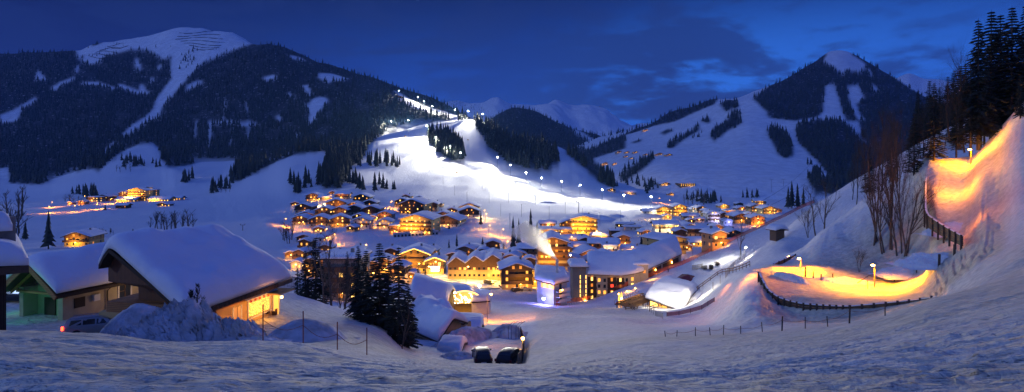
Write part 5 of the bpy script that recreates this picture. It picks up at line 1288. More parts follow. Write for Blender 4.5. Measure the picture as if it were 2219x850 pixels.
# corner ground shading posts: window with glowing curtain
def wrect(name, t0, t1, z0, z1, m, d=.03, th=.05, parent=None):
    return poly(name, [wp(t0,z0)+nr*d, wp(t1,z0)+nr*d, wp(t1,z1)+nr*d, wp(t0,z1)+nr*d], m, parent or big, -nr*th)
M_curt = bpy.data.materials.new('light_curtain'); M_curt.use_nodes = True
nt2 = M_curt.node_tree; b_ = nt2.nodes['Principled BSDF']; tcn = nt2.nodes.new('ShaderNodeTexCoord'); vo = nt2.nodes.new('ShaderNodeTexVoronoi'); vo.inputs['Scale'].default_value = 9
nt2.links.new(tcn.outputs['Object'], vo.inputs['Vector']); mr = nt2.nodes.new('ShaderNodeMapRange'); nt2.links.new(vo.outputs['Distance'], mr.inputs[0])
mr.inputs[1].default_value = .05; mr.inputs[2].default_value = .35; mr.inputs[3].default_value = 9; mr.inputs[4].default_value = .9
nt2.links.new(mr.outputs[0], b_.inputs['Emission Strength']); b_.inputs['Emission Color'].default_value = (1,.55,.09,1); b_.inputs['Base Color'].default_value = (.3,.2,.05,1)
wz0, wz1 = -13.65, zm-.12
T = tp
w_ = wrect('window', T(539), T(583), wz0, wz1, M_curt, .04)
wrect('frame', T(536), T(539)-.002, wz0-.1, wz1+.05, M_trim, .07, .07, w_); wrect('frame', T(583)+.002, T(586), wz0-.1, wz1+.05, M_trim, .07, .07, w_); wrect('sill', T(535), T(587), wz0-.22, wz0-.11, M_trim, .16, .16, w_)
for k in range(14):
    t0 = T(522)+(T(588)-T(522))*k/14; t1 = t0+(T(588)-T(522))/14-.0006
    m = mat('awning_red', (.5,.06,.04), .8) if k % 2 else mat('awning_cream', (.7,.62,.45), .8)
    aw = poly('awning_strip', [wp(t0,zm+.22)+nr*.25, wp(t1,zm+.22)+nr*.25, wp(t1,zm+.02)+nr*.62, wp(t0,zm+.02)+nr*.62], m, big, Vector((0,0,.03)))
    poly('awning_valance', [wp(t0,zm+.02)+nr*.62, wp(t1,zm+.02)+nr*.62, wp(t1,zm-.17)+nr*.62, wp(t0,zm-.17)+nr*.62], m, big, nr*.02)
poly('awning_snow', [wp(T(521),zm+.27)+nr*.25, wp(T(589),zm+.27)+nr*.25, wp(T(589),zm+.07)+nr*.64, wp(T(521),zm+.07)+nr*.64], M_snow_n, big, Vector((0,0,.06)))
wl = wrect('window', T(506), T(521), wz0-.2, wz1-.25, mat('window_dim', (.2,.1,.05), .3, emit=(1,.35,.08), es=.5), .03)
wrect('frame', T(503), T(506)-.001, wz0-.3, wz1-.15, M_trim, .06, .06, wl); wrect('frame', T(521)+.001, T(524), wz0-.3, wz1-.15, M_trim, .06, .06, wl); wrect('glazing_bar', T(513), T(514), wz0-.2, wz1-.25, M_wood, .06, .03, wl)
dr = wrect('door', T(592), T(603), -14.5, zm-.35, mat('door_glow', (.3,.2,.1), .4, emit=(1,.48,.06), es=1.5), .03)
wrect('frame', T(590), T(592)-.001, -14.5, zm-.25, M_trim, .07, .07, dr); wrect('frame', T(603)+.001, T(605), -14.5, zm-.25, M_trim, .07, .07, dr); wrect('panel', T(595), T(600), -14.5, -13.9, M_wood, .06, .03, dr)
wrect('house_lamp', T(607), T(609), zm-1.0, zm-.8, M_lampo, .2, .15)
wrect('planter', T(586), T(589), -14.3, -13.95, M_wood_d, .5, .35); wrect('mailbox', T(575), T(580), -14.0, -13.8, M_wood_d, .25, .25)
for (px_, z, pw, dst) in ((560, zm-1.0, 210, 1.9), (515, zm-1.2, 110, 1.9), (490, zm-1.2, 70, 1.9), (597, zm-1.1, 90, 1.6), (618, zm-1.2, 60, 1.5), (545, zm-.5, 160, 2.6)):
    light('facade_light', wp(T(px_), z)+nr*dst, pw, (1,.38,.04), 'SPOT', r=.25, parent=big, target=wp(T(px_), z+.5), spot=150)
light('window_fill', wp(T(560), -13.4)+nr*1.0, 60, (1,.42,.05), r=.4, parent=big)  # added point light before the curtain window, no fixture
# ---- small green-lit house
zE, zR_ = -11.5, -9.0
Gc = Vector((-39.3, 54, zE)); gdir = Vector((-.95,.31,0)); edir = Vector((.31,.95,0)); Wd_ = 6.8; Ln = 15
sm = empty('small_chalet', (Gc.x, Gc.y, -14.6), math.atan2(edir.y, edir.x)-PI/2, 'small chalet with green-lit gable porch and thick snow roof beside the parked cars', 'house')
# local frame: x to the right (=-gdir), y along the ridge, gable facing -y ; origin at the gable centre
ctr = Gc+gdir*Wd_/2; sm.location = (ctr.x, ctr.y, -14.6)
sm.rotation_euler = (0,0,math.atan2(-gdir.y, -gdir.x))
hE = zE+14.6; hR = zR_+14.6; w = Wd_; ww = w-1.3; g0 = 1.3
MB().box(-ww/2, ww/2, g0, Ln, -2, hE).build('wall', M_pl_dim, sm)
poly('gable_wall', [(-ww/2,g0-.03,hE),(ww/2,g0-.03,hE),(0,g0-.03,hR-.1)], M_pl_dim, sm, (0,.3,0))
# porch side walls (open porch) and the niche
poly('porch_wall', [(ww/2-.6,0,-2),(ww/2,0,-2),(ww/2,0,hE),(ww/2-.6,0,hE)], M_pl_dim, sm, (0,g0,0))
poly('porch_wall', [(-ww/2,0,-2),(-ww/2+.5,0,-2),(-ww/2+.5,0,hE),(-ww/2,0,hE)], M_pl_dim, sm, (0,g0,0))
mb = MB(); s_ = (hR-hE)/(w/2)
for sg in (-1, 1):
    a = [(0,-1.2,hR),(0,Ln+1,hR),(sg*(w/2+.25),Ln+1,hE-.25*s_),(sg*(w/2+.25),-1.2,hE-.25*s_)]; b = [(x,y,z-.25) for x,y,z in a]
    if sg > 0: a = a[::-1]; b = b[::-1]
    mb.add(a+b, [(0,1,2,3),(7,6,5,4),(0,4,5,1),(1,5,6,2),(2,6,7,3),(3,7,4,0)])
mb.build('roof', M_wood_d, sm)
fb = MB()
for sg in (-1, 1):
    fb.bar((sg*(w/2+.25),-1.26,hE-.25*s_-.14), (0,-1.26,hR-.14), .1, .42); fb.bar((sg*(w/2+.1),-.2,hE-.5), (0,-.2,hR-.5), .16, .2)
fb.bar((-ww/2,-.2,hE-.3), (ww/2,-.2,hE-.3), .18, .2); fb.build('verge_boards', M_planks, sm)
def stop(u, v):
    x = (u*2-1)*(w/2+.35); z = hR-(math.sqrt(x*x+.8)-.55)*s_; return (x, -1.25+v*(Ln+2.3), z)
_o = pillow(stop, 16, 16, 1.15, 'roof_snow', sm, 33, lump=.2, edge=.09); _o.data.materials[0] = M_snow_n
# features on the right side wall (x = +ww/2)
X1 = ww/2
def sbox(name, y0, y1, z0, z1, m, d=.06, par=None): return MB().box(X1+.004, X1+d, y0, y1, z0, z1).build(name, m, par or sm)
wn = sbox('window', 5.4, 6.6, 1.2, 2.6, M_glass, .05); sbox('frame', 5.25, 5.4, 1.1, 2.7, M_trim, .09, wn); sbox('frame', 6.6, 6.75, 1.1, 2.7, M_trim, .09, wn); sbox('glazing_bar', 5.97, 6.03, 1.2, 2.6, M_wood, .09, wn); sbox('glazing_bar', 5.4, 5.96, 1.9, 1.96, M_wood, .09, wn)
wn = sbox('window', 12.0, 13.2, 1.4, 2.8, M_glass, .05); sbox('frame', 11.85, 12.0, 1.3, 2.9, M_wood, .09, wn); sbox('frame', 13.2, 13.35, 1.3, 2.9, M_wood, .09, wn); sbox('glazing_bar', 12.57, 12.63, 1.4, 2.8, M_wood, .09, wn)
sbox('notice_board', 1.0, 2.0, 1.3, 2.2, M_wood_d, .07); sbox('mailbox', 2.7, 3.3, 1.6, 2.2, M_trim, .28)
MB().tube([(X1+.9,4.0,hE-.3),(X1+.15,4.1,hE-.8),(X1+.15,4.1,-1)], .07, 6).build('downpipe', M_wood_d, sm)
MB().box(-1.3,.1,g0-.1,g0-.035,-.6,2.0).build('door', M_wood_d, sm)
light('green_light', Vector((ctr.x-1.2, ctr.y-4.0, -12.8)), 150, (.05,1,.20), 'SPOT', r=.4, target=ctr+Vector((0,0,-.3)), spot=120)
light('green_light', sm.location+Vector((-4.0,2.0,1.6)), 14, (.05,1,.25), r=.3)
light('wall_light', Vector((-35.7,59.1,-12.3)), 110, (1,.62,.25), r=.3)
# ---- snowed-up building at the left edge
lb = empty('timber_house', (-25.7,31,-14), math.radians(41), 'dark timber house corner with snowed chimney at the left edge of the photo', 'house')
lw = MB(); xr = .0; xo = .85
lw.box(-12, xr, 0, 9, -3, -(588-HZ)/F*31+14-.1); lw.build('wall', M_wood_d, lb)
zl = -(596-HZ)/F*30+14
MB().box(-12, xo, -1.2, 10, zl, zl+.36).build('roof', M_roofw, lb)
_o = pillow(lambda u, v: (-12+u*(xo+12), -1.2+v*11.2, zl+.36+.9*(1-u)), 12, 8, 1.15, 'roof_snow', lb, 44, edge=.08); _o.data.materials[0] = M_snow_n
cx = .1; MB().box(cx-.35, cx+.35, 2.2, 2.9, zl, zl+2.6).build('chimney', M_stone, lb)
pillow(lambda u, v: (cx-1.6+u*1.8, 1.6+v*1.6, zl+1.9), 5, 5, 1.1, 'chimney_snow', lb, 45, edge=.35)

# ================================================================ estate car
def car(name, loc, yaw, label, paint, tail=True, snow=True):
    e = empty(name, loc, yaw, label, 'car'); L, W, H = 4.75, 1.82, 1.48      # front at +x
    # cross sections along x : (x, half width, z low, z belt, z top, roof half width)
    S = [(-2.36,.80,.42,.80,.86,.72),(-2.30,.86,.30,.92,1.02,.74),(-2.1,.90,.26,.95,1.36,.66),(-1.8,.91,.25,.97,1.46,.66),(-.8,.91,.24,.96,1.49,.68),(.1,.91,.24,.95,1.47,.67),(.6,.91,.24,.94,1.34,.66),(1.15,.90,.24,.93,.99,.72),(1.8,.88,.25,.84,.90,.70),(2.2,.82,.28,.72,.78,.62),(2.38,.66,.36,.60,.64,.5)]
    v = []; f = []; n = 10
    for (x, hw, z0, zb_, zt_, rw) in S:
        v += [(x,-hw*.9,z0),(x,-hw,z0+.18),(x,-hw,zb_-.1),(x,-hw*.97,zb_),(x,-rw,zt_-.04),(x,-rw*.7,zt_),(x,rw*.7,zt_),(x,rw,zt_-.04),(x,hw*.97,zb_),(x,hw,zb_-.1),(x,hw,z0+.18),(x,hw*.9,z0)]
    n = 12
    for i in range(len(S)-1):
        for k in range(n): f.append((i*n+k, i*n+(k+1) % n, (i+1)*n+(k+1) % n, (i+1)*n+k))
    f += [tuple(range(n))[::-1], tuple((len(S)-1)*n+k for k in range(n))]
    body = MB().add(v, f).build('body', paint, e, True)
    body.data.set_sharp_from_angle(angle=.6)
    # glass: slightly proud side strips, rear and windscreen
    def at_s(x, fr, side, out=.006):
        xs = [s[0] for s in S]; g = lambda i: float(np.interp(x, xs, [s[i] for s in S]))
        zb_, zt_, hw, rw = g(3), g(4)-.04, g(1)*.97, g(5); return (x, side*((hw+(rw-hw)*fr)+out), zb_+(zt_-zb_)*fr)
    for side in (-1, 1):
        for (x0, x1) in ((-1.95,-1.12),(-1.05,-.22),(-.15,.62)):
            a = [at_s(x0+.04, .12, side), at_s(x1, .12, side), at_s(x1-(.28 if x1 > .5 else 0), .9, side), at_s(x0+.04+(.1 if x0 < -1.9 else 0), .9, side)]
            MB().add(a, [(0,1,2,3)]).build('side_window', M_glass, e)
        for x in (-1.42, 1.42):
            w_ = MB().tube([(x,side*.74,.33),(x,side*.93,.33)], [.33,.33], 20).build('wheel', mat('tyre', (.02,.02,.02), .8), e)
            MB().tube([(x,side*.90,.33),(x,side*.945,.33)], [.20,.19], 10).build('rim', M_metal, w_)
        MB().box(-2.40,-2.26,side*.80-.12,side*.80+.12,.72,.98).build('tail_light', mat('tail_lamp_on', (.4,.02,.01), .4, emit=(1,.05,.015), es=9) if tail and side < 0 else (mat('tail_lamp', (.25,.01,.01), .4, emit=(1,.04,.01), es=.7) if tail else mat('tail_lamp_off', (.15,.01,.01), .4)), e)
        MB().box(.50,.66,side*1.0-.09,side*1.0+.09,.92,1.04).build('mirror', paint, e)
        MB().box(2.18,2.33,side*.62-.14,side*.62+.14,.56,.70).build('headlight', M_metal, e)
        rr = MB().tube([(-1.9,side*.60,1.50),(-1.0,side*.62,1.54),(.1,side*.60,1.50)], .025, 6).build('roof_rail', M_metal, e)
    MB().add([(-2.27,-.62,.98),(-2.27,.62,.98),(-2.12,.56,1.34),(-2.12,-.56,1.34)], [(0,3,2,1)]).build('rear_window', M_glass, e)
    MB().add([(.66,-.60,1.33),(.66,.60,1.33),(1.17,.66,.99),(1.17,-.66,.99)], [(0,1,2,3)]).build('windscreen', M_glass, e)
    MB().box(-2.46,-2.30,-.84,.84,.30,.52).build('bumper', paint, e)
    MB().box(-2.475,-2.462,-.26,.26,.55,.66).build('number_plate', (mat('plate_lit', (.7,.65,.4), .5, emit=(1,.75,.3), es=1.2) if tail else mat('plate', (.5,.5,.5), .5)), e)
    pillow(lambda u, v: (-1.8+u*1.9, -.5+v*1.0, 1.475), 3, 3, .06, 'roof_snow', e, 2, edge=.3) if snow and not tail else None
    return e
M_silver = mat('silver_paint', (.30,.32,.36), .35, metal=.55); M_black = mat('dark_paint', (.02,.02,.025), .3, metal=.3)
cp = at(217, 722, 49); cp.z = ground_z(cp.x, cp.y, ['ground'])
car('parked_estate_car', cp, math.radians(25), 'silver estate car with one glowing tail lamp parked before the small chalet', M_silver)
if True:
    light('plate_light', cp+Vector((-2.9,-1.3,.55)), 1.6, (1,.65,.25), r=.05)
cp2 = at(40, 660, 62); cp2.z = ground_z(cp2.x, cp2.y, ['ground'])
car('parked_car', cp2, math.radians(170), 'dark car in the shade left of the green-lit porch', M_black, False)
for i, (px, py, Y, yaw, lab) in enumerate([(1106,776,64,72,'dark car at the right end of the sunken parking bay near the corner fence'),(1044,774,65,98,'dark car left in the sunken parking bay beside the snow heap')]):
    c_ = at(px, py, Y); c_.z = ground_z(c_.x, c_.y, ['ground']); car('parked_car', c_, math.radians(yaw), lab, M_black, False, False)
for i, (px, py, lab) in enumerate([(1138,630,'snowy van parked right of the big brown chalet entrance'),(1121,631,'dark small car parked before the big brown chalet')]):
    c_ = on(px, py); c_.z = ground_z(c_.x, c_.y, ['ground']); car('parked_car', c_, math.radians(15+i*20), lab, M_silver if i == 0 else M_black, False)

# ================================================================ heaps of snow
def heap(name, c, rx, ry, h, label, seed, rough=.25, rot=0, n=90, sc=1.0, peak=None, matl=None):
    v = []; f = []; m = n
    for j in range(m+1):
        for i in range(m+1):
            x = (i/m*2-1); y = (j/m*2-1); r = math.hypot(x, y); k = max(0, 1-r*r)
            px_, py_ = x*rx, y*ry
            b = k**.9 if peak is None else k**1.1*(.55+.45*math.exp(-((x-peak)/.35)**2))
            v.append((px_, py_, b))
    v = np.array(v); a = fbm(v[:,0]*.55*sc+seed, v[:,1]*.55*sc, 5, seed, .6); a2 = np.abs(fbm(v[:,0]*1.7*sc, v[:,1]*1.7*sc+seed, 5, seed+3, .7))*1.5
    kk = v[:,2]
    v[:,2] = kk*h+(a*rough*h*1.2-a2*rough*h*.5)*np.minimum(1, kk*3)-.35*(kk < .02)
    v[:,0] += a2*rough*1.2*(kk > .05); 
    g = np.arange(m*(m+1)).reshape(m, m+1)[:, :-1].ravel(); f = np.stack([g, g+1, g+m+2, g+m+1], -1)
    o = link(name, mesh_np(name, v, f, matl or M_heap, True)); o.location = c; o.rotation_euler = (0,0,rot); tag(o, label, 'snow heap'); return o
M_heap = mat('heaped_snow', (.74,.73,.74), .85, var=.14, vscale=.9, col2=(.42,.38,.32), bump=.12, bscale=4, spec=.2)
M_smooth = mat('soft_snow', (.80,.81,.84), .8, var=.04, vscale=1, bump=.05, bscale=1.5, spec=.2)
c_ = at(415, 748, 34.5); heap('snow_heap', (c_.x-.4, c_.y, ground_z(c_.x, c_.y)-.25), 4.9, 3.6, 3.3, 'high rough heap of cleared snow in front of the big roof', 5, .6, peak=-.12, n=190)
c_ = at(505, 742, 33.5); heap('snow_heap', (c_.x, c_.y, ground_z(c_.x, c_.y)-.3), 3.6, 2.0, .8, 'lower rough shoulder of the cleared snow heap beside the ochre wall', 8, .4, n=110)
c_ = at(300, 738, 41); heap('snow_mound', (c_.x, c_.y, ground_z(c_.x, c_.y)-.2), 2.9, 3.0, 2.7, 'smooth rounded snow mound between the silver car and the rough heap', 12, .10)
c_ = at(655, 752, 43); heap('snow_mound', (c_.x, c_.y, ground_z(c_.x, c_.y)-.6), 3.2, 3.8, 1.9, 'smooth snow mound catching orange light before the ochre wall', 15, .08)
for i, (px, py, Y, k) in enumerate([(414,656,40,.9),(428,658,40,1.2),(440,666,39.5,.8)]):
    p = at(px, py, Y); e = empty('garden_conifer', p+Vector((0,0,-.6)), i, ['small garden conifer sticking out of the snow heap, left one','taller pointed garden conifer sticking out of the snow heap','lowest garden conifer at the right of the snow heap'][i], 'shrub')
    mb = MB(); qq = random.Random(i)
    for j in range(150):
        z = qq.random(); r_ = .30*(1-z)**.7+.02; a = qq.random()*6.28; c0_ = Vector((math.cos(a)*r_*qq.random(), math.sin(a)*r_*qq.random(), z*1.5*k)); d_ = Vector((math.cos(a)*.12, math.sin(a)*.12, .22)); mb.add([c0_, c0_+Vector((.05,.02,.0)), c0_+d_], [(0,1,2)])
    mb.build('foliage', M_needle_near, e); MB().tube([(0,0,-.4),(0,0,1.2*k)], .03, 5).build('stem', M_bark, e)

# ================================================================ middle foreground houses (below the slope)
def slab_house(name, roof, th, zwall, label, wallm, inset=1.0, cat='house', rise=0, seed=0, edge=.1, mat2=None, lump=.14, gable=False):
    prof_ = (lambda t: 1-math.sqrt((2*t-1)**2+.004)) if gable else (lambda t: math.sin(t*PI)**.8)
    """house under a quadrilateral roof given by near-left, near-right, far-right, far-left eave points and a ridge rise"""
    P = [Vector(p) for p in roof]; o = sum(P, Vector())/4; o.z = zwall
    e = empty(name, o, 0, label, cat)
    def top(u, v):
        a = P[0].lerp(P[1], u); b = P[3].lerp(P[2], u); p = a.lerp(b, v)-o; p.z += rise*prof_(v); return p
    mb = MB(); n = 8
    for j in range(n+1):
        for i in range(2):
            p = top(i, j/n); mb.v += [tuple(p-Vector((0,0,.28))), tuple(p)]
    for j in range(n):
        a = j*4; mb.f += [(a,a+2,a+6,a+4),(a+1,a+5,a+7,a+3),(a,a+4,a+5,a+1),(a+2,a+3,a+7,a+6)]
    mb.f += [(0,1,3,2),(n*4,n*4+2,n*4+3,n*4+1)]
    mb.build('roof', M_wood_d, e)
    pillow(top, 12, 12, th, 'roof_snow', e, seed, lump=lump, edge=edge)
    c = sum(P, Vector())/4-o
    q_ = []
    for p in P:
        d = (p-o)-c; d.z = 0; L_ = d.length; q_.append((p-o)-d.normalized()*inset*1.4)
    poly_ = [Vector((p.x, p.y, -3)) for p in q_]; mb = MB()
    mb.add(poly_+[Vector((p.x, p.y, p.z-.28)) for p in q_], [(0,3,2,1),(4,5,6,7),(0,1,5,4),(1,2,6,5),(2,3,7,6),(3,0,4,7)]); mb.build('wall', wallm, e)
    # gable fillers at both ends
    for a_, b_ in ((0, 3), (1, 2)):
        p, r_ = q_[a_], q_[b_]; m_ = (p+r_)/2; mb = MB(); pts = [p+Vector((0,0,-.3)), r_+Vector((0,0,-.3))]+[p.lerp(r_, t)+Vector((0,0,rise*prof_(t)-.3)) for t in (.8,.6,.5,.4,.2)]
        mb.add(pts, [tuple(range(len(pts)))]); mb.build('gable_wall', wallm, e)
    return e, o, q_
# near snowy-roofed house, gable to the right
h1, o1, q1 = slab_house('snowy_house', [at(866,704,98), at(950,741,84), at(1014,699,91), at(934,654,110)], 1.2, -28.5, 'nearest village house with creased thick snow roof and wooden balcony, right of the dark spruces', M_pl_dim, rise=2.0, seed=51, edge=.10, lump=.5, gable=True)
gv = (q1[2]-q1[1]); gn = Vector((gv.y, -gv.x, 0)).normalized()
for fl, dz in enumerate((-2.1, -4.6)):
    a_ = q1[1]+Vector((0,0,dz)); b_ = q1[2]+Vector((0,0,dz-.0))
    z_ = min(a_.z, b_.z); a_.z = b_.z = z_
    mb = MB(); mb.bar(a_+gn*.7, b_+gn*.7, 1.3, .16); mb.bar(a_+gn*1.4+up3*.55, b_+gn*1.4+up3*.55, .06, .7); mb.build('balcony', M_wood, h1)
    for k in range(3):
        p = a_.lerp(b_, .2+.3*k)+gn*.05+up3*.9; q_ = a_.lerp(b_, .3+.3*k)+gn*.05+up3*.9
        MB().bar(p, q_, .08, 1.5).build('window', M_lit[0] if (k+fl) % 2 else M_glass, h1)
MB().bar(q1[2]+gn*.1+Vector((0,0,-3)), q1[2]+gv.normalized()*3+gn*.1+Vector((0,0,-3)), .3, 4).build('annex_wall', M_plaster_y, h1)
light('annex_fill', o1+q1[2]+gn*3.2+Vector((0,0,-2.6)), 380, WARM, r=.3)  # added fill for lamp spill on the annex, no fixture
# low flat wing behind
h2, o2, q2_ = slab_house('snowy_house', [at(978,700,104), at(1046,702,104), at(1048,690,114), at(985,688,114)], 1.0, -30, 'low flat wing with snow cushion right of the creased snow roof', M_plaster_w, rise=.2, seed=52, inset=.5)
h6, o6, q6_ = slab_house('snowy_house', [at(946,762,76), at(998,770,72), at(1014,742,82), at(968,738,84)], .8, -29.5, 'low snowed-in shed roof directly below the nearest village house', M_wood, rise=.7, seed=57, inset=.5, gable=True)
h7, o7, q7_ = slab_house('snowy_house', [at(1004,722,96), at(1040,726,96), at(1050,706,106), at(1016,704,106)], .8, -31, 'small lit house with snowy roof between the flat wing and the sunken road', M_plaster_y, rise=1.0, seed=58, inset=.6, gable=True)
light('house_fill', at(1032,742,92), 260, WARM, r=.3)  # added fill, neither door nor lamp stands here
# two barrel roofs
h3, o3, q3_ = slab_house('barrel_roofed_hall', [at(888,642,124), at(968,672,126), at(990,644,150), at(905,622,150)], 1.2, -38, 'dark hall with softly humped snow roof beside the glaring lamp', M_wood_d, rise=3.0, seed=53, edge=.1)
h4, o4, q4_ = slab_house('barrel_roofed_bar', [at(984,655,150), at(1030,650,150), at(1006,628,172), at(958,622,172)], 1.2, -36.5, 'round-roofed bar with star lights glittering in its open front', M_plaster_y, rise=1.6, seed=54, edge=.12)
def arch(c, w, h, name, m, parent, th=.3):
    pts = [Vector((math.cos(a)*w/2, 0, math.sin(a)*h)) for a in np.linspace(0, PI, 13)]
    mb = MB(); mb.add([c+p for p in pts]+[c+p+Vector((0,th,0)) for p in pts], [tuple(range(13))[::-1]]); mb.build(name, m, parent); 
fa_ = at(1008, 655, 149); e = h4
mb = MB(); qq = random.Random(4)
c0_ = fa_-o4
poly('open_front', [c0_+Vector((math.cos(a)*4.2, -.3, math.sin(a)*2.8-.3)) for a in np.linspace(0, PI, 14)], mat('bar_interior', (.4,.28,.12), .8, emit=(1,.6,.2), es=.25), e, (0,.1,0))
for k in range(70):
    a = qq.uniform(0, PI); r_ = math.sqrt(qq.random()); p = c0_+Vector((math.cos(a)*3.9*r_, -.45, math.sin(a)*2.6*r_-.2)); mb.box(p.x-.07,p.x+.07,p.y-.05,p.y+.05,p.z-.07,p.z+.07)
mb.build('star_lights', mat('star_white', (.3,.3,.3), .5, emit=(1,.9,.6), es=14), e)
rim_ = MB(); pr = [c0_+Vector((math.cos(a)*4.4, -.5, math.sin(a)*3.1-.3)) for a in np.linspace(.05, PI-.05, 14)]; rim_.tube(pr, .14, 6).build('arch_light', M_string, e)
light('bar_light', fa_+Vector((0,-3.0,1.6)), 900, YEL, r=.5)
h5, o5, q5_ = slab_house('snowy_shed', [at(1020,655,146), at(1062,652,146), at(1066,636,160), at(1034,630,160)], .8, -35, 'low snow-roofed ticket building right of the round-roofed bar', M_plaster_w, rise=.5, seed=55, inset=.4)
# glaring lamp at the corner
def lamp_post(px, py, h, label, col=ORANGE, pw=1500, name='street_lamp', Y=None, arm=.8, head=M_lampo, group=None, cat='lamp', r=.25, thick=.07):
    p = on(px, py) if Y is None else at(px, py, Y)
    e = empty(name, p, random.uniform(-.5,.5), label, cat, group)
    MB().tube([(0,0,-1),(0,0,h*.5),(0,0,h)], [thick*1.3,thick,thick*.8], 6).build('post', M_metal, e)
    MB().tube([(0,0,h-.1),(arm*.5,-.05,h+.15),(arm,-.1,h+.1)], thick*.6, 5).build('arm', M_metal, e)
    MB().lathe((arm,-.1,h-.12), [(.05,.2),(.28 if h > 4 else .2,.12),(.26 if h > 4 else .18,-.05),(.08,-.14)], 10).build('lamp_head', head, e)
    light('lamp_light', (arm,-.1,h-.45), pw, col, 'SPOT', r=r, parent=e, target=(arm,-.1,-5), spot=165, blend=.5); return e
lamp_post(983, 668, 3.4, 'glaring golden lamp at the corner between the two humped snow roofs', WARM, 2600, arm=.3, Y=131, head=mat('lamp_gold', (.3,.3,.3), .5, emit=(1,.62,.25), es=70))
lamp_post(1056, 688, 5, 'orange street lamp beside the sunken road below the lift pylon', ORANGE, 6000, Y=130)
lamp_post(1132, 754, 1.2, 'small lamp at the end of the sunken parking bay', WARM, 160, Y=70, arm=.1)
c_ = at(1040, 735, 84); heap('snow_bank', (c_.x-3, c_.y, ground_z(c_.x,c_.y)-.5), 2.6, 9, 1.9, 'long rough snow bank lit orange beside the sunken road', 61, .3, rot=math.radians(-24))
c_ = at(990, 778, 68); heap('snow_bank', (c_.x, c_.y, ground_z(c_.x,c_.y)-.4), 2.8, 3, 1.0, 'snow bank below the balcony of the nearest village house', 64, .3)
c_ = at(1100, 720, 92); heap('snow_bank', (c_.x, c_.y, ground_z(c_.x,c_.y)-.4), 3.2, 5, 1.7, 'snow bank right of the sunken road holding bent poles', 66, .3)
light('yard_fill', at(1070, 735, 80)+Vector((0,-1,3)), 220, ORANGE, r=.3)  # added orange fill over the yard, no lamp behind it
# barrier fence round the parking bay
def fence_line(name, pts, h, label, post=M_wood_d, rail=None, spacing=2.5, pw=.12, rails=(.5,.95), cat='fence', rope=False, lean=0, rw=.06, net=None, postl=None):
    P = [Vector(p) for p in pts]; o = P[0].copy(); e = empty(name, o, 0, label, cat); qq = random.Random(len(label))
    L_ = [0]
    for a, b in zip(P, P[1:]): L_.append(L_[-1]+(b-a).length)
    def pos(s):
        k = min(int(np.searchsorted(L_, s, 'right')-1), len(P)-2); return P[k].lerp(P[k+1], (s-L_[k])/max(L_[k+1]-L_[k], 1e-6))-o
    n = max(1, round(L_[-1]/spacing)); tops = []
    for k in range(n+1):
        p = pos(L_[-1]*k/n); d = Vector((qq.uniform(-1,1)*lean, qq.uniform(-1,1)*lean, 1)).normalized()*h*qq.uniform(.92,1.08)
        if k < 100: MB().tube([p-up3*.8, p+d], pw/2, 6).build('post', post, e)
        tops.append((p, d))
    rr = MB()
    for (p, d), (p2, d2) in zip(tops, tops[1:]):
        for r_ in rails:
            a = p+d*r_; b = p2+d2*r_
            if rope: rr.tube([a, a.lerp(b,.25)-up3*.10, a.lerp(b,.5)-up3*.14, a.lerp(b,.75)-up3*.10, b], rw/2, 4)
            else: rr.bar(a, b, rw*.6, rw*2)
    if rails: rr.build('rope' if rope else 'rail', rail or post, e)
    if net:
        nm = MB()
        for (p, d), (p2, d2) in zip(tops, tops[1:]): nm.add([p+up3*.05, p2+up3*.05, p2+d2*.95, p+d*.95], [(0,1,2,3)])
        nm.build('net', net, e)
    return e
def gl(pts, dz=0):
    out = []
    for (px, py, *r_) in pts:
        p = on(px, py) if not r_ else at(px, py, r_[0])
        if r_: p.z = ground_z(p.x, p.y, ['ground'])
        out.append(p+Vector((0,0,dz)))
    return out
M_rust = mat('rust_red_pole', (.22,.05,.03), .7); M_rope = mat('orange_rope', (.32,.12,.06), .8)
M_net = bpy.data.materials.new('orange_net'); M_net.use_nodes = True
_n = M_net.node_tree; _b = _n.nodes['Principled BSDF']; _b.inputs['Base Color'].default_value = (.55,.10,.04,1); _b.inputs['Roughness'].default_value = .9; _b.inputs['Alpha'].default_value = .62
M_net2 = mat('grey_board', (.16,.15,.15), .8, var=.3, vscale=2)
fence_line('barrier_fence', gl([(1122,797,54),(1131,775,60),(1136,745,72),(1128,712,92)]), 1.5, 'grey solid barrier round the sunken parking bay at the slope edge', M_dark, M_net2, 2.2, .12, (.45,.95), net=M_net2)
for i, (px, py, lab) in enumerate([(1102,716,'leftmost bent steel pole above the sunken road'),(1108,712,'second bent steel pole above the sunken road'),(1118,714,'third bent steel pole above the sunken road'),(1124,716,'rightmost bent steel pole above the sunken road')]):
    p = at(px, py, 88); p.z = ground_z(p.x, p.y); e = empty('bent_pole', p, 0, lab, 'pole', 'bent poles above the sunken road')
    MB().tube([(0,0,-1),(0,0,1.8),(.5,-.2,2.4),(.9,-.3,2.6)], .05, 6).build('pole', M_metal, e)
fence_line('low_barrier', gl([(1020,797,52.5),(1060,799,53),(1122,797,54)]), .45, 'low dark kerb rail at the near end of the sunken parking bay', M_dark, M_net2, 2.2, .10, (.9,))
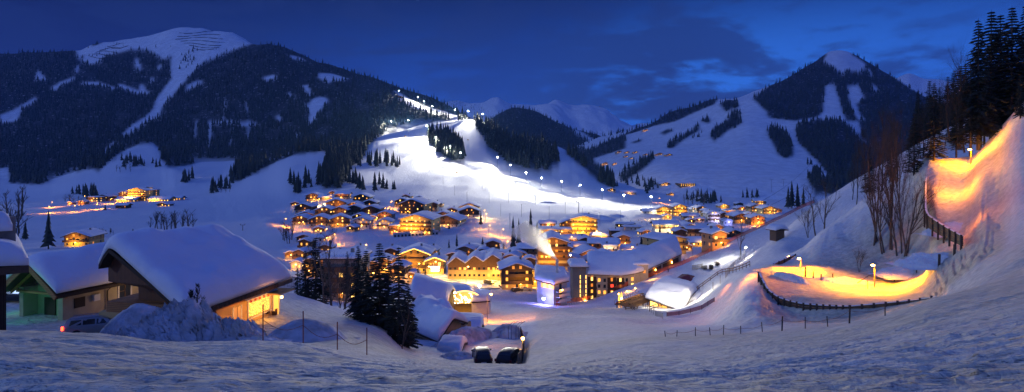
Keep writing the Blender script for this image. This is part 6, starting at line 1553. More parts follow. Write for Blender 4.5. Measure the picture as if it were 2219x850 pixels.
# rope fence posts on the left
qq = random.Random(2)
rp = [(570,727,29),(657,740,29),(731,757,29.5),(795,772,30)]
rpn = ['rust-red rope post in front of the glowing window','rust-red rope post in front of the smooth snow mound','third rust-red rope post near the foreground centre','rightmost rust-red rope post below the big dark spruces']
prev = None
for i, ((px, py, Y), lab) in enumerate(zip(rp, rpn)):
    p = at(px, py, Y); p.z = ground_z(p.x, p.y)-.2; h = [2.0,1.75,1.55,1.55][i]
    o = MB().tube([(0,0,-.3),(0,0,h)], .028, 6).build('rope_post', M_rust); o.location = p; tag(o, lab, 'post', 'rope posts on the left')
    if prev is not None:
        a = prev[0]+up3*prev[1]*.62; b = p+up3*h*.62
        pts = [a.lerp(b, t)-up3*.35*math.sin(t*PI) for t in np.linspace(0,1,9)]
        tag(MB().tube(pts, .014, 5).build('barrier_rope', M_rope), ['orange rope sagging from the window post to the mound post','orange rope sagging between the second and third rust-red posts','orange rope sagging between the last two rust-red posts'][i-1], 'rope', 'sagging ropes on the left')
    prev = (p, h)
# ================================================================ plank walls of the sledge run
def plank_wall(name, pts, label, m1, thick=.14, overlap=.02):
    """pts: (x,y,zbottom,ztop)"""
    P = [Vector(p[:3]) for p in pts]; T = [Vector((p[0],p[1],p[3])) for p in pts]; o = P[len(P)//2].copy(); e = empty(name, o, 0, label, 'wall')
    mb = MB(); rows_ = 5
    for i in range(len(P)-1):
        for k in range(rows_):
            a0 = P[i].lerp(T[i], k/rows_+.01); a1 = P[i].lerp(T[i], (k+1)/rows_-.02); b0 = P[i+1].lerp(T[i+1], k/rows_+.01); b1 = P[i+1].lerp(T[i+1], (k+1)/rows_-.02)
            d = (b0-a0).normalized(); n = Vector((d.y,-d.x,0)).normalized()*(thick/2+(.012 if k % 2 else 0))
            mb.add([a0-o-n,b0-o-n,b1-o-n,a1-o-n,a0-o+n,b0-o+n,b1-o+n,a1-o+n], [(0,3,2,1),(4,5,6,7),(0,1,5,4),(1,2,6,5),(2,3,7,6),(3,0,4,7)])
    mb.build('planks', m1, e)
    for i in range(len(P)):
        d = (P[min(i+1,len(P)-1)]-P[max(i-1,0)]).normalized(); n = Vector((d.y,-d.x,0)).normalized()
        for sg in (1,):
            c = P[i]-o+n*sg*(thick/2+.09); MB().bar(c-up3*.8, c+up3*(T[i].z-P[i].z+.18), .16, .2).build('post', M_bark, e)
    sc_ = MB()
    for i in range(len(P)-1):
        sc_.bar(T[i]-o+up3*.04, T[i+1]-o+up3*.04, thick+.1, .09)
    sc_.build('snow_crust', M_smooth, e)
    return e
M_pw = mat('run_planks', (.11,.075,.045), .85, var=.45, vscale=2.5, bump=.01, bscale=12)
def resample(pts, n):
    P = np.array(pts, float); L_ = np.concatenate([[0], np.cumsum(np.hypot(np.diff(P[:,0]), np.diff(P[:,1])))]); t = np.linspace(0, L_[-1], n)
    return [tuple(np.interp(t_, L_, P[:,k]) for k in range(P.shape[1])) for t_ in t]
raw = [(1646,592,618,92.5),(1655,612,632,90),(1668,632,650,87),(1690,646,664,83.5),(1712,653,674,81.5),(1740,659,682,78.5),(1780,662,684,77),(1820,664,684,75.5),(1841,664,683,75)]
pts = []
for px, yt, yb, Y in resample(raw, 17):
    a = at(px, yt, Y); pts.append((a.x, a.y, at(px, yb+3, Y).z, a.z))
plank_wall('plank_wall', pts, 'curved plank wall with posts on the outer side of the orange-lit sledge run', M_pw)
raw = [(1842,664,681,75),(1900,659,674,73.5),(1960,653,668,72),(2005,648,661,70),(2048,641,650,64)]
pts = []
for px, yt, yb, Y in resample(raw, 9):
    a = at(px, yt, Y); pts.append((a.x, a.y, at(px, yb+2, Y).z, a.z))
plank_wall('plank_wall', pts, 'straight low plank wall continuing the curved one towards the piste', M_pw)
raw = [(2012,352,385,118),(2006,400,428,108),(2006,462,486,97),(2030,480,502,91),(2060,498,518,86),(2086,512,530,81)]
pts = []
for px, yt, yb, Y in resample(raw, 15):
    a = at(px, yt, Y); pts.append((a.x, a.y, at(px, yb+4, Y).z, a.z))
plank_wall('plank_wall', pts, 'steep dark plank wall beside the upper orange-lit run', M_pw)
raw = [(1640,592,600,112),(1680,570,584,118),(1722,552,566,122)]
pts = []
for px, yt, yb, Y in resample(raw, 8):
    a = at(px, yt, Y); pts.append((a.x, a.y, at(px, yb+2, Y).z, a.z))
plank_wall('plank_wall', pts, 'low orange-lit board wall on the uphill side of the lower bend', mat('board_orange', (.30,.14,.06), .8, var=.3))
# lamps of the sledge run
def run_lamp(px, py, py_top, Y, label, pw, col=(1,.30,.003)):
    p = at(px, py, Y); h = (py-py_top)/F*Y; e = empty('run_lamp', p, 0, label, 'lamp', 'lamps along the sledge run')
    MB().tube([(0,0,-1),(0,0,h)], .07, 6).build('post', M_wood_d, e); MB().tube([(0,0,h-.05),(-.35,-.2,h+.05)], .04, 5).build('arm', M_metal, e)
    MB().lathe((-.4,-.25,h-.05), [(.06,.16),(.26,.08),(.24,-.06),(.08,-.12)], 10).build('lamp_head', mat('lamp_amber', (.3,.3,.3), .5, emit=(1,.5,.10), es=60), e)
    light('run_light', p+Vector((-.4,-.7,h-.35)), pw, col, 'SPOT', r=.2, target=p+Vector((-.6,-1.2,-1)), spot=170, blend=.35) if py > 400 else light('run_light', p+Vector((-.4,-.7,h-.35)), pw, col, r=.2); return e
run_lamp(1895, 628, 574, 94, 'amber lamp standing alone in the brightest part of the lower run', 19000, (1,.31,.0))
run_lamp(1735, 598, 560, 108, 'amber lamp at the lower bend of the run between fence posts', 15000, (1,.34,.0))
run_lamp(1713, 578, 556, 122, 'small amber lamp left of the bend lamp beside the ragged snow ridge', 5000)
run_lamp(2104, 372, 324, 112, 'bright amber lamp beside the upper bend of the run', 7500, (1,.33,.0))
light('run_light', at(1955, 600, 92)+Vector((0,0,2.4)), 7500, (1,.34,.0), 'SPOT', r=.3, target=at(1955, 640, 90), spot=168, blend=.4)  # this and the next four: added fill lights along the run, no lamps there
light('run_light', at(2060, 430, 103)+Vector((0,0,3.2)), 2300, (1,.27,.0), r=.3)
light('run_light', at(2085, 500, 88)+Vector((0,0,3.0)), 450, (1,.22,.0), r=.3)
p = on(1612, 612); light('run_light', p+Vector((0,0,3.2)), 1700, (1,.27,.0), 'SPOT', r=.3, target=p-Vector((1,1,2)), spot=166, blend=.4)  # added fill for the left path, without a lamp
p = on(1560, 640); light('run_light', p+Vector((0,0,3)), 420, (1,.22,.0), 'SPOT', r=.3, target=p-Vector((1,1,2)), spot=166, blend=.4)
# stakes between run and knoll
st_ = [(1745,601,22),(1762,604,16),(1779,608,14),(1804,608,15),(1938,610,18),(1986,592,16),(2035,575,24),(2068,552,22)]
nm_ = ['stake nearest the bend lamp of the run','second stake right of the bend lamp','third stake right of the bend lamp','fourth stake right of the bend lamp','leaning stake right of the lone amber lamp','stake at the right end of the amber pool','thick post in the trodden snow corner','upper thick post in the trodden snow corner']
for (px, py, hp), lab in zip(st_, nm_):
    p = on(px, py); o = MB().tube([(0,0,-.4),(.05,0,hp*p.y/F)], .09 if hp < 21 else .16, 7).build('stake', M_bark); o.location = p; tag(o, lab, 'stake', 'stakes beside the sledge run')
for i, (a_, b_, lab) in enumerate([((1858,616),(1905,596),'fallen branch lying on the lit snow under the birches'),((1880,628),(1880,612),'upright stick in the brightest snow')]):
    p = on(*a_); r_ = on(*b_); o = MB().tube([(0,0,.2), (r_-p)*.5+Vector((0,0,.6)), (r_-p)+Vector((0,0,.3))], .06, 5).build('branch', M_bark); o.location = p; tag(o, lab, 'branch')
M_rough = mat('cut_snow', (.76,.77,.80), .85, var=.1, vscale=1, bump=.1, bscale=3)
p = on(1716, 606); heap('snow_ridge', (p.x, p.y, p.z-.4), 1.6, 5, 1.3, 'ragged snow ridge dividing the lower bend of the run', 71, .4, rot=math.radians(12), matl=M_rough)
for i, (px, py, rx, h, lab) in enumerate([(2040,566,5.5,1.5,'trodden snow hump above the lit pool at the corner posts'),(1975,590,5,1.2,'rough snow hump between the lit pool and the trodden corner'),(1820,612,7,1.1,'low scraped snow bank along the inside of the lit run'),(2070,500,4,1.6,'wind-cut snow hump below the steep plank wall')]):
    p = on(px, py); heap('snow_hump', (p.x, p.y+1, p.z-.5), rx, 3, h, lab, 80+i, .35, matl=M_rough)
# fence posts with cords at the edge of the foreground piste
prev = None
fp = [(1443,729,14),(1466,731,15),(1507,729,20),(1540,727,18),(1567,726,22),(1605,722,18),(1653,718,22),(1694,715,32),(1745,706,26),(1795,703,24),(1840,700,38),(1918,684,24)]
fo = at(1640, 716, 50); fe = empty('cord_fence', fo, 0, 'row of wooden posts with a sagging cord along the foreground piste edge', 'fence')
for i, (px, py, hp) in enumerate(fp):
    Y = float(np.interp(px, [1430,1540,1640,1740,1840,1920], [54,54,50,46,41,39])); p = at(px, py, Y); p.z = ground_z(p.x, p.y)-.1; h = hp*Y/F*1.08
    MB().tube([p-fo-up3*.4, p-fo+Vector(((-.1,.06,0)[i % 3],0,h))], .055 if hp > 30 else .035, 6).build('post', M_bark, fe)
    if prev: 
        a = prev[0]-fo+up3*prev[1]*.75; b = p-fo+up3*h*.75; MB().tube([a.lerp(b,t)-up3*.15*math.sin(t*PI) for t in (0,.2,.4,.6,.8,1)], .014, 4).build('cord', M_rope, fe)
    prev = (p, h)
# red-brown netting and rail along the lower sledge path beside the bar
fence_line('timber_rail_fence', gl([(1408,692,140),(1440,683,148),(1480,668,152),(1520,652,158),(1560,630,160),(1590,608,150),(1625,585,138)]), 1.2, 'timber rail fence curving up from the bar beside the sledge path', M_wood, M_wood, 2.6, .14, (.5,.98), rw=.09)
fence_line('snow_net', gl([(1445,693,118),(1480,690,118),(1520,684,116),(1548,672,112)]), .9, 'pinkish safety net on posts below the bar terrace', M_wood_d, None, 2.5, .10, (), net=mat('pink_net', (.40,.24,.24), .9, var=.3))
fence_line('orange_net_fence', gl([(1205,663),(1250,655),(1300,642),(1350,623),(1400,603),(1480,574),(1540,546),(1600,516),(1650,494),(1700,471),(1740,450),(1765,441)]), 1.5, 'long orange net fence along the far edge of the village piste', M_rust, M_rust, 3.2, .09, (.97,), net=M_net, rw=.05)
fence_line('left_edge_posts', gl([(1545,628),(1572,603),(1592,580),(1612,560)]), 1.9, 'row of yellow-lit marker posts on the ridge right of the white floodlit snow', M_wood, None, 3.0, .10, ())
fence_line('piste_net', gl([(1380,668,158),(1400,684,146),(1420,700,132),(1436,715,112)]), 1.0, 'low dark snow fence in the hollow left of the bar', M_wood_d, None, 3, .08, (), net=None)
# net support and barrier: cut bank near (1310,700)
# ---- hay hut on the ridge
p = on(1689, 520); e = empty('hay_hut', p+Vector((0,1.5,0)), math.radians(20), 'small log hay hut under a thick cap of snow on the ridge', 'hut')
mb = MB()
for k in range(8): mb.box(-1.45,1.45,-1.2,1.2,-.4+k*.36,-.4+k*.36+.31)
mb.build('log_wall', mat('logs', (.22,.13,.07), .85, var=.4, vscale=4), e)
MB().box(-1.38,1.38,-1.13,1.13,-.38,2.3).build('inner_wall', M_wood_d, e)
MB().box(-2.2,2.2,-1.9,1.9,2.5,2.66).build('roof', M_wood_d, e)
pillow(lambda u, v: (-2.25+u*4.5, -1.95+v*3.9, 2.66+.35*math.sin(u*PI)), 8, 7, 1.15, 'roof_snow', e, 91, edge=.22)
# ---- ridge lamp
lamp_post(1614, 562, 3.6, 'glaring pale lamp on a post at the foot of the hut ridge', (1,.80,.58), 2400, Y=178, arm=.3, head=mat('lamp_pale', (.3,.3,.3), .5, emit=(1,.88,.7), es=90), r=.3)
# ---- bar with white-lit roof
zb_ = lambda px, py, Y: at(px, py, Y)
def quad_roof_house():
    P = [at(1398,646,150), at(1482,676,140), at(1516,628,160), at(1448,607,172)]
    e, o, q_ = slab_house('apres_ski_bar', P, 1.5, -39.5, 'bar pavilion with floodlit white snow roof beside the village piste', M_wood_d, rise=1.2, seed=95, inset=.9, edge=.12, cat='bar', lump=.22)
    a_, b_ = q_[0], q_[1]; d = (b_-a_).normalized(); n = Vector((d.y,-d.x,0))
    fl = [a_.lerp(b_, t) for t in (.05,.28,.32,.55,.6,.9)]
    for k in range(0, 6, 2):
        p0, p1 = fl[k], fl[k+1]; z0, z1 = -2.7, min(p0.z, p1.z)-.5
        poly('window', [Vector((p0.x,p0.y,z0-1))+n*.06, Vector((p1.x,p1.y,z0-1))+n*.06, Vector((p1.x,p1.y,z1))+n*.06, Vector((p0.x,p0.y,z1))+n*.06], [M_lit[1], M_lit[0], M_lit[1]][k//2], e, n*.03)
    return e, o
eb, ob = quad_roof_house()
light('bar_flood', at(1440, 655, 138)+Vector((-1,-3,7.5)), 16000, (1,.92,.76), 'SPOT', r=.4, target=ob+Vector((0,0,4)), spot=75, blend=.6)
light('bar_flood', at(1505, 645, 146)+Vector((0,-2,2.5)), 1500, (1,.85,.6), r=.4)
light('bar_front', at(1425, 672, 143), 900, (1,.80,.45), r=.3)
e, o, q_ = slab_house('bar_annex', [at(1488,658,148), at(1520,652,150), at(1530,634,162), at(1508,628,164)], .9, -38.5, 'small annex with snow cushion and dark doorway right of the floodlit bar', M_wood_d, rise=.5, seed=96, inset=.5, cat='bar')
P = [at(1455,610,176), at(1508,618,174), at(1524,604,184), at(1478,594,190)]
M_maroon = mat('maroon_canvas', (.11,.012,.02), .7)
o = sum(P, Vector())/4; e = empty('marquee', o-Vector((0,0,4)), 0, 'dark red canvas marquee behind the floodlit bar roof', 'tent'); ap = Vector((0,0,4+1.6))
mb = MB(); pr = [p-o+Vector((0,0,4)) for p in P]; mb.add(pr+[ap], [(0,1,4),(1,2,4),(2,3,4),(3,0,4)]); mb.build('canopy', M_maroon, e)
mb = MB(); mb.add([p for p in pr]+[p-Vector((0,0,4)) for p in pr], [(0,4,5,1),(1,5,6,2),(2,6,7,3),(3,7,4,0)]); mb.build('side_canvas', M_maroon, e)
# yellow advertising tower with a lamp, terrace, tables
p = at(1344, 667, 160); p.z = ground_z(p.x, p.y); hh = 30*160/F*1.15
e = empty('lamp_tower', p, 0, 'yellow-lit slatted tower with a glaring lamp at the edge of the terrace', 'tower')
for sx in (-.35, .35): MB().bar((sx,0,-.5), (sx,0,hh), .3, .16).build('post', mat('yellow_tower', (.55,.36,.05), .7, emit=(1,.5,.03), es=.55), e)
mb = MB()
for k in range(10): mb.box(-.2,.2,-.05,.05,.3+k*(hh-.6)/9.5,.3+k*(hh-.6)/9.5+.12)
mb.build('slat', M_wood, e)
MB().lathe((.25,-.45,hh*.62), [(.05,.2),(.24,.05),(.05,-.2)], 10).build('lamp_head', mat('lamp_gold', (1,1,1)), e)
light('tower_lamp', p+Vector((.3,-1.0,hh*.62)), 1500, YEL, r=.25)
p0 = at(1352, 684, 150); p1 = at(1404, 650, 160)
zt_ = max(ground_z(p0.x,p0.y), ground_z(p1.x,p1.y))+.5
c_ = (p0+p1)/2; yaw = math.atan2(p1.y-p0.y, p1.x-p0.x)
e = empty('timber_terrace', (c_.x, c_.y, zt_), yaw, 'raised timber terrace with railings and lanterns in front of the floodlit bar', 'terrace')
Lt = (p1-p0).length/2; MB().box(-Lt,Lt,-2.6,2.6,-.2,0).build('deck', M_wood, e)
for k in range(6): MB().bar((-Lt+k*Lt/2.5,-2.5,-3), (-Lt+k*Lt/2.5,-2.5,-.2), .18, .18).build('post', M_wood_d, e)
rl = MB()
for yy in (-2.55, 2.55):
    rl.bar((-Lt,yy,.95), (Lt,yy,.95), .08, .08)
    for k in range(12): rl.bar((-Lt+2*Lt*k/11,yy,0), (-Lt+2*Lt*k/11,yy,.95), .06, .06)
rl.build('railing', M_wood, e)
for k, x_ in enumerate((-Lt*.7, -Lt*.05, Lt*.65)):
    l_ = MB().tube([(x_,2.5,.9),(x_,2.5,2.0)], .05, 5).build('lantern_post', M_wood_d, e); MB().lathe((x_,2.5,2.0), [(.05,0),(.2,.15),(.05,.3)], 8).build('lantern', M_lampo, l_)
    light('lantern_light', (x_,2.0,2.0), 210, YEL, r=.15, parent=e)
tb = []
def table(loc_, yaw_, lab, grp='tables and benches on the timber terrace'):
    t = empty('bench_table', loc_, yaw_, lab, 'table', grp)
    MB().box(-1.1,1.1,-.38,.38,.70,.76).build('table_top', M_wood, t)
    for sy in (-.75, .75): MB().box(-1.1,1.1,sy-.16,sy+.16,.42,.47).build('bench', M_wood, t)
    for sx in (-.8,.8): MB().bar((sx,-.75,.42), (sx,.75,.42), .08, .08).build('cross_bar', M_wood_d, t); MB().bar((sx,-.3,0), (sx,.3,.70), .08, .1).build('leg', M_wood_d, t); MB().bar((sx,.3,0), (sx,-.3,.70), .08, .1).build('leg', M_wood_d, t)
    return t
R3 = Matrix.Rotation(yaw, 3, 'Z')
k = 0
for ix in range(5):
    for iy in (-1.35, 1.25):
        v_ = Vector((-Lt+1.3+ix*(2*Lt-2.6)/4, iy, 0)); v_.rotate(R3); k += 1
        table(Vector((c_.x, c_.y, zt_))+v_, yaw+PI/2*0, '%s bench table in the %s row of the timber terrace' % (['lowest','second','middle','fourth','uppermost'][ix], 'front' if iy < 0 else 'back'))
for i, (px, py) in enumerate([(1362,694),(1374,692)]):
    q_ = at(px, py, 145); q_.z = ground_z(q_.x, q_.y); table(q_, .3+i, ['dark bench table standing in the snow at the lower end of the terrace','second dark bench table in the snow nearest the rail fence'][i], 'tables in the snow')
# seats group on the white-lit snow above
for i, (px, py, lab) in enumerate([(1526,585,'stacked deck chairs on the white-lit snow, left pile'),(1541,584,'low stack of deck chairs in the middle of the white-lit snow'),(1555,577,'stacked deck chairs on the white-lit snow, right pile')]):
    q_ = on(px, py); e = empty('deck_chairs', q_, i, lab, 'chairs')
    for k in range(4): MB().bar((-.9,0,.15+k*.35), (.9,0,.35+k*.35), 1.2, .07).build('frame', M_wood_d, e); 
    for sx in (-.8,.8):
        for sy in (-.5,.5): MB().bar((sx,sy,-.3), (sx,sy,1.5), .08, .08).build('leg', M_wood, e)
e_ = on(1540, 582); light('snow_flood', e_+Vector((4,3,5)), 2600, (1,.93,.78), r=.4)
# yellow striped railing ramp
fence_line('ramp_railing', gl([(1500,605,196),(1512,592,202),(1522,582,206)]), 1.6, 'yellow-lit stair railing between marquee and deck chairs', M_wood, mat('yellow_rail', (.5,.4,.1), .7), 1.2, .1, (.3,.6,.95), rw=.07)
# ---- people
def person(px, py, Y, yaw, label, coat, trousers, stride=.2, scale=1.0):
    p = at(px, py, Y); p.z = ground_z(p.x, p.y); e = empty('person', p, yaw, label, 'person')
    J = {'pel':(0,0,.93,.15),'sp':(0,.02,1.15,.14),'ch':(0,0,1.36,.17),'nk':(0,0,1.52,.065),'hd':(0,-.02,1.66,.11),'tp':(0,-.01,1.75,.07),
         'hl':(-.10,0,.86,.11),'kl':(-.11,-.05-stride*.4,.48,.075),'al':(-.11,-stride*.3,.09,.05),'tl':(-.11,-stride*.3-.18,.045,.045),
         'hr':(.10,0,.86,.11),'kr':(.11,-.02+stride*.3,.48,.075),'ar':(.11,stride*.6,.09,.05),'tr':(.11,stride*.6-.18,.045,.045),
         'sl':(-.20,0,1.42,.08),'el':(-.29,.03,1.15,.06),'wl':(-.27,-.12,.94,.045),'fl':(-.26,-.17,.86,.035),
         'sr':(.20,0,1.42,.08),'er':(.29,.03,1.15,.06),'wr':(.27,-.12,.94,.045),'fr':(.26,-.17,.86,.035)}
    keys = list(J); E = 'pel sp,sp ch,ch nk,nk hd,hd tp,pel hl,hl kl,kl al,al tl,pel hr,hr kr,kr ar,ar tr,ch sl,sl el,el wl,wl fl,ch sr,sr er,er wr,wr fr'
    def skin(name, ks, m, grow=0):
        ed = [x.split() for x in E.split(',')]; ed = [(a, b) for a, b in ed if a in ks and b in ks]; kk = [k for k in keys if k in ks]
        me = bpy.data.meshes.new(name); me.from_pydata([J[k][:3] for k in kk], [(kk.index(a), kk.index(b)) for a, b in ed], []); me.materials.append(m)
        o = link(name, me); o.parent = e; mo = o.modifiers.new('s', 'SKIN'); o.modifiers.new('u', 'SUBSURF').levels = 1
        for i, k in enumerate(kk): sv = me.skin_vertices[0].data[i]; sv.radius = (J[k][3]+grow, J[k][3]+grow); sv.use_root = (i == 0)
        return o
    skin('body', keys, mat('skin', (.45,.25,.17), .6))
    skin('jacket', ['pel','sp','ch','sl','el','wl','sr','er','wr'], coat, .02)
    skin('trousers', ['pel','hl','kl','al','hr','kr','ar'], trousers, .015)
    MB().lathe((0,-.015,1.62), [(.09,0),(.125,.05),(.115,.13),(.05,.18)], 10).build('helmet', trousers, e, True)
    e.scale = (scale,)*3; return e
M_red = mat('red_jacket', (.35,.03,.03), .8); M_blk = mat('black_cloth', (.02,.02,.025), .8); M_blu = mat('navy_cloth', (.03,.04,.10), .8)
person(1337, 679, 152, .4, 'person in a red jacket standing beside the yellow lamp tower', M_red, M_blk)
person(1448, 606, 213, 2.6, 'person in dark clothes walking up the village piste left of the marquee', M_blk, M_blk)
person(1482, 592, 218, 1.9, 'person in dark clothes standing above the marquee', M_blu, M_blk)

for i, (px, py) in enumerate([(1398,478),(1404,481),(1409,477),(1391,483),(1384,480),(1415,484),(1376,486),(1420,479),(1402,487),(1366,482),(1350,488),(1430,486)]):
    person(px, py, depth(px, py), i*1.3, 'tiny skier in the crowd at the foot of the white piste', [M_blk, M_blu, M_red][i % 3], M_blk)['group'] = 'skiers at the foot of the piste'
for i, (px, py, lab) in enumerate([(1508,505,'snowy car parked left of the long brown hall'),(1535,489,'dark car parked below the violet-lit hotel'),(1400,552,'parked car beside the ribbed snowy hall'),(1448,512,'pale car parked before the cream hotel'),(1230,529,'dark car in the street below the pink-walled chalets'),(1060,616,'dark car parked in front of the long yellow building')]):
    c_ = on(px, py); car('parked_car', c_, i*1.1, lab, [M_silver, M_black][i % 2], False)
# ================================================================ floodlit piste
FL = (1,.97,.84)
M_flood = mat('flood_head', (.3,.3,.3), .5, emit=(1,.98,.88), es=220)
floods = [ # px, py base, target px,py, power factor, name
 (885,275,900,308,2.2,'floodlight at the left rim where the piste leaves the wood'),(848,278,862,318,2.4,'weaker floodlight inside the wood left of the rim'),(925,294,872,322,2.4,'floodlight at the upper left corner of the tree clump'),
 (945,318,888,358,2.6,'floodlight in the left side of the tree clump'),(976,338,912,382,2.2,'floodlight low in the tree clump'),(998,352,960,385,1.0,'floodlight at the lower right tip of the tree clump'),
 (985,250,955,272,1.2,'floodlight at the very top of the wide piste'),(1014,258,1000,290,1.2,'floodlight at the top right corner of the wide piste'),(1046,264,1015,310,.8,'floodlight on the wooded spur edge'),
 (1078,362,1030,395,1.1,'floodlight below the wooded spur, first of the right row'),(1106,379,1070,410,.9,'floodlight second in the right hand row of the piste'),(1140,396,1100,430,1.0,'floodlight third in the right hand row of the piste'),
 (1174,407,1135,440,.9,'floodlight fourth in the right hand row of the piste'),(1217,415,1180,450,.8,'floodlight fifth in the right hand row of the piste'),(1257,423,1215,455,1.1,'floodlight sixth in the right hand row of the piste'),
 (1305,433,1260,465,1.0,'floodlight seventh in the right hand row of the piste'),(1352,445,1310,475,.6,'floodlight eighth in the right hand row of the piste'),(1411,449,1370,478,.8,'floodlight last in the right hand row near the bright hotels'),
 (865,208,880,220,.35,'floodlight beside the lift building at the top run'),(905,222,915,232,.5,'floodlight on the upper narrow run, left one'),(919,232,930,240,.5,'floodlight on the upper narrow run, middle one'),(936,243,950,250,.4,'floodlight on the upper narrow run, right one')]
me_post = MB().tube([(0,0,-1),(0,0,1)], .012, 5).mesh('mast', M_metal)
BASE_P = 235000
for i, (px, py, tx, ty, k, lab) in enumerate(floods):
    p = on(px, py); t = on(tx, ty); h = 12*p.y/900+2; h = min(h, 16)
    e = empty('floodlight', p, 0, lab, 'floodlight', 'floodlights along the piste')
    MB().tube([(0,0,-2),(0,0,h)], .22, 6).build('mast', M_metal, e)
    hd = MB().box(-.7,.7,-.4,.4,h-.1,h+.9).build('lamp_head', M_flood, e)
    k2 = (p.y/900)**2
    d = (t-p); d.z = 0; d.normalize()
    src = p+d*1.5+Vector((0,-1.2,h+.5)); side_ = Vector((-d.y, d.x, 0)); L0 = (t-p).length
    light('flood_beam', src, BASE_P*.9*k*k2, FL, 'SPOT', r=1.0, target=p+(t-p)*.6+Vector((0,0,-h)), spot=88, blend=1)
    for dd, sw, pw in ((1.1, -.75, 2.2), (1.1, .75, 2.2), (1.25, 0, 2.6)):
        light('flood_beam', src, BASE_P*pw*k*k2, FL, 'SPOT', r=1.0, target=p+(t-p)*dd+side_*L0*sw+Vector((0,0,-h*1.2)), spot=36, blend=1)
# extra beams from masts out in the middle of the piste (the rows of thin masts in the photo)
mids = [(862,330),(905,310),(930,372),(960,350),(900,345),(885,300),(960,400),(985,425),(1010,380),(1012,440),(1045,410),(1060,440),(1085,470),(1102,440),(1130,470),(1160,445),(1190,475),(1225,465),(1262,480),(1300,490),(1345,480),(1105,495),(1000,300),(960,285),(1040,475)]
for i, (px, py) in enumerate(mids):
    p = on(px, py); h = 11
    o = MB().tube([(0,0,-1),(0,0,h)], .13, 5).build('piste_mast', M_metal); o.location = p
    tag(o, 'thin dark mast standing in the white floodlit piste', 'mast', 'thin masts on the piste')
for i, (px, py, lab) in enumerate([(901,330,'yellow snow gun high on the piste'),(878,300,'snow gun at the upper left of the piste'),(944,358,'snow gun in the middle of the piste'),(990,380,'yellow snow gun below the tree clump'),(1014,308,'orange snow gun right of the tree clump')]):
    p = on(px, py); e = empty('snow_gun', p, i, lab, 'snow gun'); MB().tube([(0,0,-.5),(0,0,3.2)], .12, 6).build('post', M_metal, e); MB().tube([(-1.2,0,3.6),(1.2,0,4.0)], .8, 10).build('barrel', mat('gun_yellow', (.5,.28,.04), .6), e)
# lift pylons
def pylon(px, py, Y, hpx, label, arm=2.6, lamp=False):
    p = at(px, py, Y) if Y else on(px, py); h = hpx*p.y/F; e = empty('lift_pylon', p, .25, label, 'pylon', None)
    MB().tube([(0,0,-1),(0,0,h)], [.34,.22], 8).build('mast', M_metal, e)
    MB().bar((-arm,0,h), (arm,0,h), .3, .35).build('cross_arm', M_metal, e)
    for sx in (-arm, arm):
        rr = MB(); rr.bar((sx,-1.3,h+.45), (sx,1.3,h+.45), .12, .2)
        for k in range(4): rr.tube([(sx-.12,-1.05+k*.7,h+.55),(sx+.12,-1.05+k*.7,h+.55)], .22, 8)
        rr.build('roller_battery', M_dark, e)
    if lamp: MB().box(-arm-.2,-arm+.3,-.3,.1,h+.7,h+1.2).build('lamp_head', mat('lamp_bluewhite', (.3,.3,.3), .5, emit=(.8,.88,1), es=40), e); light('pylon_light', p+Vector((-arm,-.8,h+1.2)), 500, (.8,.88,1), r=.2)
    return e
pylon(1061, 660, 160, 34, 'dark T-shaped lift pylon on the snow beside the round-roofed bar', 2.8, True)
pylon(1254, 462, None, 24, 'orange-footed T-shaped lift pylon on the white piste', 2.6)
pylon(1118, 413, None, 20, 'small lift pylon in the middle of the floodlit piste', 2.4)
pylon(1672, 210+205, None, 26, 'distant lift pylon on the right hand slope', 3)
pylon(526, 500, None, 12, 'tiny ski-tow pylon on the blue slope above the big roof', 1.4)
pylon(1698, 403, None, 14, 'small lift pylon at the cables on the right slope', 2.6)
for i, (a_, b_, lab) in enumerate([(at(1560,478,470), at(1760,352,1000),'upper lift cable crossing the right hand slope'),(at(1590,476,480), at(1772,372,1000),'lower lift cable crossing the right hand slope')]):
    pts = [a_.lerp(b_, t)-up3*9*math.sin(t*PI) for t in np.linspace(0,1,20)]; o = MB().tube([p-pts[0] for p in pts], .16, 4).build('lift_cable', M_dark); o.location = pts[0]; tag(o, lab, 'cable')
# small valley stop buildings: mounds of the fun park
for i, (px, py, w_, h_, lab) in enumerate([(1300,474,15,4,'dark-sided snow jump right of the orange-footed pylon'),(1188,440,12,3,'snow jump in the middle of the lower piste'),(1160,425,9,2.5,'small snow jump below the fourth floodlight'),(1335,468,10,2.5,'flat snow jump near the flat dark lodge')]):
    p = on(px, py); heap('snow_jump', (p.x, p.y, p.z-1), w_, 8, h_, lab, 120+i, .1, matl=M_snow_far, n=40)
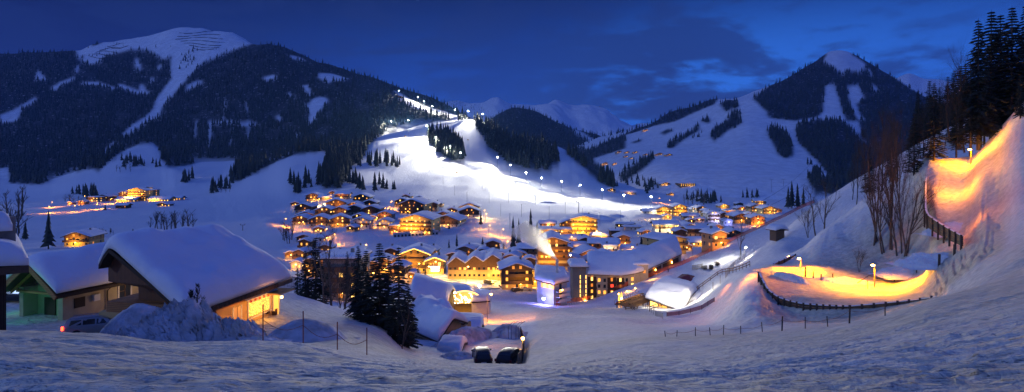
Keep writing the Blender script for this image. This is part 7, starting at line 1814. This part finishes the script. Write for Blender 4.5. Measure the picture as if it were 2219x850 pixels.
# ================================================================ street lamps of the village
sl = [(1048,472,.9,'small golden lamp beside the slope stairs'),(106,462,1.0,'orange street lamp lowest on the far left road'),(112,450,.8,'orange street lamp second on the far left road'),(160,460,1.0,'orange lamp in the middle of the far left road'),(210,454,1.2,'orange lamp below the brown chalet of the resort'),(240,442,1.0,'orange lamp before the glass front of the resort'),(182,436,.6,'small orange lamp behind the orange hut'),
 (617,492,1.6,'orange lamp glowing through bare trees left of the chalet cluster'),(655,500,1.0,'orange lamp on the road bend below the chalet cluster'),(705,517,1.2,'orange lamp where the lane drops below the cluster'),(722,530,1.0,'second orange lamp down the dropping lane'),(790,556,1.6,'orange lamp at the end of the lane above the spruces'),(673,452,1.5,'golden lamp in the glowing courtyard of the cluster'),(690,446,1.5,'second golden lamp in the glowing courtyard'),(815,490,1.4,'orange lamp between the white chalets of the cluster'),(847,452,.9,'lamp on the terrace left of the upper dark chalets'),
 (1059,508,.9,'big orange lamp on the dark bank right of the gold hotel'),(1088,517,.9,'second big orange lamp on the dark bank'),(1052,480,.7,'orange lamp at the foot of the slope stairs'),(1044,496,.6,'orange lamp low on the slope stairs'),(1098,545,1.4,'orange lamp above the brown chalet roofs'),(1155,530,1.0,'orange lamp seen through the steam'),(1180,586,.9,'small orange lamp behind the grey tower house'),
 (1215,522,2.2,'glaring street lamp in front of the amber-windowed houses'),(1236,535,1.3,'street lamp between the pink-walled chalets'),(1300,530,1.8,'golden lamp right of the tall gold hotel'),(1290,520,1.8,'second golden lamp at the tall gold hotel'),(1340,540,1.2,'lamp beside the pink end wall'),(1367,562,1.0,'golden lamp behind the long blue roof'),(1500,556,1.0,'lamp at the corner of the yellow apartment house'),(1640,490,1.4,'orange lamp on the terrace of the orange-lit chalet'),(1590,484,1.0,'orange lamp beside the low blue-lit hut'),(1428,440,.5,'orange lamp behind the bright hotels'),(1450,445,.5,'second orange lamp behind the bright hotels'),
 (940,600,1.3,'golden lamp in the street below the string-lit chalet'),(905,604,1.3,'golden lamp in the street below the string-lit hotel'),(870,600,1.0,'golden lamp behind the pointed spruce'),(1010,612,1.6,'golden lamp before the long yellow building'),(1075,612,1.6,'golden lamp at the right end of the long yellow building'),(925,612,1.0,'golden lamp on the terrace among the small spruces'),(1466,508,1.0,'golden lamp before the cream hotel'),(1420,476,1.2,'pale lamp on the snow before the bright hotels'),(780,600,.8,'golden lamp hidden between the dark spruces')]
for i, (px, py, k, lab) in enumerate(sl):
    gold = 'golden' in lab or 'glaring' in lab or 'pale' in lab
    p = on(px, py); s_ = (p.y/420)
    lamp_post(px, py, 6, lab, (1,.55,.13) if gold else (1,.33,.02), 7000*k*max(.5, s_**1.2), group='street lamps of the village', r=.3, thick=.09)
# white tent, kiosk and awnings in the street
p = at(978, 606, 205); p.z = ground_z(p.x,p.y); e = empty('market_tent', p, 0, 'glowing white market tent before the string-lit chalet', 'tent')
MB().add([(-3.4,0,2.4),(3.4,0,2.4),(3.4,3,2.4),(-3.4,3,2.4),(-2.6,1.2,3.4),(2.6,1.2,3.4)], [(0,1,5,4),(1,2,5),(2,3,4,5),(3,0,4)]).build('canopy', M_trim, e)
for sx in (-3.2, 3.2):
    for sy in (.1, 2.9): MB().bar((sx,sy,0),(sx,sy,2.4),.1,.1).build('leg', M_metal, e)
light('tent_light', (0,-2.2,2.6), 900, (1,.8,.5), r=.3, parent=e)
p = at(948, 614, 200); p.z = ground_z(p.x,p.y); e = empty('kiosk', p, -.2, 'orange kiosk with a thick snow cushion above the humped snow roofs', 'kiosk')
MB().box(-1.6,1.6,0,2.4,-2,2.2).build('wall', M_plaster_o, e); MB().box(-1.9,1.9,-.4,2.8,2.2,2.35).build('roof', M_roofw, e); pillow(lambda u,v: (-1.95+u*3.9,-.45+v*3.3,2.35), 4,4,.9,'roof_snow',e,7,edge=.2)
# illuminated sign panel on the string-lit chalet (lettering illegible in the photo)
p = at(943, 582, 243); e = empty('sign_panel', p, 0, 'bright white sign panel on the gable of the string-lit chalet', 'sign')
ms = mat('sign_white', (.6,.6,.6), .5, emit=(1,.86,.75), es=2.6)
MB().box(-1.9,1.9,-.1,0,-.0,.9).build('upper_panel', ms, e); MB().box(-1.7,1.7,-.1,0,-1.2,-.4).build('lower_panel', ms, e)
# ================================================================ steam from the chimney
vm = bpy.data.materials.new('steam'); vm.use_nodes = True; nv = vm.node_tree; nv.nodes.clear(); NV = nv.nodes; LV = nv.links
ov = NV.new('ShaderNodeOutputMaterial'); pv = NV.new('ShaderNodeVolumePrincipled'); LV.new(pv.outputs[0], ov.inputs['Volume'])
pv.inputs['Color'].default_value = (.97,.96,.93,1); pv.inputs['Anisotropy'].default_value = .1
Ys = STEAM.y; top = at(1128, 486, Ys)-STEAM
cl = [(0,.5),(-.6,.8),(-1.6,1.3),(-3.2,2.1),(-5.6,3.6),(-7.8,5.2),(-9.6,6.4),(-11,7.0),(-12,6.0),(-12.6,3.2)]
zs_ = [0, .6, 1.8, 4.0, 7.2, 10.4, 13.2, 15.8, 18.0, 19.6]
sx_ = top.x/-12.6; sz_ = top.z/19.6
tcv = NV.new('ShaderNodeTexCoord'); sv_ = NV.new('ShaderNodeSeparateXYZ'); LV.new(tcv.outputs['Object'], sv_.inputs[0])
def vm_(op, a, b=None, clamp=False):
    m = NV.new('ShaderNodeMath'); m.operation = op; m.use_clamp = clamp
    for i, q_ in enumerate((a, b)):
        if q_ is None: continue
        if isinstance(q_, (int, float)): m.inputs[i].default_value = q_
        else: LV.new(q_, m.inputs[i])
    return m.outputs[0]
tz = vm_('DIVIDE', sv_.outputs[2], 19.6*sz_, True)
def curve(vals):
    r = NV.new('ShaderNodeValToRGB'); r.color_ramp.interpolation = 'LINEAR'; el = r.color_ramp.elements
    pts_ = [(z/19.6, v) for z, v in zip(zs_, vals)]
    el[0].position = pts_[0][0]; el[0].color = (pts_[0][1],)*3+(1,); el[1].position = 1; el[1].color = (pts_[-1][1],)*3+(1,)
    for p_, v_ in pts_[1:-1]: e_ = el.new(p_); e_.color = (v_,)*3+(1,)
    LV.new(tz, r.inputs[0]); return r.outputs[0]
cxn = vm_('MULTIPLY', curve([-c[0]/20 for c in cl]), -20*sx_); rn = vm_('MULTIPLY', curve([c[1]/10 for c in cl]), 9.5)
dx_ = vm_('SUBTRACT', sv_.outputs[0], cxn); rr_ = vm_('SQRT', vm_('ADD', vm_('MULTIPLY', dx_, dx_), vm_('MULTIPLY', sv_.outputs[1], sv_.outputs[1])))
fall = vm_('SUBTRACT', 1.0, vm_('DIVIDE', rr_, rn), True)
nzv = NV.new('ShaderNodeTexNoise'); nzv.inputs['Scale'].default_value = .22; nzv.inputs['Detail'].default_value = 4; LV.new(tcv.outputs['Object'], nzv.inputs['Vector'])
mrv = NV.new('ShaderNodeMapRange'); LV.new(nzv.outputs['Fac'], mrv.inputs[0]); mrv.inputs[1].default_value = .3; mrv.inputs[2].default_value = .65; mrv.inputs[3].default_value = .25; mrv.inputs[4].default_value = 1
thin = vm_('DIVIDE', 4.2, vm_('ADD', rn, .5))
LV.new(vm_('MULTIPLY', vm_('MULTIPLY', fall, mrv.outputs[0]), thin), pv.inputs['Density'])
mb = MB(); mb.tube([(x*sx_, 0, z*sz_) for (x, r_), z in zip(cl, zs_)], [r_*.95 for x, r_ in cl], 12)
so_ = mb.build('steam_plume', vm, None, True); bm = bmesh.new(); bm.from_mesh(so_.data); bmesh.ops.recalc_face_normals(bm, faces=bm.faces); bm.to_mesh(so_.data); bm.free(); so_.location = STEAM+Vector((.0,.0,.05)); tag(so_, 'pale steam plume drifting up to the left from the grey house chimney', 'steam', kind='stuff')


# lamp on the roof edge of the stair tower, shining on the steam
p = at(1236, 558, 192); e = empty('roof_lamp', p, 0, 'glaring pinkish lamp at the roof edge of the stair tower beside the steam', 'lamp')
MB().tube([(0,0,-1.2),(0,0,.5)], .06, 6).build('post', M_metal, e); MB().lathe((0,0,.5), [(.05,0),(.3,.2),(.05,.4)], 8).build('lamp_head', mat('lamp_pink', (.3,.3,.3), .5, emit=(1,.75,.7), es=40), e)
light('lamp_light', p+Vector((-.6,-.6,1.2)), 34000, (1,.88,.6), 'SPOT', r=.4, target=STEAM+top*.6, spot=75)
# ================================================================ evening haze over the valley
HZB = MB().box(-42000, 42000, -300, 9990, -260, 1500)
hm_ = bpy.data.materials.new('haze'); hm_.use_nodes = True; nh = hm_.node_tree; nh.nodes.clear()
oh = nh.nodes.new('ShaderNodeOutputMaterial'); ph = nh.nodes.new('ShaderNodeVolumePrincipled'); nh.links.new(ph.outputs[0], oh.inputs['Volume'])
ph.inputs['Color'].default_value = (.22,.5,1,1); ph.inputs['Density'].default_value = 3.6e-5; ph.inputs['Anisotropy'].default_value = .2
ho = HZB.build('haze', hm_); tag(ho, 'thin blue evening haze filling the valley', 'haze', kind='stuff')
# ================================================================ link terrain
for S in SHEETS:
    X, Y, Z = S['X'], S['Y'], S['Z']; r, c = X.shape
    v = np.stack([X, Y, Z], -1).reshape(-1, 3)
    i = np.arange((r-1)*(c)).reshape(r-1, c)[:, :-1].ravel()
    f = np.stack([i, i+1, i+c+1, i+c], -1)
    me = mesh_np(S['name'], v, f, S['mat'], True)
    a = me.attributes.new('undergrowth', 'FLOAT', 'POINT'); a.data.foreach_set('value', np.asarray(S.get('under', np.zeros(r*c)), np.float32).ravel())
    if S['name'] == 'ground':      # driven, gritty near piste; amber lamp glow put into the sledge run's colour
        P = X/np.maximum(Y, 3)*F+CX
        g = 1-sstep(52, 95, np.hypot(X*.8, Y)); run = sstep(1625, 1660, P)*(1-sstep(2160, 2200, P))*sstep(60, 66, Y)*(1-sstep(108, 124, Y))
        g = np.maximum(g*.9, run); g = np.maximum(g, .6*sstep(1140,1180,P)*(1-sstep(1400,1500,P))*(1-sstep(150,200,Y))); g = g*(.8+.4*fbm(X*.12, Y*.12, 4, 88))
        a = me.attributes.new('grit_glow', 'FLOAT', 'POINT'); a.data.foreach_set('value', np.clip(g, 0, 1).astype(np.float32).ravel())
    o = link(S['name'], me); o['kind'] = 'structure'
